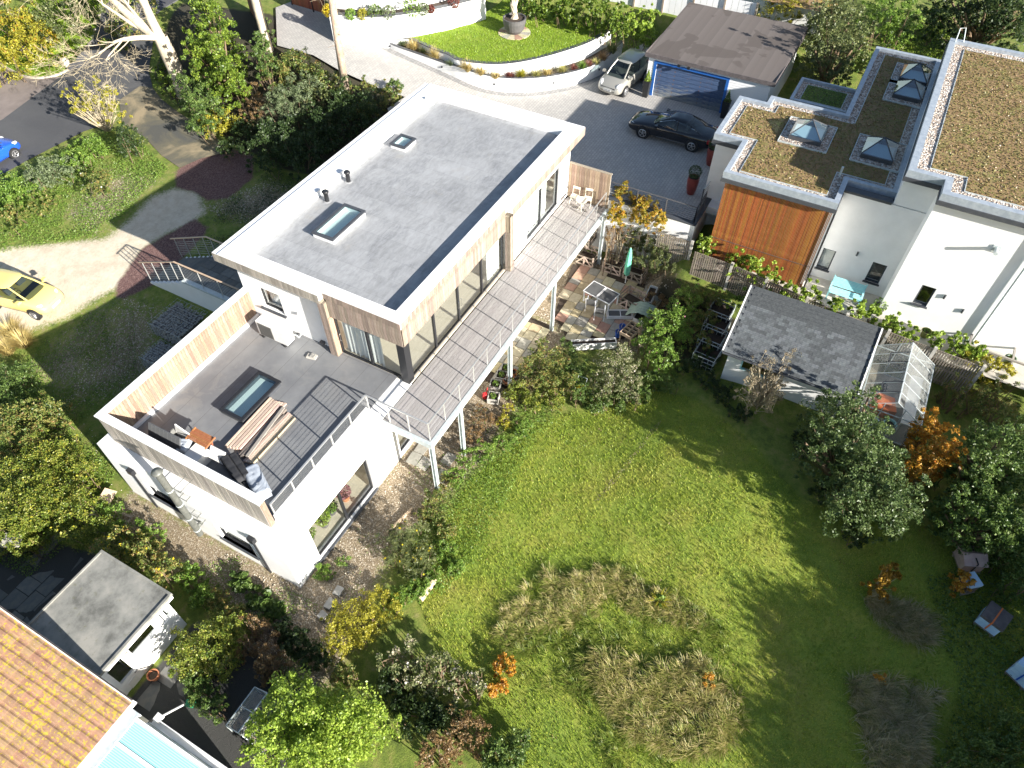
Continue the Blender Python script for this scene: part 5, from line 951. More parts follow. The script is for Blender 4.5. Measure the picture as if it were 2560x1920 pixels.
# timber stack: each length its own thing
grp = 'timber lengths stacked on the terrace'
def plank(a0, b0, a1, b1, z, w, h, mat, lab):
    o = MB().bar((a0,b0,z),(a1,b1,z),w,h).build('timber_length', MAT[mat]); tag(o, lab, 'timber', grp)
O6 = ['first','second','third','fourth','fifth','sixth']
for i in range(6): plank(-6.02+i*0.03,4.38-i*0.125,-3.42+i*0.03,4.42-i*0.125,3.11,0.1,0.07,'pinkwood',O6[i]+' pinkish timber of the bottom layer, counted from the terrace skylight')
for i in range(5): plank(-6.05+i*0.04,4.36-i*0.135,-3.38-i*0.02,4.44-i*0.135,3.2,0.095,0.06,'pinkwood',O6[i]+' pale timber on top of the stack, counted from the terrace skylight')
for i in range(3): plank(-6.1+i*0.05,3.62-i*0.09,-3.5-i*0.02,3.74-i*0.1,3.16+0.01*i,0.08,0.12,'darkwood',O6[i]+' dark weathered timber in the middle of the stack, counted from the skylight')
plank(-6.05,3.28,-3.55,3.62,3.27,0.12,0.05,'cladgrey','grey board lying diagonally across the terrace stack'); plank(-6.15,3.5,-3.8,3.36,3.22,0.1,0.05,'darkwood','dark thin board crossing the diagonal grey board on the stack')
for i in range(5): plank(-6.22+i*0.02,3.32-i*0.085,-3.6-i*0.02,3.36-i*0.09,3.12,0.07,0.1,'palewood' if i > 2 else 'pinkwood',O6[4-i]+(' timber batten from the railing side, straw coloured' if i > 2 else ' timber batten from the railing side of the stack, pinkish'))
def cushion(mb, c, d, rz, tx, ty, z0, h):
    n, m = 24, 12; vs = []; ca, sa = math.cos(rz), math.sin(rz)
    for j in range(m+1):
        for i in range(n+1):
            u, v_ = i/n, j/m; e = min(u,1-u)*n/2.2; f_ = min(v_,1-v_)*m/2.2; k = min(1,e)**0.5*min(1,f_)**0.5
            t_ = 1-0.35*max(0,math.cos(u*tx*6.28319))**6*max(0,math.cos(v_*ty*6.28319))**6-0.12*abs(math.sin(u*tx*3.14159))**8; x, y = (u-0.5)*d[0], (v_-0.5)*d[1]
            vs.append((c[0]+x*ca-y*sa, c[1]+x*sa+y*ca, z0+0.02+h*k*t_))
    return mb.add(vs, [(j*(n+1)+i,j*(n+1)+i+1,(j+1)*(n+1)+i+1,(j+1)*(n+1)+i) for j in range(m) for i in range(n)])
so_ = thing('garden_sofa', 'grey garden sofa with black tufted cushions by the terrace parapet', 'sofa', (-6.85,3.15,3.06))
MB().box(-7.3,-6.45,2.4,3.95,3.1,3.32).box(-7.35,-7.2,2.4,3.95,3.32,3.7).build('frame', MAT['rattan'], so_); cushion(MB(), (-6.82,3.2), (1.45,0.34), R(68), 3, 1, 3.5, 0.16).build('cushion', MAT['cushblack'], so_, smooth=True); cushion(MB(), (-6.55,3.1), (1.4,0.3), R(68), 3, 1, 3.42, 0.16).build('cushion', MAT['cushblack'], so_, smooth=True)
for x in (-7.25,-6.5):
    for y in (2.45,3.9): MB().box(x-0.03,x+0.03,y-0.03,y+0.03,3.06,3.1).build('leg', MAT['rattan'], so_)
ms = thing('lounger_cushion', 'blue-grey tufted lounger cushion on a low frame near the terrace railing', 'cushion', (-6.75,2.1,3.06)); cushion(MB(), (-6.75,2.15), (1.5,0.62), R(62), 3, 2, 3.42, 0.14).build('cushion', MAT['cushblue'], ms, smooth=True); MB().obox((-6.75,2.15,3.25),(1.4,0.55,0.34),Matrix.Rotation(R(62),3,'Z')).build('base', MAT['cushblue'], ms)
gp2 = thing('slatted_table', 'grey slatted table top standing on edge in the terrace corner', 'table', (-7.1,6.1,3.06))
for i in range(8): MB().obox((-7.12+i*0.003,6.85-i*0.2,3.85),(0.05,0.19,0.72),Matrix.Rotation(0.45,3,'Y')).build('slat', MAT['rattan'], gp2)
MB().obox((-7.2,6.1,3.5),(0.06,1.5,0.06)).build('frame', MAT['rattan'], gp2)
for y in (5.5,6.7): MB().box(-7.25,-7.19,y-0.03,y+0.03,3.06,3.5).build('leg', MAT['rattan'], gp2)
wt = thing('white_cabinet', 'white storage cabinet with open lid beside the brown folding chair', 'cabinet', (-6.85,4.5,3.06)); MB().box(-7.3,-6.62,4.5,5.15,3.06,3.62).build('box', MAT['white_plastic'], wt); MB().obox((-6.62,4.12,3.55),(0.5,0.72,0.04),Matrix.Rotation(-0.9,3,'Y')).build('lid', MAT['white_plastic'], wt)
wp2 = thing('dismantled_shelf', 'white angled panel of dismantled furniture beside the grey slatted table', 'shelf', (-6.6,6.0,3.06)); MB().obox((-6.55,5.75,3.55),(0.05,0.95,0.9),Matrix.Rotation(0.35,3,'X')).build('panel', MAT['white_plastic'], wp2); MB().obox((-6.85,6.3,3.4),(0.55,0.05,0.66)).build('side_panel', MAT['seat'], wp2)
bc = thing('folding_chair', 'reddish brown slatted folding chair on the terrace furniture pile', 'chair', (-6.45,4.95,3.06))
for i in range(12): MB().obox((-6.68+i*0.042,4.95,3.86+0.05*math.sin(i*0.28)),(0.034,1.0,0.02),Matrix.Rotation(0.12,3,'Y')).build('slat', MAT['teak'], bc)
for y in (4.46,5.44):
    MB().bar((-6.75,y,3.84),(-6.2,y,3.92),0.04,0.05).build('side_rail', MAT['teak'], bc); MB().bar((-6.6,y,3.06),(-6.4,y,3.85),0.04,0.05).build('leg', MAT['teak'], bc)
bu2 = thing('blue_cushion', 'crumpled blue-grey seat cushion stuffed behind the white cabinet', 'cushion', (-6.95,5.35,3.06)); cushion(MB(), (-6.95,5.45), (0.6,0.45), 0.4, 2, 2, 3.55, 0.18).build('cushion', MAT['cushblue'], bu2, smooth=True); MB().obox((-6.95,5.45,3.3),(0.45,0.4,0.5)).build('stool', MAT['rattan'], bu2)
# bistro set on the balcony
def bistro_chair(loc, rz, lab):
    c = thing('bistro_chair', lab, 'chair', loc, rz, 'cream bistro chairs on the balcony'); b = lambda mb, n: mb.build(n, MAT['cream'], c, world=False)
    b(MB().box(-0.19,0.19,-0.2,0.2,0.45,0.465), 'seat'); b(MB().obox((-0.24,0,0.83),(0.02,0.4,0.13)), 'backrest')
    for y in (-0.19,0.19): b(MB().tube([(0.22,y,0),(-0.2,y,0.5),(-0.25,y,0.9)],0.012,5), 'leg'); b(MB().tube([(-0.22,y*0.9,0),(0.18,y*0.9,0.45)],0.012,5), 'leg')
p_ = P(1360+700/9.2167,360+1200/9.2167,3.44); bistro_chair((p_[0],p_[1],2.98), R(180), 'cream folding bistro chair nearer the house wall on the balcony')
p_ = P(1360+1010/9.2167,360+1250/9.2167,3.44); bistro_chair((p_[0],p_[1],2.98), R(190), 'cream folding bistro chair nearer the balcony rail')
p_ = P(1360+870/9.2167,360+1285/9.2167,3.7); tb = thing('bistro_table', 'round cream folding bistro table on the balcony', 'table', (p_[0],p_[1],2.98)); MB().lathe([(0.3,0.7),(0.3,0.72),(0.0,0.721)],(p_[0],p_[1],2.98),20,True).build('table_top', MAT['cream'], tb)
for k in range(4):
    a_ = k*1.5708+0.5; MB().tube([(p_[0]+0.26*math.cos(a_),p_[1]+0.26*math.sin(a_),2.98),(p_[0]-0.18*math.cos(a_),p_[1]-0.18*math.sin(a_),3.68)],0.012,5).build('leg', MAT['cream'], tb)
# ---------------------------------------------------------------- patio things
pt_ = thing('patio_table', 'white framed patio table with two dark mesh panels', 'table', (11.7,-3.72,-0.415), R(79.6)); b = lambda mb, n, m: mb.build(n, MAT[m], pt_, world=False)
for x0_, x1_ in ((-0.82,-0.02),(0.02,0.82)): b(MB().box(x0_+0.03,x1_-0.03,-0.46,0.46,0.71,0.735), 'table_panel', 'sling'); b(MB().box(x0_,x1_,-0.5,-0.46,0.70,0.745).box(x0_,x1_,0.46,0.5,0.70,0.745).box(x0_,x0_+0.03,-0.46,0.46,0.70,0.745).box(x1_-0.03,x1_,-0.46,0.46,0.70,0.745), 'table_rim', 'paint')
for x in (-0.76,0.76):
    for y in (-0.44,0.44): b(MB().box(x-0.03,x+0.03,y-0.03,y+0.03,0,0.70), 'leg', 'paint')
def garden_chair(loc, rz, lab):
    c = thing('garden_chair', lab, 'chair', loc, rz, 'white framed garden chairs at the patio table'); b = lambda mb, n, m: mb.build(n, MAT[m], c, world=False)
    b(MB().box(-0.22,0.24,-0.22,0.22,0.41,0.43), 'seat', 'sling'); b(MB().obox((-0.3,0,0.68),(0.02,0.42,0.48),Matrix.Rotation(-0.22,3,'Y')), 'backrest', 'sling')
    for y in (-0.25,0.25):
        b(MB().bar((-0.22,y,0.4),(-0.36,y,0.95),0.03), 'back_frame', 'paint'); b(MB().bar((-0.28,y,0.62),(0.22,y,0.64),0.05,0.03), 'armrest', 'paint'); b(MB().bar((0.24,y,0),(0.2,y,0.63),0.03), 'leg', 'paint'); b(MB().bar((-0.3,y,0),(-0.18,y,0.42),0.03), 'leg', 'paint')
q1 = Q(2,1,690,945,0.1); garden_chair((q1[0],q1[1],-0.415), R(8), 'garden chair pushed under the left half of the patio table'); q2 = Q(2,1,760,1015,0.1); garden_chair((q2[0],q2[1],-0.415), R(20), 'garden chair at the right half of the patio table, nearest the camera')
q3 = Q(2,1,925,1060,-0.3); fo = thing('folded_lounger', 'stack of folded white garden chairs with dark mesh lying on the patio', 'lounger', (q3[0],q3[1],-0.415), R(-62))
for k in range(3):
    z = 0.05+k*0.06; fo_ = MB().box(-0.65,0.65,-0.26,-0.22,z,z+0.03).box(-0.65,0.65,0.22,0.26,z,z+0.03).box(-0.65,-0.61,-0.22,0.22,z,z+0.03).box(0.61,0.65,-0.22,0.22,z,z+0.03).box(-0.02,0.02,-0.22,0.22,z,z+0.03).build('frame', MAT['paint'], fo, world=False); MB().box(-0.6,0.6,-0.21,0.21,z+0.008,z+0.018).build('mesh_panel', MAT['sling'], fo, world=False); fo_.location = (0.03*k,0.02*k,0)
def crate(loc, rz, lab):
    c = thing('wooden_crate', lab, 'crate', loc, rz, 'slatted wooden crates round the patio'); W_, D_, H_ = 1.02, 0.95, 0.66; b = lambda mb, n: mb.build(n, MAT['pinkwood'] if random.random() < 0.5 else MAT['greywood'], c, world=False)
    for x, y in ((0,0),(0,W_),(D_,0),(D_,W_)): b(MB().box(x-0.035,x+0.035,y-0.035,y+0.035,0,H_), 'corner_post')
    for z in (0.06,0.33,0.6):
        for x in (-0.045,D_+0.045): b(MB().box(x-0.01,x+0.01,-0.03,W_+0.03,z-0.04,z+0.04), 'slat')
        for y in (-0.045,W_+0.045): b(MB().box(-0.03,D_+0.03,y-0.01,y+0.01,z-0.04,z+0.04), 'slat')
    for x in (-0.062,D_+0.062): b(MB().bar((x,W_*0.05,0.08),(x,W_*0.48,0.58),0.02,0.08), 'brace'); b(MB().bar((x,W_*0.52,0.58),(x,W_*0.95,0.08),0.02,0.08), 'brace'); b(MB().box(x-0.012,x+0.012,W_*0.5-0.04,W_*0.5+0.04,0.0,H_-0.02), 'brace')
    MB().box(0.02,D_-0.02,0.02,W_-0.02,0.0,0.12).build('soil_fill', MAT['soil'], c, world=False)
crate((14.05,-2.2,-0.42), 0, 'weathered wooden crate beside the far balcony leg'); crate((14.12,-3.8,-0.42), 0, 'weathered wooden crate behind the furled green parasol, left one'); crate((14.1,-5.02,-0.42), 0, 'weathered wooden crate behind the furled green parasol, right one'); crate((11.85,-5.6,-0.42), R(-12), 'weathered wooden crate in front of the white troughs')
crate((15.0-0.3,-1.6+0.0,0.25), 0, 'wooden crate raised at the back under the balcony end')
pb = Q(2,1,978,785,-0.4); pa = thing('parasol', 'furled mint green parasol standing beside the wooden crates', 'parasol', (pb[0],pb[1],-0.415)); MB().tube([(pb[0],pb[1],-0.4),(pb[0],pb[1],2.0)],0.025,8).build('pole', MAT['white_plastic'], pa)
pm = MB(); n = 14
vs_ = []
for z, r in ((0.1,0.04),(0.25,0.13),(0.8,0.15),(1.4,0.12),(1.9,0.06),(2.0,0.02)):
    vs_ += [(pb[0]+r*(1+0.25*math.cos(4*6.28319*k/n))*math.cos(6.28319*k/n), pb[1]+r*(1+0.25*math.cos(4*6.28319*k/n))*math.sin(6.28319*k/n), z) for k in range(n)]
pm.add(vs_, [(i*n+k,i*n+(k+1)%n,(i+1)*n+(k+1)%n,(i+1)*n+k) for i in range(5) for k in range(n)]).build('canopy', MAT['parasol'], pa, smooth=True)
def trough(p0, p1, w, h, lab, mat='white_plastic', cover=False):
    d = math.dist(p0[:2],p1[:2]); rz = math.atan2(p1[1]-p0[1],p1[0]-p0[0]); t_ = thing('planter_trough', lab, 'trough', ((p0[0]+p1[0])/2,(p0[1]+p1[1])/2,-0.42), rz); x = d/2; y = w/2
    MB().slab('x',-x,-x+0.03,-y,y,0,h).slab('x',x-0.03,x,-y,y,0,h).slab('y',-y,-y+0.03,-x+0.03,x-0.03,0,h).slab('y',y-0.03,y,-x+0.03,x-0.03,0,h).build('trough_box', MAT[mat], t_, world=False); MB().box(-x+0.03,x-0.03,-y+0.03,y-0.03,0,h*0.7).build('soil_fill', MAT['soil'], t_, world=False)
    if cover:
        n_, m_ = 16, 12; vv = []
        for j in range(m_+1):
            for i in range(n_+1): u, v = i/n_-0.5, j/m_-0.5; vv.append((u*d*0.75, v*w*2.3, h+0.32-1.1*v*v*1.6+0.03*math.sin(i*1.9)+0.03*math.sin(j*2.3+i)))
        MB().add(vv, [(j*(n_+1)+i,j*(n_+1)+i+1,(j+1)*(n_+1)+i+1,(j+1)*(n_+1)+i) for j in range(m_) for i in range(n_)]).build('mesh_cover', MAT['fleece'], t_, world=False, smooth=True)
    return t_
trough(Q(2,1,1228,815,0.0), Q(2,1,1165,950,0.0), 0.42, 0.45, 'white trough planter with dark soil beside the wooden crate'); trough(Q(2,1,1170,980,0.0), Q(2,1,1100,1110,0.0), 0.7, 0.45, 'trough planter under a pale green mesh cover', 'white_plastic', True); trough(Q(2,1,510,1310,-0.1), Q(2,1,900,1290,-0.1), 0.35, 0.42, 'white trough planter at the near edge of the patio')
s0 = Q(2,1,1030,1190,0.2); sdt = thing('seedling_frame', 'wooden seedling frame divided into eight cells on legs', 'planter', (s0[0],s0[1],-0.415), R(-12)); b = lambda mb, n: mb.build(n, MAT['palewood'], sdt, world=False)
for x in (-0.5,0.5): b(MB().box(x-0.02,x+0.02,-0.34,0.34,0.5,0.68), 'side_board')
for y in (-0.32,0,0.32): b(MB().box(-0.48,0.48,y-0.015,y+0.015,0.52,0.68), 'divider')
for x in (-0.24,0,0.24): b(MB().box(x-0.012,x+0.012,-0.3,0.3,0.52,0.66), 'divider')
for x in (-0.46,0.46):
    for y in (-0.3,0.3): b(MB().box(x-0.03,x+0.03,y-0.03,y+0.03,0,0.5), 'leg')
MB().box(-0.47,0.47,-0.3,0.3,0.46,0.52).build('base_board', MAT['soil'], sdt, world=False)
for i, (x, y, la) in enumerate(((915,1245,'blue plastic bucket beside the seedling frame, nearer the camera'),(948,1195,'blue plastic bucket behind the other one by the seedling frame'))):
    p_ = Q(2,1,x,y,-0.4); bk = thing('blue_bucket', la, 'bucket', (p_[0],p_[1],-0.415), 0, 'blue buckets on the patio'); MB().lathe([(0.13,0.0),(0.17,0.36),(0.155,0.36),(0.12,0.03)],(p_[0],p_[1],-0.41),14,True).build('bucket_body', MAT['bluepl'], bk); MB().tube([(p_[0]+0.17*math.cos(k*0.35),p_[1],-0.05+0.14*math.sin(k*0.35)) for k in range(10)],0.008,4).build('handle', MAT['galv'], bk)
# dark tank cages beside the shed
A_ = np.array(Q(2,1,1835,930,0.8)); B_ = np.array(Q(2,1,1680,1420,0.8)); ct = ['uppermost, next to the fence','second of the four from the fence','third of the four from the fence','lowest, next to the shed wall']
for i in range(4):
    c0 = A_+(B_-A_)*(i+0.5)/4; zg_ = float(ter(c0[0],c0[1])); k_ = thing('tank_cage', 'black planting tank in tube cage, '+ct[i], 'cage', (c0[0],c0[1],zg_), R(-4), 'caged planting tanks by the shed'); w_, d_ = 1.0, 1.15; h_ = 0.75
    MB().slab('x',-d_/2,-d_/2+0.02,-w_/2,w_/2,0,h_*0.85).slab('x',d_/2-0.02,d_/2,-w_/2,w_/2,0,h_*0.85).slab('y',-w_/2,-w_/2+0.02,-d_/2+0.02,d_/2-0.02,0,h_*0.85).slab('y',w_/2-0.02,w_/2,-d_/2+0.02,d_/2-0.02,0,h_*0.85).build('tank', MAT['blackplastic'], k_, world=False); MB().box(-d_/2+0.02,d_/2-0.02,-w_/2+0.02,w_/2-0.02,0,0.5).build('soil_fill', MAT['soil'], k_, world=False)
    fr_ = MB()
    for z in (0.25,0.5,h_): fr_.tube([(-d_/2-0.03,-w_/2-0.03,z),(d_/2+0.03,-w_/2-0.03,z),(d_/2+0.03,w_/2+0.03,z),(-d_/2-0.03,w_/2+0.03,z),(-d_/2-0.03,-w_/2-0.03,z)],0.016,5)
    for s in np.linspace(-1,1,5):
        for sg in (-1,1): fr_.tube([(s*d_/2,sg*(w_/2+0.03),0),(s*d_/2,sg*(w_/2+0.03),h_)],0.012,5); fr_.tube([(sg*(d_/2+0.03),s*w_/2,0),(sg*(d_/2+0.03),s*w_/2,h_)],0.012,5)
    for s in (-0.33,0.33): fr_.tube([(s*d_,-w_/2,h_),(s*d_,w_/2,h_)],0.01,5)
    fr_.build('tube_frame', MAT['galv'], k_, world=False)
# ---------------------------------------------------------------- pots and small garden things
def pot(name, p, r, h, mat, lab, cat='pot', square=False, plant=None, group=None):
    t_ = thing(name, lab, cat, p, 0.3 if square else 0, group); m_ = MB()
    if square:
        a = r*0.72
        for x0_, x1_, y0_, y1_ in ((-r,-r*0.85,-r,r),(r*0.85,r,-r,r),(-r*0.85,r*0.85,-r,-r*0.85),(-r*0.85,r*0.85,r*0.85,r)): m_.box(x0_,x1_,y0_,y1_,0,h)
        m_.build('pot_body', MAT[mat], t_, world=False); MB().box(-r*0.85,r*0.85,-r*0.85,r*0.85,0,h*0.8).build('soil_fill', MAT['soil'], t_, world=False)
    else:
        m_.lathe([(r*0.72,0),(r*0.95,h*0.85),(r*1.06,h*0.86),(r*1.06,h),(r*0.9,h),(r*0.8,h*0.7)],(0,0,0),18,True); m_.build('pot_body', MAT[mat], t_, world=False, smooth=False); MB().lathe([(r*0.84,h*0.78),(0,h*0.79)],(0,0,0),18,False).build('soil_fill', MAT['soil'], t_, world=False)
    return t_
E5 = lambda x, y, z: P(1200+x/5.53, 840+y/5.53, z)
for x, y, la in ((470,545,'farthest of the three terracotta pots by the balcony leg'),(425,612,'middle of the three terracotta pots by the balcony leg'),(370,660,'nearest of the three terracotta pots by the balcony leg')): pot('terracotta_pot', E5(x,y,-0.45), 0.17, 0.28, 'terra', la, group='terracotta pots by the balcony leg')
for x, y, la in ((190,885,'square stone planter beside the red watering can'),(215,715,'square stone planter between the watering can and the balcony leg'),(370,495,'square stone planter behind the terracotta pots'),(300,590,'square stone planter partly behind the balcony leg')): pot('stone_planter', E5(x,y,-0.47), 0.26, 0.32, 'concrete', la, 'planter', True, group='stone planters by the balcony leg')
wc = E5(70,850,-0.47); w_ = thing('watering_can', 'red plastic watering can beside the stone planter', 'watering can', wc); MB().lathe([(0.12,0),(0.14,0.25),(0.1,0.29),(0.02,0.3)],(wc[0],wc[1],wc[2]),14,True).build('can_body', MAT['redpl'], w_); MB().tube([(wc[0]+0.1,wc[1],wc[2]+0.08),(wc[0]+0.34,wc[1]+0.05,wc[2]+0.34)],[0.035,0.022],8).build('spout', MAT['redpl'], w_); MB().tube([(wc[0]-0.13,wc[1],wc[2]+0.05),(wc[0]-0.2,wc[1],wc[2]+0.25),(wc[0]-0.02,wc[1],wc[2]+0.36),(wc[0]+0.06,wc[1],wc[2]+0.28)],0.015,6).build('handle', MAT['redpl'], w_)
hr = E5(1370,770,-0.4); h_ = thing('hose_reel', 'yellow garden hose wound on a metal reel stand at the lawn edge', 'hose reel', hr)
for k in range(7): MB().tube([(hr[0]+0.17*math.cos(j*0.5236), hr[1]-0.15+k*0.05, hr[2]+0.3+0.17*math.sin(j*0.5236)) for j in range(13)],0.025,6).build('hose_coil', MAT['yellowpl'], h_)
for y in (-0.22,0.22): MB().tube([(hr[0]-0.25,hr[1]+y,hr[2]),(hr[0],hr[1]+y,hr[2]+0.35),(hr[0]+0.3,hr[1]+y,hr[2]+0.75)],0.014,5).tube([(hr[0]+0.25,hr[1]+y,hr[2]),(hr[0],hr[1]+y,hr[2]+0.3)],0.014,5).build('stand', MAT['galv'], h_)
MB().tube([(hr[0]+0.3,hr[1]-0.22,hr[2]+0.75),(hr[0]+0.3,hr[1]+0.22,hr[2]+0.75)],0.014,5).build('handle', MAT['galv'], h_)
pot('black_tub', E5(2010,850,-0.35), 0.36, 0.42, 'greypot', 'large black tub with bare stems at the edge of the lawn', 'tub')
bp = E5(30,1665,-0.5)
lg0 = Q(1,3,1560,15,-0.35); lg1 = Q(1,3,1415,205,-0.35); lo_ = thing('split_log', 'pale split log lying at the lawn edge near the house', 'log', ((lg0[0]+lg1[0])/2,(lg0[1]+lg1[1])/2,-0.5)); MB().tube([lg0,((lg0[0]*2+lg1[0])/3,(lg0[1]*2+lg1[1])/3+0.02,-0.34),lg1],[0.13,0.15,0.14],9).build('log_body', MAT['palewood'], lo_)
e0_ = Q(1,2,1350,1075,-0.4); e1_ = Q(1,2,1130,1290,-0.4); tag(MB().bar(e0_,e1_,0.07,0.14).build('edging_board', MAT['palewood']), 'pale timber edging board between gravel and shrubs', 'board')
for i, (x0_, y0_, x1_, y1_) in enumerate(((735,95,690,165),(665,200,610,280),(600,315,550,370))): a_, b_ = Q(1,3,x0_,y0_,-0.45), Q(1,3,x1_,y1_,-0.45); tag(MB().bar(a_,b_,0.3,0.12).build('stone_block', MAT['concrete']), ['grey stone edging block nearest the house corner','middle grey stone edging block below the house corner','mossy stone edging block farthest from the house corner'][i], 'block', 'stone edging blocks by the path')
# pot with olive tree on the upper lawn
pp = P(*U2(490,200), LZ); pd = P(*U2(492,215), LZ); od = thing('stone_disc', 'round stone paving disc under the olive pot', 'paving', (pd[0],pd[1],LZ))
for k in range(12):
    a0_, a1_ = k*0.5236+0.01, (k+1)*0.5236-0.01; MB().prism([(pd[0]+r*math.cos(a_),pd[1]+r*math.sin(a_)) for r, a_ in ((0.25,a0_),(1.05,a0_),(1.05,(a0_+a1_)/2),(1.05,a1_),(0.25,a1_))],LZ-0.03,LZ+0.025).build('paving_wedge', MAT[['slabcream','slabgrey','slabcream','slabpink'][k % 4]], od)
op = thing('olive_pot', 'large dark grey bowl pot holding the olive tree on the upper lawn', 'pot', (pd[0],pd[1],LZ)); MB().lathe([(0.42,0.02),(0.62,0.25),(0.74,0.7),(0.76,0.95),(0.68,0.95),(0.64,0.7)],(pd[0],pd[1],LZ),24,True).build('pot_body', MAT['greypot'], op, smooth=False); MB().lathe([(0.68,0.86),(0,0.9)],(pd[0],pd[1],LZ),20,False).build('soil_fill', MAT['soil'], op)
OLIVE = (pd[0],pd[1],LZ+0.88)
# tall black planters by the garage, red glazed pots
for (x, y, la) in ((26.7,0.22,'tall black square planter with a small conifer beside the compact car'),(26.62,-4.85,'tall black square planter with a cone conifer right of the blue door')):
    t_ = thing('tall_planter', la, 'planter', (x,y,3.0), 0, 'tall black planters flanking the garage door'); MB().add([(-0.15,-0.15,0),(0.15,-0.15,0),(0.15,0.15,0),(-0.15,0.15,0),(-0.22,-0.22,1.05),(0.22,-0.22,1.05),(0.22,0.22,1.05),(-0.22,0.22,1.05),(-0.19,-0.19,1.05),(0.19,-0.19,1.05),(0.19,0.19,1.05),(-0.19,0.19,1.05),(-0.19,-0.19,0.95),(0.19,-0.19,0.95),(0.19,0.19,0.95),(-0.19,0.19,0.95)],[(0,1,5,4),(1,2,6,5),(2,3,7,6),(3,0,4,7),(4,5,9,8),(5,6,10,9),(6,7,11,10),(7,4,8,11),(8,9,13,12),(9,10,14,13),(10,11,15,14),(11,8,12,15),(12,13,14,15)]).build('pot_body', MAT['blackplastic'], t_, world=False); MB().box(-0.18,0.18,-0.18,0.18,0.9,0.97).build('soil_fill', MAT['soil'], t_, world=False)
for (x, y, la) in ((21.4,-5.75,'tall oxblood pot with a clipped ball beside the black coupe'),(18.3,-5.7,'tall oxblood pot with a clipped ball by the drive steps')):
    t_ = thing('oxblood_pot', la, 'pot', (x,y,3.0), 0, 'tall oxblood pots with clipped balls'); MB().lathe([(0.2,0),(0.27,0.3),(0.31,0.75),(0.3,1.0),(0.26,1.0),(0.24,0.8)],(0,0,0),20,True).build('pot_body', MAT['redpot'], t_, world=False, smooth=False); MB().lathe([(0.26,0.93),(0,0.95)],(0,0,0),16,False).build('soil_fill', MAT['soil'], t_, world=False)
# passage pots and bench
bn = thing('garden_bench', 'pale aqua slatted bench against the neighbour white wall', 'bench', (15.6,-14.72,1.6), R(0)); b = lambda mb, n: mb.build(n, MAT['aqua'], bn, world=False)
for k in range(6): b(MB().box(-0.42+k*0.085,-0.35+k*0.085,-0.75,0.75,0.43,0.455), 'seat_slat')
for k in range(7): b(MB().obox((0.13+k*0.018,0,0.52+k*0.065),(0.02,1.5,0.05),Matrix.Rotation(0.25,3,'Y')), 'back_slat')
for y in (-0.74,0.74):
    b(MB().box(-0.42,-0.36,y-0.03,y+0.03,0,0.62), 'leg'); b(MB().box(0.1,0.16,y-0.03,y+0.03,0,0.62), 'leg'); b(MB().box(-0.45,0.2,y-0.04,y+0.04,0.62,0.65), 'armrest'); b(MB().bar((0.13,y,0.43),(0.28,y,0.98),0.05), 'back_post')
PASS = {}
for x, y, r, h, mt, la in ((940,1035,0.3,0.35,'greypot','dark pot with a leafy shrub right of the aqua bench'),(1060,1170,0.22,0.36,'yellowpl','olive tub in the passage behind the greenhouse, leftmost'),(1345,1245,0.22,0.36,'yellowpl','olive tub in the passage behind the greenhouse, second from left'),(1700,1350,0.24,0.36,'fleece','pale green tub in the passage right of the greenhouse'),(2065,1478,0.24,0.36,'fleece','pale green tub in the passage at the right edge')):
    p_ = Q(3,1,x,y,1.6); PASS[la] = pot('passage_pot', p_, r, h, mt, la, group='pots in the neighbour passage')
MAT['yellowpl2'] = simple('olive_tub', (0.28,0.28,0.10), rough=0.6)
for k, o in PASS.items():
    if 'olive' in k:
        for ch in o.children:
            if ch.name.startswith('pot_body'): ch.data = ch.data.copy(); ch.data.materials[0] = MAT['yellowpl2']
# railing with wavy bars round the drive edge
dr_ = thing('drive_railing', 'black railing with wavy bars along the edge of the paved drive', 'railing', (16.0,-4,3.05))
def wavy(p0, p1, posts):
    MB().bar((*p0,3.98),(*p1,3.98),0.04,0.03).build('handrail', MAT['greypot'], dr_)
    for s in np.linspace(0,1,posts): x, y = p0[0]+(p1[0]-p0[0])*s, p0[1]+(p1[1]-p0[1])*s; MB().box(x-0.02,x+0.02,y-0.02,y+0.02,3.05,3.97).build('post', MAT['greypot'], dr_)
    for k in range(7):
        z = 3.16+k*0.115; MB().tube([(p0[0]+(p1[0]-p0[0])*s, p0[1]+(p1[1]-p0[1])*s, z+0.03*math.sin(s*math.dist(p0,p1)*5)) for s in np.linspace(0,1,40)],0.01,4).build('wavy_bar', MAT['black'], dr_)
wavy((15.85,-0.4),(15.85,-6.72),5); wavy((15.85,-6.72),(17.4,-6.72),3)
sd = thing('neighbour_steps', 'white entrance steps with black wavy railings by the neighbour door', 'steps', (18.6,-6.9,3.0))
for k in range(4): MB().box(17.6+k*0.3,17.9+k*0.3,-7.6,-6.55,2.6,3.02-k*0.0+0.001*k).build('step', MAT['white'], sd)
for x, y in ((17.55,-6.5),(18.9,-6.5)):
    MB().bar((x,y,4.0),(x+0.9,y-0.1,4.0),0.04,0.03).build('handrail', MAT['galv'], sd)
    for k in range(6): MB().tube([(x+s*0.9,y-0.1*s,3.15+k*0.13+0.03*math.sin(s*6)) for s in np.linspace(0,1,14)],0.01,4).build('wavy_bar', MAT['black'], sd)
    for s in (0,1): MB().box(x+s*0.9-0.02,x+s*0.9+0.02,y-0.1*s-0.02,y-0.1*s+0.02,3.0,3.98).build('post', MAT['black'], sd)
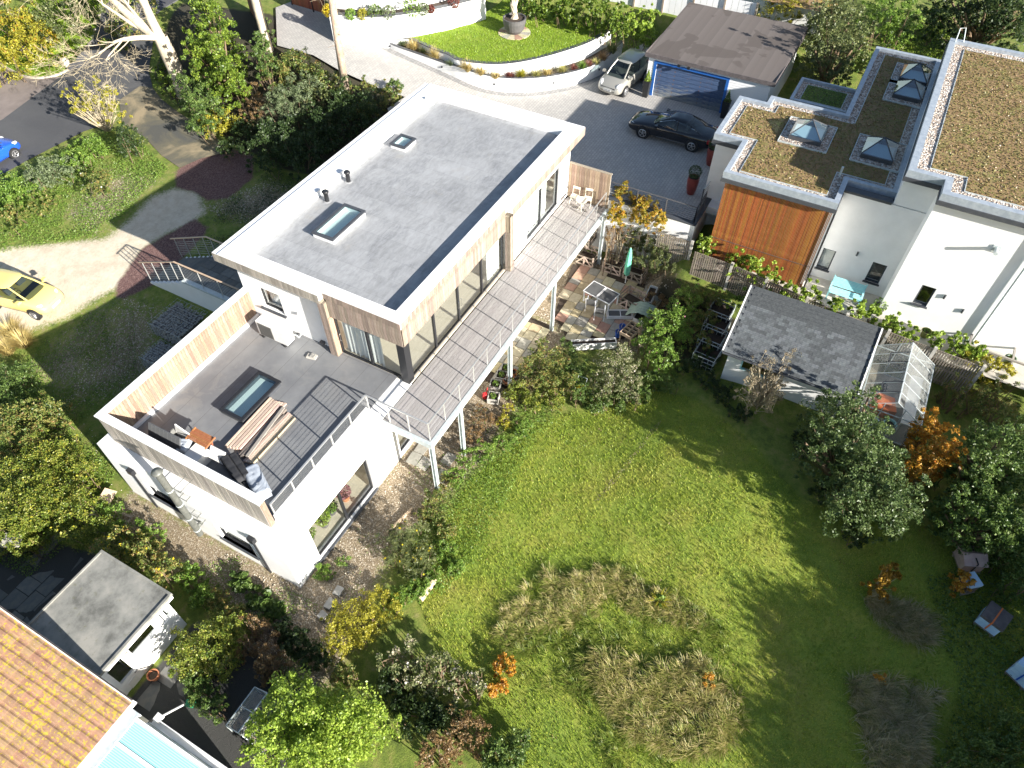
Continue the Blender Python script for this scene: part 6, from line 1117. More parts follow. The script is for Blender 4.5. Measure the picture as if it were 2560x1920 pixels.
# gabions
def gabion(x0_, x1_, y0_, y1_, z0_, z1_, lab):
    g = thing('gabion_basket', lab, 'gabion', ((x0_+x1_)/2,(y0_+y1_)/2,z0_), 0, 'stone filled gabions beside the stair'); m_ = MB(); r_ = random.Random(5)
    MB().box(x0_+0.08,x1_-0.08,y0_+0.08,y1_-0.08,z0_,z1_-0.08).build('core', MAT['hivegrey'], g)
    def rock(c, s):
        M_ = Matrix.Rotation(r_.uniform(0,6),3,'Z') @ Matrix.Rotation(r_.uniform(0,6),3,'X'); vs = [M_ @ Vector((x*s*r_.uniform(0.6,1.1),y*s*r_.uniform(0.6,1.1),z*s*r_.uniform(0.5,0.9))) for x, y, z in ((1,0,0),(-1,0,0),(0,1,0),(0,-1,0),(0,0,1),(0,0,-1))]
        m_.add([v+Vector(c) for v in vs], [(0,2,4),(2,1,4),(1,3,4),(3,0,4),(2,0,5),(1,2,5),(3,1,5),(0,3,5)])
    st_ = 0.13
    for x in np.arange(x0_+0.06,x1_,st_):
        for y in np.arange(y0_+0.06,y1_,st_): rock((x+r_.uniform(-0.03,0.03),y+r_.uniform(-0.03,0.03),z1_-0.06+r_.uniform(-0.02,0.02)), 0.095)
    for z in np.arange(z0_+0.06,z1_-0.1,st_):
        for y in np.arange(y0_+0.06,y1_,st_): rock((x0_+0.06,y+r_.uniform(-0.03,0.03),z+r_.uniform(-0.03,0.03)), 0.095)
        for x in np.arange(x0_+0.06,x1_,st_): rock((x+r_.uniform(-0.03,0.03),y1_-0.06,z+r_.uniform(-0.03,0.03)), 0.095)
    m_.build('stone_fill', MAT['stone'], g, kind='stuff'); w_ = MB()
    for x in np.arange(x0_,x1_+0.01,(x1_-x0_)/8): w_.tube([(x,y0_,z1_+0.03),(x,y1_+0.03,z1_+0.03),(x,y1_+0.03,z0_)],0.004,4)
    for y in np.arange(y0_,y1_+0.01,(y1_-y0_)/8): w_.tube([(x1_,y,z1_+0.03),(x0_-0.03,y,z1_+0.03),(x0_-0.03,y,z0_)],0.004,4)
    w_.build('wire_cage', MAT['galv'], g)
gabion(-1.75,0.15,12.0,14.0,0.0,1.45,'upper stone filled gabion against the stair wall'); gabion(-3.2,-1.9,11.2,13.4,-0.2,0.75,'lower stone filled gabion half hidden by the terrace wall')
# beehives
def hive(p, rz, w, boxes, mat, roofm, lab, gable=False, strap=None):
    h = thing('beehive', lab, 'beehive', p, rz, 'beehives at the lower right'); b = lambda mb, n, m: mb.build(n, MAT[m], h, world=False); z = 0.22
    for x in (-w*0.42,w*0.42):
        for y in (-w*0.42,w*0.42): b(MB().box(x-0.03,x+0.03,y-0.03,y+0.03,0,0.2), 'leg', 'greywood')
    b(MB().box(-w*0.55,w*0.55,-w*0.52,w*0.52,0.19,0.22), 'stand', 'greywood')
    for k in range(boxes): b(MB().box(-w/2,w/2,-w/2,w/2,z+0.004,z+0.24), 'hive_box', mat); b(MB().box(-w/2-0.012,-w/2,-0.09,0.09,z+0.15,z+0.175), 'grip', mat); z += 0.244
    if gable: b(MB().add([(-w*0.58,-w*0.58,z),(w*0.58,-w*0.58,z),(w*0.58,w*0.58,z),(-w*0.58,w*0.58,z),(0,-w*0.58,z+0.22),(0,w*0.58,z+0.22)],[(0,3,2,1),(0,1,4),(2,3,5),(1,2,5,4),(3,0,4,5)]), 'roof', roofm)
    else: b(MB().box(-w*0.55,w*0.55,-w*0.55,w*0.55,z,z+0.14), 'roof', roofm)
    if strap: b(MB().box(-w*0.56,w*0.56,-0.025,0.025,z+0.141,z+0.147).box(-w*0.56,-w*0.552,-0.025,0.025,0.3,z+0.141), 'strap', strap)
hive(QT(3,2,1690,1560), R(24), 0.75, 2, 'hivepink', 'hivepink', 'dull pink beehive with strapped lid under the dark trees', True, 'black'); hive(QT(3,3,1670,115), R(40), 0.5, 2, 'hivegrey', 'hiveblue', 'small beehive with pale blue flat lid beside the orange sapling'); hive(QT(3,3,1880,420), R(-20), 0.72, 2, 'hiveblue', 'hivegrey', 'pale blue beehive with dark roof and orange strap', False, 'strap'); hive(QT(3,3,2160,870), R(-30), 0.72, 3, 'hiveblue', 'hiveblue', 'pale blue beehive with blue lid at the right edge', False, 'bluepl')
# lower-left yard
yp = Q(0,3,1350,880,-0.6); th_ = pot('clay_urn', yp, 0.2, 0.34, 'terra', 'round terracotta urn beside the extension door', 'urn')
gc = Q(0,3,1670,1110,-0.6); g_ = thing('green_can', 'green plastic watering can beside the fern in the yard', 'watering can', gc); MB().lathe([(0.14,0),(0.16,0.32),(0.1,0.38),(0.02,0.39)],gc,14,True).build('can_body', MAT['greenpl'], g_); MB().tube([(gc[0]+0.1,gc[1],gc[2]+0.1),(gc[0]+0.32,gc[1],gc[2]+0.5)],[0.04,0.03],6).build('spout', MAT['greenpl'], g_); MB().tube([(gc[0]-0.12,gc[1],gc[2]+0.1),(gc[0]-0.2,gc[1],gc[2]+0.4),(gc[0],gc[1],gc[2]+0.48)],0.02,6).build('handle', MAT['greenpl'], g_)
bn_ = Q(0,2,215,1440,-0.4); bi = thing('wheelie_bin', 'dark wheelie bin with grey lid in the shaded yard', 'bin', (bn_[0],bn_[1],-0.5), R(30)); MB().add([(-0.24,-0.28,0.08),(0.24,-0.28,0.08),(0.24,0.28,0.08),(-0.24,0.28,0.08),(-0.29,-0.34,0.98),(0.29,-0.34,0.98),(0.29,0.34,0.98),(-0.29,0.34,0.98)],[(3,2,1,0),(0,1,5,4),(1,2,6,5),(2,3,7,6),(3,0,4,7)]).build('bin_body', MAT['blackplastic'], bi, world=False); MB().box(-0.31,0.31,-0.36,0.38,0.983,1.05).build('bin_lid', MAT['concrete'], bi, world=False); MB().tube([(-0.28,0.36,0.92),(0.28,0.36,0.92)],0.02,6).build('handle', MAT['blackplastic'], bi, world=False)
pl0 = QT(0,2,900,1040,0.3); pw = thing('plywood_board', 'sheet of pale plywood leaning in the hedge left of the house', 'board', pl0, R(20)); MB().obox((0,0,0.1),(1.3,0.5,0.03),Matrix.Rotation(0.35,3,'X')).build('board', MAT['palewood'], pw, world=False)
pl1 = QT(0,2,1000,1220,0.2); pl_ = thing('wooden_pallet', 'weathered pallet leaning below the plywood board in the hedge', 'pallet', pl1, R(15))
for k in range(5): MB().obox((-0.5+k*0.25,0,0.1),(0.1,0.9,0.03),Matrix.Rotation(0.3,3,'X')).build('slat', MAT['greywood'], pl_, world=False)
for y in (-0.38,0.38): MB().obox((0,y,0.06+y*0.3),(1.15,0.08,0.06)).build('bearer', MAT['greywood'], pl_, world=False)
# front green of the road
lb = QT(0,0,250,520); l_ = thing('garden_lamp', 'dark domed garden lamp on a short post by the front lawn', 'lamp', lb); MB().tube([(0,0,0),(0,0,0.75)],0.05,8).build('post', MAT['black'], l_, world=False); MB().lathe([(0.1,0.72),(0.28,0.78),(0.2,0.92),(0.0,0.98)],(0,0,0),16,False).build('lamp_head', MAT['greypot'], l_, world=False)
rb = QT(0,0,580,575); st_ = thing('stone_bollard', 'pale stone bollard on the grass by the road bend', 'bollard', rb); MB().prism([(-0.2,-0.18),(0.2,-0.2),(0.22,0.18),(-0.18,0.2)],0,0.5).build('stone', MAT['chalk'], st_, world=False); MB().prism([(-0.14,-0.13),(0.14,-0.14),(0.15,0.12),(-0.13,0.14)],0.503,0.56).build('stone_top', MAT['chalk'], st_, world=False)
# timber arch right of the greenhouse
ta = Q(3,1,1640,1500,0.4); tf_ = thing('timber_arch', 'weathered timber plant frame with climbing leaves right of the greenhouse', 'frame', (ta[0],ta[1],0.3), R(-3)); b = lambda mb, n: mb.build(n, MAT['cladgrey'], tf_, world=False)
for x in (-0.5,0.6):
    for y in (-1.6,0.2): b(MB().box(x-0.05,x+0.05,y-0.05,y+0.05,0,1.7), 'post')
for y in (-1.6,0.2): b(MB().box(-0.7,0.8,y-0.04,y+0.04,1.703,1.8), 'cross_beam')
for x in (-0.5,0.6): b(MB().box(x-0.04,x+0.04,-2.4,0.4,1.803,1.9), 'top_beam')
# ---------------------------------------------------------------- vegetation builders
def raw_mesh(name, mat, verts, faces, tint, parent=None, kind=None, per=None):
    me = bpy.data.meshes.new(name); me.vertices.add(len(verts)); me.vertices.foreach_set('co', np.ascontiguousarray(verts, np.float32).ravel())
    k = faces.shape[1]; me.loops.add(faces.size); me.loops.foreach_set('vertex_index', faces.ravel().astype(np.int32)); me.polygons.add(len(faces)); me.polygons.foreach_set('loop_start', np.arange(0, faces.size, k, dtype=np.int32)); me.update(calc_edges=True)
    at = me.attributes.new('tint', 'FLOAT', 'POINT'); at.data.foreach_set('value', np.ascontiguousarray(tint, np.float32)); me.materials.append(MAT[mat])
    return link(me, name, parent, kind)
def unit(v): return v / np.maximum(np.linalg.norm(v, axis=-1, keepdims=True), 1e-6)
def leaf_quads(C, size, up=0.7, asp=0.5, tint=None, jit=0.35, axis=None):
    n = len(C); nr = unit(rng.normal(size=(n,3)) + np.array([0,0,up])); d = rng.normal(size=(n,3)) if axis is None else axis + 0.4*rng.normal(size=(n,3))
    d = unit(d - (d*nr).sum(1, keepdims=True)*nr); s = np.cross(nr, d); l = size*rng.uniform(1-jit, 1+jit, (n,1)); w = l*asp
    V_ = np.stack([C-d*l/2, C+s*w/2+nr*l*0.06, C+d*l/2, C-s*w/2+nr*l*0.06], 1).reshape(-1,3); F_ = np.arange(4*n).reshape(-1,4)
    t_ = np.clip(rng.normal(0.45, 0.2, n) + (0 if tint is None else tint), 0, 1); return V_, F_, np.repeat(t_, 4)
def blade_quads(Bs, length, width, dirs, lean, tint=None):
    n = len(Bs); L = (length*rng.uniform(0.6, 1.25, n))[:,None]; dirs = unit(dirs); up = np.array([0,0,1.0]); s = unit(np.cross(dirs, up)); ln = lean if np.ndim(lean) else np.full(n, lean); ln = ln[:,None]
    mid = Bs + (up*np.cos(ln*0.6) + dirs*np.sin(ln*0.6))*L*0.55; tip = mid + (up*np.cos(ln*1.3) + dirs*np.sin(ln*1.3))*L*0.5; w = width/2
    V_ = np.stack([Bs-s*w, Bs+s*w, mid+s*w*0.8, mid-s*w*0.8, tip+s*w*0.15, tip-s*w*0.15], 1).reshape(-1,3); i = np.arange(n)[:,None]*6
    F_ = np.concatenate([i+np.array([0,1,2,3]), i+np.array([3,2,4,5])]); t_ = np.clip(rng.normal(0.5,0.22,n) + (0 if tint is None else tint), 0, 1); return V_, F_, np.repeat(t_, 6)
def locate(x, y, h, base=None):
    z = 1.0
    for i in range(10):
        p = V(x, y, z); g = float(ter(p[0], p[1])) if base is None else base; z = g + h
    return np.array(V(x, y, z)), g
def shrub(name, label, lobes, h, mat, n, leaf=0.1, cat='shrub', group=None, base=None, clump=1.0, stems=7, stemmat='twig', up=0.35, asp=0.55, extra=None, fill=0.45, mid=0.52, trunk=None, sparse=0.0):
    lb = []
    for x, y, r in lobes:
        lb.append((x, y, r*0.78, 1.0))
        if r >= 22:
            a0_ = rng.uniform(0, 6.28)
            for k in range(4): a_ = a0_+k*1.57+rng.normal(0,0.3); q_ = rng.uniform(0.5,0.75); lb.append((x+math.cos(a_)*r*q_, y+math.sin(a_)*r*q_*0.85, r*rng.uniform(0.34,0.5), rng.uniform(0.7,1.18)))
    ps = [(locate(x, y, h*hs*mid, base), r) for x, y, r, hs in lb]; cen = np.mean([p[0][0] for p in ps], 0); g0 = min(p[0][1] for p in ps); t_ = thing(name, label, cat, (cen[0], cen[1], g0), 0, group)
    sparse_ok = stems >= 14; C = []; T_ = []; mbs = MB(); onebase = cat == 'tree'; tot = sum(r*r for _, r in ps)
    for (p, g), r in ps:
        Rm = r*1.15732*dist(p)/FPX; hh = h*(1-mid) if h*(1-mid) < 9 else h/2; nl = int(n*r*r/tot*(1.1 if sparse_ok else 2.1)); per = 46; K = max(6, nl//per)
        d = unit(rng.normal(size=(K,3))); d[:,2] = np.where(d[:,2] < -0.8, -d[:,2], d[:,2]); fr = fill + (1-fill)*rng.random(K)**0.4; lump = 1 + 0.16*np.sin(3*np.arctan2(d[:,1],d[:,0])+rng.uniform(0,6)) + rng.normal(0,0.08,K)
        cc = p + d*fr[:,None]*lump[:,None]*np.array([Rm,Rm,hh]); rc = min(max(Rm*0.24, 0.10), 0.42)*clump
        tc = rng.normal(0, 0.12, K); o_ = unit(rng.normal(size=(K,per,3)))*(rng.random((K,per,1))**0.5)*rc*rng.uniform(0.6,1.3,(K,1,1)); o_[:,:,2] *= 0.8
        pts = (cc[:,None,:]+o_).reshape(-1,3); tt = np.repeat(tc, per); keep = pts[:,2] > np.asarray(g)+0.03; C.append(pts[keep]); T_.append(tt[keep])
        zc = max(g, p[2]-hh)
        mains = []
        for k in range(max(2, int(stems*(0.35 if len(ps) > len(lobes) else 1)))):
            e = cc[rng.integers(K)]
            if k < 5:
                b_ = np.array([cen[0],cen[1],g-0.05]) if onebase else np.array([p[0]+rng.normal(0,Rm*0.1), p[1]+rng.normal(0,Rm*0.1), g-0.05]); m_ = (b_+e)/2 + rng.normal(0,0.08*Rm,3); rr = 0.010+0.008*Rm; mains.append((m_, e))
                mbs.tube([b_, m_, e], [rr*1.4, rr, rr*0.4], 5, False)
            else:
                m_, e0 = mains[rng.integers(len(mains))]; s_ = rng.random()*0.8; b_ = m_+(e0-m_)*s_; mbs.tube([b_, (b_+e)/2+rng.normal(0,0.06*Rm,3), e], [0.009+0.003*Rm, 0.008, 0.005], 4, False)
        if trunk: mbs.tube([(cen[0],cen[1],g-0.1),((cen[0]+p[0])/2+0.05,(cen[1]+p[1])/2,g+h*0.35),(p[0],p[1]+0.05,p[2]+hh*0.3)],[trunk,trunk*0.8,trunk*0.3],8,False)
    C = np.concatenate(C); T_ = np.concatenate(T_)
    if sparse: k_ = rng.random(len(C)) > sparse; C, T_ = C[k_], T_[k_]
    raw_mesh('crown', mat, *leaf_quads(C, leaf*0.88, up, asp, T_), parent=t_); mbs.build('trunk' if cat == 'tree' else 'stem', MAT[stemmat], t_)
    if extra:
        em, en, es, part = extra; k_ = rng.integers(0, len(C), en); top = C[k_]; cz_ = np.quantile(C[:,2], 0.4); top = top[top[:,2] > cz_]; raw_mesh(part, em, *leaf_quads(top+rng.normal(0,0.03,top.shape)+np.array([0,0,0.04]), es, 1.5, 0.8), parent=t_, kind='stuff')
    return t_
def tuft(name, label, p, n, length, mat, spread=0.12, lean=(0.1,0.9), width=0.02, cat='plant', group=None):
    t_ = thing(name, label, cat, tuple(p), 0, group); a_ = rng.uniform(0,6.283,n); d = np.stack([np.cos(a_),np.sin(a_),0*a_],1); B_ = np.array(p)+d*(rng.random((n,1))**0.5)*spread
    raw_mesh('blades', mat, *blade_quads(B_, length, width, d, rng.uniform(*lean,n)), parent=t_); MB().lathe([(spread*0.7,-0.03),(spread*0.5,0.06),(0,0.09)],p,8,False).build('crown', MAT['twig'], t_); return t_
def inpoly(poly, n):
    p = np.array([q[:2] for q in poly]); lo, hi = p.min(0), p.max(0); out = np.zeros((0,2))
    while len(out) < n:
        g = rng.uniform(lo, hi, (n*2,2)); out = np.concatenate([out, g[sdist(g, poly) > 0.02]])
    return out[:n]
def area(poly): return abs(sum(poly[i][0]*poly[(i+1)%len(poly)][1]-poly[(i+1)%len(poly)][0]*poly[i][1] for i in range(len(poly))))/2
def ground_cover(name, label, cat, poly, per_m2, leaf, mat, height=0.15, zf=ter, patch=0.0):
    n = int(area(poly)*per_m2); g = inpoly(poly, n)
    if patch:
        f = np.sin(g[:,0]*1.9+2*np.sin(g[:,1]*0.9))+np.sin(g[:,1]*2.3+1.5*np.sin(g[:,0]*1.3)); g = g[f + rng.normal(0,0.4,len(g)) > patch]
    z = zf(g[:,0], g[:,1]) + rng.random(len(g))**1.5*height + 0.01; o = raw_mesh(name, mat, *leaf_quads(np.column_stack([g,z]), leaf, 0.9), kind='stuff'); return tag(o, label, cat)
def grass(name, label, poly, per_m2, length, width, mat, zf=ter, lean=(0.1,0.7), excl=None, edge=0.0):
    n = int(area(poly)*per_m2); g = inpoly(poly, n)
    for e in (excl or []): g = g[sdist(g, e) < 0]
    a_ = rng.uniform(0,6.283,len(g)); d = np.stack([np.cos(a_),np.sin(a_),0*a_],1); tn = 0.16*np.sin(g[:,0]*0.9+1.3*np.sin(g[:,1]*0.7))+0.1*np.sin(g[:,1]*2.1+g[:,0])
    o = raw_mesh(name, mat, *blade_quads(np.column_stack([g, np.broadcast_to(zf(g[:,0],g[:,1]) if callable(zf) else zf, len(g))]), length, width, d, rng.uniform(*lean,len(g)), tn), kind='stuff'); return tag(o, label, 'grass')
def tussocks(name, label, poly, nt_, per, length, mat, flow, width=0.018):
    nk = max(8, nt_//8); kc = inpoly(poly, nk); c = kc[rng.integers(0,nk,nt_*2)] + rng.normal(0,0.15,(nt_*2,2)); c = np.where((rng.random(nt_*2) < 0.25)[:,None], inpoly(poly, nt_*2), c); e_ = sdist(c, poly); f_ = 0.5*np.sin(c[:,0]*2.1+1.7*np.sin(c[:,1]*1.4))+0.5*np.sin(c[:,1]*2.7+c[:,0]); c = c[np.argsort(-(np.minimum(e_,0.5)*1.6 + 0.45*f_ + rng.normal(0,0.25,len(c))))[:nt_]]; z = ter(c[:,0], c[:,1]); a_ = rng.uniform(0,6.283,(nt_,per)); fd = np.array([math.cos(flow),math.sin(flow)]); own = fd*rng.uniform(0.2,1.4,(nt_,1)) + rng.normal(0,0.45,(nt_,2))
    d = np.stack([np.cos(a_)+own[:,:1]*1.3, np.sin(a_)+own[:,1:]*1.3, 0*a_], -1).reshape(-1,3); off = np.stack([np.cos(a_),np.sin(a_),0*a_],-1)*(rng.random((nt_,per,1))**0.5)*0.16
    B_ = (np.column_stack([c,z])[:,None,:]+off).reshape(-1,3); tn = np.repeat(rng.normal(0,0.2,nt_), per); ls = np.repeat(rng.uniform(0.6,1.2,nt_), per)
    o = raw_mesh(name, mat, *blade_quads(B_, length*ls, width, d, rng.uniform(0.3,1.5,len(B_)), tn), kind='stuff'); return tag(o, label, 'grass')
QP = lambda c, r, pts: [QT(c, r, x, y)[:2] for x, y in pts]
# ---------------------------------------------------------------- lawns and long grass
LONGA = QP(2,3,[(300,-40),(800,-60),(1150,0),(1600,250),(1820,480),(1500,470),(1000,310),(500,430),(200,520),(0,640),(-160,560),(-100,300),(120,100)])
LONGB = QP(2,3,[(600,660),(1000,620),(1350,680),(1750,700),(1980,900),(2080,1180),(1900,1500),(1500,1680),(1100,1520),(720,1150)])
LONGC = QP(3,3,[(830,200),(960,120),(1120,160),(1300,260),(1680,640),(1300,600),(900,400)])
LONGD = QP(3,3,[(700,900),(1000,800),(1300,850),(1530,1030),(1320,1450),(1280,1750),(800,1750),(660,1250)])
grass('lawn_grass', 'mown lawn grass across the back garden', LAWN, 330, 0.085, 0.022, 'lawn')
grass('upper_turf_grass', 'bright mown turf of the upper front lawn', TOPLAWN, 160, 0.07, 0.03, 'topturf', LZ-0.02)
grass('road_verge_grass', 'bright green verge inside the road bend', TURF, 160, 0.1, 0.03, 'topturf')
tussocks('long_grass', 'straw coloured unmown grass ring in the lawn', LONGA, 560, 34, 0.36, 'hay', R(140)); tussocks('long_grass', 'unmown grass mound in the middle foreground of the lawn', LONGB, 900, 36, 0.44, 'hay', R(150)); tussocks('long_grass', 'shaded tuft of long grass near the beehives', LONGC, 150, 36, 0.5, 'shadehay', R(-120)); tussocks('long_grass', 'shaded unmown grass patch at the bottom right', LONGD, 300, 36, 0.5, 'shadehay', R(-120))
MEADOW = [VT(x,y)[:2] for x, y in ((1100,1260),(1180,1225),(1300,1215),(1430,1235),(1530,1300),(1590,1380),(1620,1480),(1610,1560),(1560,1640),(1450,1680),(1320,1680),(1260,1600),(1230,1520),(1120,1500),(1070,1430),(1060,1340))]
tussocks('meadow_grass', 'tangled green unmown grass under the straw coloured tufts', MEADOW, 1100, 26, 0.26, 'meadow', R(150), 0.016)
ringg = QP(2,3,[(-420,-30),(250,-60),(100,250),(-180,560),(-420,700),(-560,300)])
scatter_line = [VT(x,y)[:2] for x, y in ((1425,905),(1432,915),(1300,1080),(1280,1085))]
ground_cover('fallen_leaves', 'brown fallen leaves scattered over the lawn', 'leaves', LAWN, 5, 0.07, 'brown', 0.03)
ground_cover('bare_streak', 'pale bare streak of stones across the lawn', 'ground cover', scatter_line, 420, 0.05, 'apple', 0.03)
ground_cover('clover_patch', 'rough clover and weeds between lawn and house gravel', 'ground cover', [(-5.2,-2.2),(-3.0,-2.5),(-1.5,-2.7),(1.5,-3.0),(4.5,-3.0),(4.2,-5.2),(1.6,-4.8),(-1.6,-5.2),(-4.2,-5.4),(-6.0,-5.0)], 420, 0.065, 'weed', 0.16)
ground_cover('bank_weeds', 'weedy grass on the bank left of the house', 'ground cover', [(-9.5,9.1),(-4,11.2),(-3.4,13.8),(-1.2,15.6),(-3,17.8),(-8,20),(-14,18),(-13,9.5)], 360, 0.07, 'weed', 0.14, patch=-0.5)
ground_cover('verge_weeds', 'rough green verge between chalk track and access lane', 'ground cover', [(-3,26.5),(1.4,21.2),(3.4,21.0),(5.2,21.6),(7.6,21.9),(8.9,25.6),(9.2,28.3),(4,29.8),(-3,31)], 380, 0.075, 'weed', 0.2, patch=-1.4)
ground_cover('gravel_weeds', 'weeds growing through the gravel below the house corner', 'ground cover', [(-11.5,-3),(-8.5,-2.6),(-8.4,3),(-9.8,4.5),(-12,3)], 260, 0.07, 'weed', 0.12, patch=0.1)
ground_cover('gravel_weeds', 'weeds in the gravel along the garden wall of the house', 'ground cover', [(-8,-0.2),(-8,-2.8),(-3,-2.6),(3.8,-2.9),(3.8,-0.2)], 150, 0.06, 'weed', 0.1, patch=0.8)
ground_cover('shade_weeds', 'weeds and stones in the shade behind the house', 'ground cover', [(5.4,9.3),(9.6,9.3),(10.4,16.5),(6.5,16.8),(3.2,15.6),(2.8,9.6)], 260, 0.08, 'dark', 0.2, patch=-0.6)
ground_cover('back_garden_grass', 'sunlit rough grass beyond the neighbour house', 'ground cover', QP(3,0,[(900,280),(1400,230),(1750,330),(1650,560),(1400,540),(1000,420)]), 90, 0.16, 'lime', 0.2)
ground_cover('right_rough_grass', 'shaded rough grass around the beehives', 'ground cover', QP(3,3,[(1350,0),(2212,-200),(2300,800),(2212,1650),(1500,1650),(1650,900),(1500,600)]), 220, 0.11, 'mid', 0.3)
def scatter_stones(name, label, poly, n, s0, s1, mat='chalk'):
    g = inpoly(poly, n); z = ter(g[:,0], g[:,1]); base = np.array([(1,0,0),(-1,0,0),(0,1,0),(0,-1,0),(0,0,0.7),(0,0,-0.7)]); s = rng.uniform(s0,s1,(n,1,1)); vs = base[None]*s*rng.uniform(0.6,1.2,(n,6,3)); a_ = rng.uniform(0,6.28,n); c, s_ = np.cos(a_)[:,None], np.sin(a_)[:,None]
    vx = vs[:,:,0]*c-vs[:,:,1]*s_; vy = vs[:,:,0]*s_+vs[:,:,1]*c; vs = np.stack([vx,vy,vs[:,:,2]],-1)+np.column_stack([g,z+0.01])[:,None,:]
    f = np.array([(0,2,4),(2,1,4),(1,3,4),(3,0,4),(2,0,5),(1,2,5),(3,1,5),(0,3,5)]); F_ = (np.arange(n)[:,None,None]*6+f[None]).reshape(-1,3); o = raw_mesh(name, mat, vs.reshape(-1,3), F_, np.zeros(n*6), kind='stuff'); return tag(o, label, 'stones')
for nm, la, po, n_, a0_, a1_ in (('scattered_stones','pale flints scattered along the chalk track edge',CHALKY[0],700,0.012,0.04),('scattered_stones','pale flints in the verge by the chalk track',CHALKY[1],260,0.012,0.035),('scattered_stones','pale stones among weeds in the shade behind the house',CHALKY[3],520,0.015,0.045),('scattered_stones','flints in the gravel along the garden front of the house',BEIGE[1],2600,0.012,0.035),('scattered_stones','stones on the gravel beside the patio',BEIGE[2],900,0.015,0.05),('scattered_stones','flints across the shaded bank left of the house',[(-9,9.2),(-4,11.2),(-3,16),(-8,19),(-12,14)],260,0.012,0.035)): scatter_stones(nm, la, po, n_, a0_, a1_)
# ---------------------------------------------------------------- shrubs and trees, roughly from the far left to the right
sh_ = shrub
sh_('autumn_hedge', 'yellow and orange autumn hedge in the top left corner', [(35,60,60),(20,130,55),(75,95,50)], 2.4, 'yellow', 5200, 0.16, extra=('autumn',900,0.17,'autumn_leaves')); sh_('green_hedge', 'green hedge behind the bare tree beside the yellow autumn hedge', [(150,40,70),(230,20,60)], 2.6, 'olive', 4200, 0.17); sh_('verge_shrub', 'yellow-green shrub behind the road verge under the bare branches', [(270,70,50),(310,40,45)], 2.2, 'mixed', 3000, 0.16)
sh_('laurel_tree', 'tall bright glossy laurel right of the bare tree trunk', [(462,70,52),(470,130,55),(500,190,45),(445,150,45)], 4.2, 'laurel', 9000, 0.17, 'tree', trunk=0.12); sh_('dark_evergreen', 'dark green evergreen shrub beside the bare tree trunk', [(430,205,48),(440,250,42)], 2.6, 'mid', 5200, 0.12); sh_('lane_shrub', 'yellow-green shrub at the end of the access lane', [(480,262,34),(455,275,26)], 1.3, 'yellow', 2000, 0.11); sh_('lane_edge_shrub', 'low leafy shrub at the foot of the bare tree', [(365,180,30),(352,150,24)], 1.2, 'laurel', 1500, 0.11)
for i, (x, y, la) in enumerate(((420,238,'straw coloured iris clump at the lane edge, nearest the tree'),(438,262,'straw coloured iris clump at the lane edge, middle'),(462,280,'straw coloured iris clump at the lane edge, nearest the house'))): tuft('iris_clump', la, VT(x,y), 150, 0.6, 'straw', 0.25, (0.3,1.2), 0.03, group='iris clumps at the lane edge')
sh_('dead_hydrangea', 'brown dead flower stems behind the lane shrubs', [(548,215,30),(545,255,26)], 1.8, 'brown', 900, 0.1, stems=22, fill=0.3); sh_('bramble_bush', 'brownish bramble bush with orange leaves below the ivy trunk', [(640,150,46),(700,180,40),(600,170,36)], 2.0, 'mixed', 5200, 0.12); sh_('silver_shrub', 'grey-green spiky shrub in front of the brambles', [(640,225,48),(600,250,36),(665,205,34)], 2.4, 'grey', 5600, 0.14, up=0.3, asp=0.28); sh_('golden_box', 'dark yellow-green box shrub beside the pine trunk', [(690,215,32)], 1.8, 'olive', 2200, 0.1)
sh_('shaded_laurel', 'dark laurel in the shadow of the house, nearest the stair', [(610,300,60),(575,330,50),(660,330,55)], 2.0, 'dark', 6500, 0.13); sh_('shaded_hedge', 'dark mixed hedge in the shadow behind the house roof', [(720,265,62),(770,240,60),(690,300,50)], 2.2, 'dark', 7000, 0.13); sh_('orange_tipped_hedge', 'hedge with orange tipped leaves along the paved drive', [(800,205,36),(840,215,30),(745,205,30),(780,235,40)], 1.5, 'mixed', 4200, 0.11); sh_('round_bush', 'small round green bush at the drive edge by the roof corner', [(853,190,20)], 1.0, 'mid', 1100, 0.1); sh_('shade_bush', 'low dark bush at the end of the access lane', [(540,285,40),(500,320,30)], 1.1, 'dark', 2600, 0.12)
sh_('ivy', 'ivy covering the lower trunk at the left of the paved drive', [(573,110,24),(575,70,20),(572,140,26)], 2.6, 'mid', 3600, 0.11, 'plant', base=3.9, stems=2)
sh_('sparse_sapling', 'sparse small-leaved young tree on the verge beside the lane', [(205,215,48),(165,230,30),(245,235,28)], 3.0, 'yellow', 2800, 0.1, 'tree', stems=22, stemmat='paletwig', fill=0.25, mid=0.6, trunk=0.03); sh_('round_holly', 'round dark holly bush on the verge', [(280,308,32)], 1.7, 'dark', 2600, 0.09); sh_('rose_bush', 'small orange and green bush with white flowers on the verge', [(210,390,32)], 0.9, 'mixed', 1500, 0.09, extra=('whiteflower',30,0.09,'flowers'))
for i, (lb_, la) in enumerate((([(200,325,36),(165,340,30)],'low untidy hedge on the verge, end nearest the sapling'),([(125,365,40),(85,385,36)],'low untidy hedge on the verge, middle part'),([(40,410,44),(0,430,44)],'low untidy hedge on the verge, end by the blue car'))): sh_('verge_hedge', la, lb_, 1.0, 'weed' if i != 1 else 'grey', 3400, 0.1, 'hedge', group='untidy verge hedge')
sh_('clump_grass_bed', 'tawny leafy perennials on the verge by the left edge', [(30,470,40),(90,440,30)], 0.7, 'mixed', 1500, 0.1)
for x, y, la in ((30,725,'ornamental yellow grass clump below the yellow car'),(55,745,'ornamental yellow grass clump right of the other ones'),(20,760,'ornamental yellow grass clump nearest the left edge')): tuft('yellow_grass', la, VT(x,y), 320, 0.75, 'straw', 0.3, (0.2,1.2), 0.028, group='ornamental grasses by the yellow car')
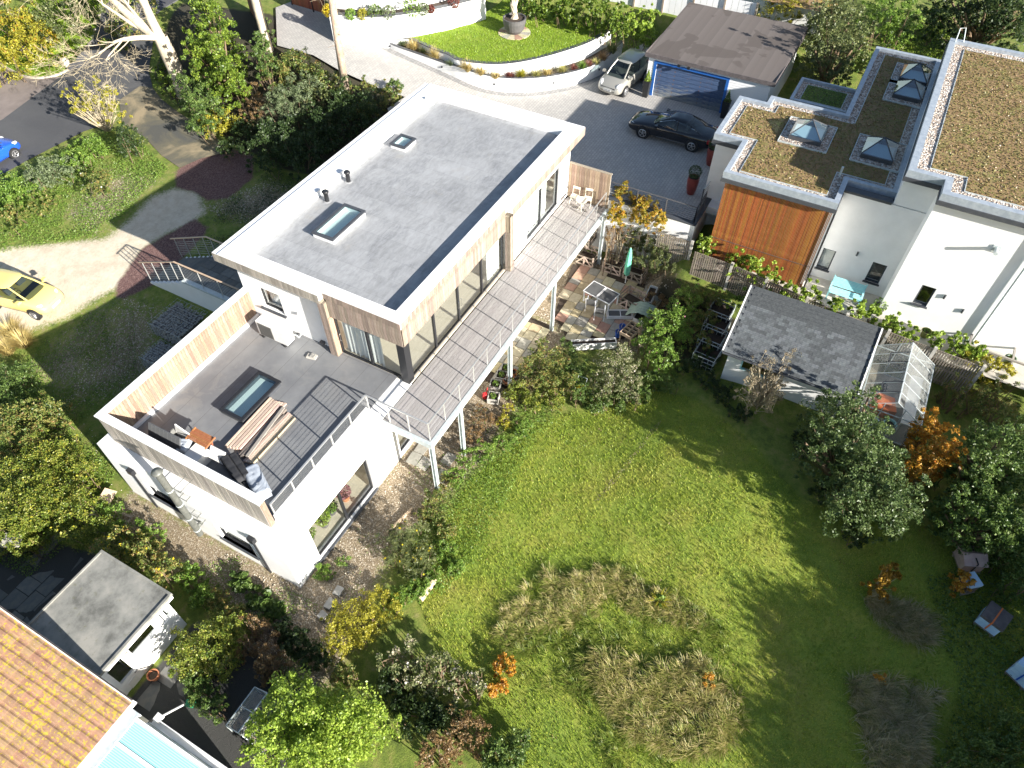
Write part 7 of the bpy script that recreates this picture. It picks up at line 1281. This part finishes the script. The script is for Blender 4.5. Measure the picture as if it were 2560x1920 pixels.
sh_('juniper', 'dark spreading juniper at the left edge above the bramble mass', [(30,840,60),(10,880,50)], 1.3, 'mid', 4200, 0.13, up=0.3, asp=0.3); sh_('bramble_mass', 'green and brown bramble bank at the left edge', [(40,930,72),(110,900,48)], 1.8, 'mixed', 6000, 0.11); sh_('privet_hedge', 'sunlit yellow-green hedge bank left of the house, upper part', [(120,1000,70),(60,1030,70),(180,1020,40)], 1.7, 'weedmix', 8500, 0.085, extra=('yellow',500,0.09,'yellow_leaves')); sh_('privet_hedge', 'sunlit yellow-green hedge bank left of the house, lower part', [(100,1100,80),(180,1120,66),(40,1110,60)], 1.9, 'weedmix', 9500, 0.085, extra=('yellow',500,0.09,'yellow_leaves'))
sh_('hedge_end', 'green hedge above the flat roofed extension with yellow leaves', [(255,1185,46),(310,1195,42),(360,1230,36)], 1.7, 'mixed', 5000, 0.1, extra=('goldflower',160,0.1,'yellow_leaves')); sh_('leafy_clump', 'low green shrub between the extension and the gravel path', [(410,1250,34),(440,1290,30)], 0.8, 'weed', 2000, 0.1)
sh_('bergenia', 'large-leaved bergenia along the gravel path', [(560,1290,30),(590,1320,26),(520,1260,24)], 0.4, 'mid', 900, 0.2, 'plant', asp=0.8)
sh_('glossy_bush', 'glossy green and yellow bush in front of the extension windows', [(455,1405,70),(500,1370,46),(410,1440,40)], 1.9, 'weedmix', 8500, 0.085, stems=9, extra=('yellow',260,0.08,'yellow_leaves')); sh_('twiggy_bush', 'brown twiggy bush right of the glossy bush', [(560,1370,44),(590,1420,40)], 1.7, 'brown', 1300, 0.08, stems=40, fill=0.2); sh_('fern_shrub', 'feathery green shrub beside the green watering can', [(430,1480,34),(465,1530,30),(440,1500,30)], 1.2, 'mid', 2600, 0.12, asp=0.3)
sh_('spirea', 'yellow-green spirea bush below the house corner', [(770,1345,62),(820,1310,46),(735,1380,40)], 1.3, 'yellow', 7000, 0.07); sh_('lavender_bush', 'dark grey-green shrub beside the timber edging', [(885,1170,52),(900,1215,44),(855,1185,40)], 1.2, 'olive', 5200, 0.09, asp=0.3, extra=('goldflower',40,0.1,'yellow_flowers')); sh_('euphorbia', 'small sage and dead flower stems near the split log', [(940,1120,26),(965,1150,22)], 0.6, 'mixed', 1000, 0.08)
sh_('griselinia', 'large rounded lime green shrub at the bottom edge', [(640,1540,84),(720,1590,96),(600,1610,70),(790,1570,72),(700,1640,70)], 3.0, 'lime', 17000, 0.11, stems=5); sh_('rose_thicket', 'sparse rose thicket with pale dead flowers left of the lawn', [(880,1440,62),(950,1455,58),(1010,1480,44)], 1.8, 'rose', 4200, 0.11, stems=30, fill=0.25, extra=('whiteflower',70,0.09,'flowers')); sh_('shade_shrub', 'dark shrub in the hollow between rose thicket and lime shrub', [(900,1540,60),(850,1480,44),(960,1560,44)], 1.0, 'dark', 4200, 0.11); sh_('brown_shrub', 'brown and orange autumn shrub at the bottom edge', [(1000,1590,58),(950,1630,52)], 1.7, 'brown', 5000, 0.08, stems=14); sh_('green_mound', 'fresh green shrub at the bottom edge right of the brown shrub', [(1090,1640,50),(1120,1600,26)], 1.3, 'mid', 3600, 0.09); sh_('small_briar', 'twiggy briar in front of the lime green shrub', [(745,1455,30)], 1.1, 'mixed', 900, 0.09, stems=20); sh_('meadow_seedlings', 'orange dead meadow stems left of the unmown grass', [(1090,1440,30),(1075,1490,26)], 0.6, 'orange', 260, 0.09, stems=20, fill=0.2)
sh_('mulch_shrub', 'brown heather beside the balcony leg', [(1045,905,32),(1025,945,26)], 0.7, 'brown', 1700, 0.06); sh_('golden_shrub', 'small yellow shrub right of the balcony leg', [(1088,910,20),(1098,880,14)], 0.6, 'yellow', 900, 0.07)
sh_('border_shrub', 'green shrub with red hips left of the hose reel', [(1180,790,58),(1150,820,44),(1215,830,36)], 1.7, 'mixed', 6500, 0.09); sh_('border_evergreen', 'fresh green shrub beside the hose reel', [(1240,800,34),(1255,850,28),(1225,760,26)], 1.4, 'mid', 3200, 0.09); sh_('choisya', 'white flecked evergreen shrub below the patio trough', [(1335,795,54),(1310,835,40),(1360,840,34)], 1.9, 'rose', 6500, 0.08, extra=('whiteflower',120,0.07,'flowers')); sh_('yellow_leaved_shrub', 'tall yellow-green shrub between patio and tank cages', [(1445,715,60),(1480,660,46),(1430,775,44),(1400,740,36)], 2.2, 'weed', 8000, 0.1, extra=('pink',60,0.08,'flowers')); sh_('low_border_green', 'low green shrub behind the black tub', [(1400,820,36),(1440,830,30)], 1.0, 'mid', 2200, 0.09); sh_('dead_leaf_heap', 'heap of dead brown leaves right of the mesh covered trough', [(1420,650,30),(1405,690,26)], 0.7, 'brown', 1200, 0.09)
sh_('photinia_hedge', 'orange and yellow photinia hedge below the drive railing', [(1345,430,30),(1385,455,36),(1420,475,26),(1330,470,24)], 4.0, 'photinia', 8000, 0.11, base=-0.4, mid=0.83); sh_('bare_hydrangea', 'grey twiggy shrub between photinia and conifer', [(1350,495,36),(1320,505,26)], 2.6, 'brown', 900, 0.08, stems=46, stemmat='paletwig', fill=0.2, base=-0.4, mid=0.75); sh_('spreading_conifer', 'spreading yellow-green conifer beside the wooden crates', [(1400,540,46),(1375,515,34),(1425,565,30)], 2.2, 'olive', 5200, 0.15, base=-0.4, mid=0.7, up=0.4, asp=0.22, extra=('goldflower',60,0.1,'yellow_flowers')); sh_('bank_shrub', 'untidy shrub on the low bank right of the patio', [(1530,600,34),(1500,575,24)], 0.9, 'mixed', 1700, 0.09, stems=14); sh_('cage_plant', 'vine spilling over the tank cages', [(1590,640,26),(1610,620,22)], 1.2, 'weed', 1400, 0.12); sh_('cage_greenery', 'low greenery in front of the tank cages', [(1500,790,36),(1530,770,26)], 0.8, 'dark', 1900, 0.1)
fl2 = [(1530,545),(1590,575),(1625,595),(1665,610),(1705,640),(1745,655),(1800,680),(1850,685),(1885,690),(1925,715),(1960,735),(2020,745),(2070,760),(2105,770)]
od_ = ['first','second','third','fourth','fifth','sixth','seventh','eighth','ninth','tenth','eleventh','twelfth','thirteenth','fourteenth']
for i, (x, y) in enumerate(fl2): sh_('young_laurel', od_[i]+' young laurel from the drive along the neighbour fence', [(x,y-10,(16 if 5 < i < 9 else 24)+random.uniform(-3,5))], 1.0 if i > 7 else 1.5, 'lime', 560, 0.14, group='young laurels along the fence', base=1.6, stems=4)
sh_('laurel_hedge', 'laurel hedge behind the upper lawn, left part', [(1135,8,26),(1180,14,28),(1225,22,30)], 2.0, 'laurel', 3600, 0.17, 'hedge', base=4.7); sh_('laurel_hedge', 'laurel hedge behind the upper lawn, middle part', [(1270,28,32),(1305,42,30),(1335,55,28)], 2.2, 'laurel', 4200, 0.17, 'hedge', base=4.6); sh_('laurel_hedge', 'laurel hedge behind the upper lawn, end by the garage', [(1365,62,30),(1390,75,28),(1400,50,24)], 2.0, 'lime', 3800, 0.15, 'hedge', base=3.6)
sh_('golden_conifer', 'golden conifer behind the garage roof corner', [(1680,15,40),(1720,10,30)], 3.0, 'yellow', 3000, 0.16, up=0.3, asp=0.3); sh_('olive_tree', 'large olive-green evergreen tree behind the garage', [(1800,70,62),(1790,130,56),(1840,110,40)], 4.5, 'olive', 8500, 0.16, 'tree', trunk=0.14); sh_('white_flower_hedge', 'shrub with white flowers behind the neighbour roof', [(1850,125,30),(1900,140,26),(1940,150,22)], 1.8, 'mid', 2400, 0.14, extra=('whiteflower',90,0.14,'flowers')); sh_('garden_cypress', 'yellow-green cypress group in the garden beyond', [(1900,40,44),(1950,60,36),(1930,20,40)], 3.0, 'weed', 4600, 0.17, up=0.2, asp=0.35); sh_('dark_tree', 'dark evergreen tree at the top right', [(2060,30,50),(2120,50,56),(2190,30,60),(2160,80,44)], 4.0, 'dark', 8500, 0.18, 'tree', trunk=0.15); sh_('edge_shrub', 'light green shrub at the foot of the dark top right tree', [(2010,50,30),(2030,30,24)], 2.0, 'mid', 1500, 0.16)
sh_('apple_tree', 'half bare apple tree with pinkish lichen twigs in front of the shed', [(1650,815,54),(1690,800,42),(1620,850,34),(1665,860,30)], 2.6, 'apple', 5200, 0.065, 'tree', stems=44, stemmat='paletwig', fill=0.25, mid=0.6, trunk=0.07); sh_('big_evergreen', 'large rounded evergreen at the right side of the lawn', [(1790,915,62),(1840,960,70),(1870,1040,84),(1910,1100,64),(1770,980,54),(1850,890,40),(1830,1100,50)], 3.4, 'evergreen', 24000, 0.11, 'tree', trunk=0.12); sh_('amelanchier', 'orange autumn shrub behind the large evergreen', [(2005,970,50),(1985,1015,40),(2035,1000,34),(1990,930,30)], 2.8, 'orange', 6000, 0.12, fill=0.3); sh_('fence_climber', 'yellow-green climber on the timber frame by the passage', [(2120,800,40),(2090,780,30),(2160,810,30)], 1.8, 'yellow', 2200, 0.13, base=0.5); sh_('grey_twig_shrub', 'greyish open shrub right of the greenhouse', [(2110,860,50),(2160,880,46),(2060,850,30)], 2.0, 'mixed', 3600, 0.1, stems=26, fill=0.25); sh_('corner_tree', 'dark spreading tree at the right edge above the beehives', [(2130,990,76),(2190,1020,60),(2090,1040,50)], 3.4, 'mid', 9000, 0.12, 'tree', trunk=0.12); sh_('hive_evergreen', 'dark evergreen sheltering the pink beehive', [(2110,1120,70),(2160,1160,56),(2050,1110,44)], 3.0, 'mid', 9000, 0.12, 'tree', trunk=0.1); sh_('edge_evergreen', 'green shrub at the right edge beside the beehives', [(2195,1200,46),(2200,1260,36)], 2.2, 'mid', 3000, 0.12)
sh_('oak_sapling', 'golden leaved sapling with pale branches near the beehives', [(1895,1270,30),(1915,1245,22)], 1.6, 'autumn', 160, 0.12, 'tree', stems=14, stemmat='paletwig', fill=0.3); sh_('red_oak_sapling', 'rusty red sapling beside the small beehive', [(2075,1260,24)], 1.3, 'orange', 190, 0.13, 'tree', stems=8, fill=0.3); sh_('orange_sapling', 'bright orange sapling in the unmown grass mound', [(1535,1470,20)], 0.9, 'orange', 240, 0.08, 'tree', stems=6, fill=0.3); sh_('shade_orange_sapling', 'orange leaved sapling in the shaded long grass', [(1905,1470,20)], 0.7, 'orange', 90, 0.09, 'tree', stems=6, fill=0.3); sh_('yucca', 'green strap-leaved plant in the unmown ring', [(1425,1300,14)], 0.5, 'weed', 60, 0.1, 'plant', stems=2)
tuft('strap_plant', 'yellow-green strap-leaved clump in the unmown ring', VT(1425,1300), 70, 0.55, 'yellow', 0.1, (0.3,1.2), 0.04)
sh_('bottom_hedge', 'shaded hedge along the bottom right edge', [(2130,1640,60),(2190,1600,50),(2060,1660,40)], 1.4, 'mid', 4200, 0.11)
sh_('nettle_bank', 'leafy weeds on the bank above the flat roofed extension', [(230,1120,42),(285,1150,34),(330,1160,30)], 0.9, 'weed', 3000, 0.09); sh_('path_weeds', 'weedy green clumps along the gravel path below the house', [(470,1295,30),(505,1325,30),(545,1355,28)], 0.6, 'mixed', 1900, 0.09); sh_('hollow_shrub', 'dark leafy shrub between bergenia and spirea', [(640,1390,36),(680,1420,34),(610,1360,26)], 0.9, 'dark', 2600, 0.11); sh_('corner_weeds', 'tufted weeds at the foot of the house corner', [(700,1235,22),(740,1215,20)], 0.35, 'weed', 900, 0.07); sh_('twiggy_hollow', 'brown twigs and dead stems below the path weeds', [(520,1400,36),(570,1450,30)], 1.0, 'brown', 800, 0.08, stems=40, fill=0.2); sh_('left_bank_hedge', 'green hedge at the left edge above the shaded yard', [(20,1160,50),(70,1170,44)], 1.5, 'weedmix', 4200, 0.085); sh_('lawn_edge_shrub', 'low leafy mound between lavender and lawn', [(960,1190,30),(985,1230,24)], 0.5, 'weed', 1300, 0.08)
sh_('patio_thicket', 'tangled thicket between the patio crates and the tank cages', [(1495,640,34),(1525,690,32),(1478,715,34),(1515,740,28),(1545,650,24)], 1.3, 'mixed', 6000, 0.09, stems=10); sh_('balcony_border', 'overgrown low border in front of the balcony legs', [(1010,985,30),(1050,975,28),(1090,955,28),(1130,925,30),(985,1030,26)], 0.6, 'weed', 4200, 0.075); sh_('gravel_border', 'grey-green low shrubs between the gravel strip and the lawn', [(940,1070,26),(965,1040,24),(920,1105,24)], 0.6, 'mixed', 2400, 0.075); sh_('lawn_corner_green', 'lush low growth where the lawn meets the spirea', [(900,1270,34),(860,1290,30),(935,1250,26)], 0.6, 'weed', 2800, 0.08); sh_('hose_border', 'leafy border shrub between hose reel and balcony', [(1120,850,34),(1150,870,28),(1200,865,26)], 0.9, 'weedmix', 3600, 0.085); sh_('tub_border', 'shrubs behind the black tub beside the lawn', [(1290,870,28),(1330,865,30),(1380,855,28)], 0.9, 'mid', 3200, 0.085); sh_('shed_foot_green', 'dark low growth at the foot of the shed', [(1560,850,30),(1600,890,28),(1530,820,24)], 0.5, 'dark', 1900, 0.09); sh_('evergreen_skirt', 'low dark foliage under the large evergreen', [(1740,960,34),(1790,1060,36),(1850,1150,34)], 0.9, 'dark', 3000, 0.1)
# trees just outside the lower right of the view that shade the lawn
bt_ = ['boundary tree beyond the beehives outside the right edge','second boundary tree outside the right edge','boundary tree outside the lower right corner','boundary tree right of centre outside the bottom edge','boundary tree left of the others outside the bottom edge']
for i, (x, y, h_, r_) in enumerate(((9.5,-29.5,5.6,2.4),(4.8,-29.0,5.2,2.4),(0.6,-29.2,5.0,2.4),(-3.6,-29.6,4.9,2.4),(-7.6,-30.2,4.7,2.2))):
    t_ = thing('boundary_tree', bt_[i], 'tree', (x,y,0.2), 0, 'boundary trees'); K = 240; d = unit(rng.normal(size=(K,3))); cc = np.array([x,y,h_*0.55])+d*(0.3+0.7*rng.random((K,1))**0.4)*np.array([r_,r_,h_*0.45]); pts = (cc[:,None,:]+rng.normal(0,0.32,(K,60,3))).reshape(-1,3); raw_mesh('crown', 'mid', *leaf_quads(pts, 0.25), parent=t_); MB().tube([(x,y,0),(x+0.1,y,h_*0.4),(x,y,h_*0.8)],[0.2,0.15,0.05],8).build('trunk', MAT['bark'], t_)
# ---------------------------------------------------------------- bare tree, pine, ivy trunk, olive
def bare_tree(name, label, base, limbs, r0, h0, levels, mat='bark', seed=3, lean=(0,0), twigs=True):
    rd = random.Random(seed); t_ = thing(name, label, 'tree', base); big = MB(); small = MB()
    def grow(p, d, L, r, lv):
        pts = [p]; q = p.copy(); dd = d.copy(); n = 4
        for i in range(n):
            dd = (dd + Vector((rd.gauss(0,0.14),rd.gauss(0,0.14),rd.gauss(0.02,0.10)))).normalized(); q = q + dd*(L/n); pts.append(q.copy())
        rs = [r*(1-0.5*i/n) for i in range(n+1)]; (big if r > 0.03 else small).tube(pts, rs, 8 if r > 0.08 else 5 if r > 0.02 else 3, False)
        if lv == 0 or r < 0.004: return
        for k in range(rd.choice([2,3,3]) if lv > 1 else 3):
            i = rd.choice([2,3,4,4]) ; ax = Vector((rd.gauss(0,1),rd.gauss(0,1),rd.gauss(0,0.6))).normalized(); nd = (dd + ax*rd.uniform(0.5,0.95)).normalized(); grow(pts[i], nd, L*rd.uniform(0.58,0.82), max(rs[i]*rd.uniform(0.5,0.72), 0.007), lv-1)
    b_ = Vector(base); top = b_+Vector((lean[0],lean[1],h0)); big.tube([b_-Vector((0,0,0.2)), b_+Vector((lean[0]*0.3,lean[1]*0.3,h0*0.35)), b_+Vector((lean[0]*0.6,lean[1]*0.6,h0*0.7)), top],[r0*1.15,r0*0.92,r0*0.95,r0*0.85],12,False)
    for d, L, r in limbs: grow(top-Vector((0,0,0.15)), Vector(d).normalized(), L, r, levels)
    big.build('trunk', MAT[mat], t_, smooth=True); small.build('twigs', MAT['paletwig'], t_); return t_
tb_ = QT(0,0,1600,800)
bare_tree('bare_tree', 'large bare pale-barked tree with spreading branches beside the access lane', tb_, [((-0.45,0.95,0.8),4.2,0.36),((-0.1,0.6,0.95),3.8,0.26),((0.15,0.1,1.0),4.0,0.33),((-0.85,0.35,0.5),3.2,0.14),((-0.5,1.1,0.3),3.6,0.15),((0.0,1.0,0.5),3.2,0.13),((-0.6,0.2,0.3),2.6,0.09)], 0.50, 3.5, 6, seed=8, lean=(-0.05,0.35))
pb_ = np.array(Q(1,0,770,770,4.3)); pine = thing('pine_tree', 'tall bare pine trunk rising between house and paved drive', 'tree', tuple(pb_)); MB().tube([pb_-np.array([0,0,0.5]),pb_+np.array([0.05,-0.1,3]),pb_+np.array([0.0,-0.3,6.5]),pb_+np.array([0.15,-0.75,11]),pb_+np.array([0.1,-1.0,15])],[0.25,0.22,0.2,0.17,0.1],10).build('trunk', MAT['pinebark'], pine, smooth=True)
for k in range(6):
    a_ = k*1.1; z_ = 1.8+k*0.35; q_ = pb_+np.array([0,-0.1,z_]); MB().tube([q_, q_+np.array([0.3*math.cos(a_),0.3*math.sin(a_),0.12]), q_+np.array([0.6*math.cos(a_+0.3),0.6*math.sin(a_+0.3),0.1])],[0.025,0.015,0.006],4,False).build('dead_branch', MAT['twig'], pine)
K = 60; d_ = unit(rng.normal(size=(K,3))); cc_ = pb_+np.array([0.1,-1,15.5])+d_*np.array([2.6,2.6,1.4])*(0.4+0.6*rng.random((K,1))); raw_mesh('crown', 'dark', *leaf_quads((cc_[:,None,:]+rng.normal(0,0.3,(K,50,3))).reshape(-1,3), 0.22, 0.3, 0.2), parent=pine)
ib = PT(672,128); bare_tree('ivy_trunk_tree', 'pale ivy-clad trunk with crooked branches at the left of the paved drive', (ib[0],ib[1],4.2), [((0.5,-0.85,0.35),3.4,0.12),((0.05,0.25,1.0),4.0,0.22),((-0.4,0.4,0.9),3.0,0.14),((0.35,-0.9,0.1),2.6,0.09)], 0.3, 4.2, 4, seed=21)
ob = np.array(OLIVE); ot = thing('olive_tree', 'gnarled olive tree in the bowl pot on the upper lawn', 'tree', OLIVE); MB().tube([ob,ob+np.array([0.05,0.03,0.4]),ob+np.array([-0.04,0.08,0.85]),ob+np.array([0.05,0.1,1.4])],[0.26,0.2,0.2,0.13],9).tube([ob+np.array([0.05,0,0.7]),ob+np.array([0.3,-0.2,1.5])],[0.12,0.05],6).build('trunk', MAT['bark'], ot, smooth=False)
K = 70; d_ = unit(rng.normal(size=(K,3))); cc_ = ob+np.array([0.1,0.1,1.95])+d_*np.array([0.85,0.85,0.7])*(0.3+0.7*rng.random((K,1))); raw_mesh('crown', 'grey', *leaf_quads((cc_[:,None,:]+rng.normal(0,0.14,(K,50,3))).reshape(-1,3), 0.09, 0.3, 0.25), parent=ot)
# ---------------------------------------------------------------- planting in beds and pots
def cone(par, p, r, h, mat, n, leaf):
    z = rng.random(n)**0.8; a_ = rng.uniform(0,6.283,n); rr = r*(1-z)*(0.6+0.4*rng.random(n)); C_ = np.stack([p[0]+rr*np.cos(a_),p[1]+rr*np.sin(a_),p[2]+z*h],1); return raw_mesh('foliage', mat, *leaf_quads(C_, leaf, 0.4), parent=par)
def ball(par, p, r, mat, n, leaf):
    d = unit(rng.normal(size=(n,3))); C_ = np.array(p)+d*r*(0.75+0.25*rng.random((n,1))); return raw_mesh('foliage', mat, *leaf_quads(C_, leaf, 0.4), parent=par)
for o in [o for o in COL.objects if o.name.startswith('tall_planter')]: cone(o, (o.location.x,o.location.y,o.location.z+0.95), 0.24, 0.75, 'mid' if o.location.y < -2 else 'lime', 900, 0.07)
for o in [o for o in COL.objects if o.name.startswith('oxblood_pot')]: ball(o, (o.location.x,o.location.y,o.location.z+1.3), 0.36, 'dark', 1500, 0.05)
for o in [o for o in COL.objects if o.name.startswith(('stone_planter','passage_pot','black_tub'))]:
    r_ = 0.2 if not o.name.startswith('black_tub') else 0.25; ball(o, (o.location.x,o.location.y,o.location.z+(0.5 if 'leafy' in o['label'] else 0.3)), 0.34 if 'leafy' in o['label'] else r_*0.75, 'weed', 260 if 'leafy' in o['label'] else 110, 0.1)
for k in range(7):
    o = [o for o in COL.objects if o.name.startswith('black_tub')][0]; a_ = k*0.9; MB().tube([(o.location.x,o.location.y,o.location.z+0.3),(o.location.x+0.2*math.cos(a_),o.location.y+0.2*math.sin(a_),o.location.z+0.7),(o.location.x+0.35*math.cos(a_+0.4),o.location.y+0.35*math.sin(a_+0.4),o.location.z+1.0)],[0.012,0.01,0.005],4,False).build('bare_stem', MAT['paletwig'], o)
def bedz(p):
    k = min(range(len(FW)), key=lambda i: math.dist(FW[i], p[:2])); return float(drive_z(*FW[k])) + fwh(k/(len(FW)-1)) - 0.08
def bed(px): 
    z = 4.0
    for i in range(8): p = P(*px, z); z = bedz(p)
    return P(*px, z)
pl = [(U1(975,300),'blue grass','grey',0.35),(U1(1045,325),'feathery straw grass nearest the tip','straw',0.6),(U1(1110,345),'low olive tuft','olive',0.3),(U1(1190,385),'large feathery straw grass','straw',0.7),(U2(75,432),'grey-green tuft','grey',0.35),(U2(185,470),'tall feathery grass overhanging the wall','straw',0.7),(U2(275,495),'rounded straw grass','straw',0.5),(U2(370,515),'low straw grass','straw',0.35),(U2(465,512),'dark red tuft','maroon',0.4),(U2(540,508),'yellow-green grass','yellow',0.6),(U2(640,508),'thin tawny grass','hay',0.4),(U2(710,498),'straw grass in the middle of the curve','straw',0.45),(U2(810,480),'broad tawny grass','hay',0.5),(U2(890,462),'red tuft','maroon',0.3),(U2(940,455),'bright green plant','weed',0.45),(U2(985,440),'red and brown tuft','maroon',0.35),(U2(1030,425),'straw tuft near the car','hay',0.35),(U2(1078,398),'rusty brown grass','brown',0.45),(U2(1140,350),'large dark green fountain grass','olive',0.75)]
for px_, la, mt, ln in pl: tuft('planter_grass', la + ' in the curved planter', bed(px_), 240, ln, mt, 0.16, (0.2,1.3), 0.022, group='grasses in the curved planter')
for px_, la, mt, r_ in ((U1(480,70),'yellow flowering clump','goldflower',0.4),(U1(625,90),'low green clump','weed',0.35),(U1(705,92),'gold clump','yellow',0.35),(U1(785,86),'green mound','mid',0.5),(U1(875,88),'silver mound','grey',0.45),(U1(1030,68),'large green mound','weed',0.6),(U1(1105,60),'silver-green mound','grey',0.4),(U1(1155,52),'red sedum','maroon',0.25),(U2(90,15),'pinkish sedum','maroon',0.4)):
    p_ = P(*px_, 6.35); t_ = thing('bed_plant', la + ' in the bed above the high curved wall', 'plant', (p_[0],p_[1],6.15), 0, 'plants in the upper flower bed'); ball(t_, (p_[0],p_[1],6.15+r_*0.5), r_, mt, 420, 0.13); MB().tube([(p_[0],p_[1],6.1),(p_[0],p_[1],6.3)],0.05,6).build('stem', MAT['twig'], t_)
# indoor plants behind the lower garden window
for i, (x, y, mt, la) in enumerate(((-6.5,0.9,'weed','potted green plant behind the lower window, left'),(-5.7,0.8,'lime','potted green plant behind the lower window, second'),(-5.1,0.9,'weed','potted green plant behind the lower window, third'),(-4.3,0.8,'pink','purple flowering pot plant behind the lower window'))):
    t_ = thing('indoor_plant', la, 'plant', (x,y,-0.38), 0, 'pot plants behind the lower window'); MB().lathe([(0.16,0),(0.22,0.3),(0.19,0.3),(0.15,0.05)],(x,y,-0.38),14,True).build('pot_body', MAT['terra' if mt == 'pink' else 'greypot'], t_); ball(t_, (x,y,0.2), 0.34, mt, 420, 0.11)

# loose sedum cushions on the planted roofs
for k, (po, zt) in enumerate(BEDS):
    g = inpoly(po, int(area(po)*130)); o_ = raw_mesh('sedum_cushions', 'sedumtuft' if k < 2 else 'weed', *leaf_quads(np.column_stack([g, np.full(len(g), zt)+0.03*rng.random(len(g))]), 0.085, 1.6, 0.7), parent=nh, kind='stuff')
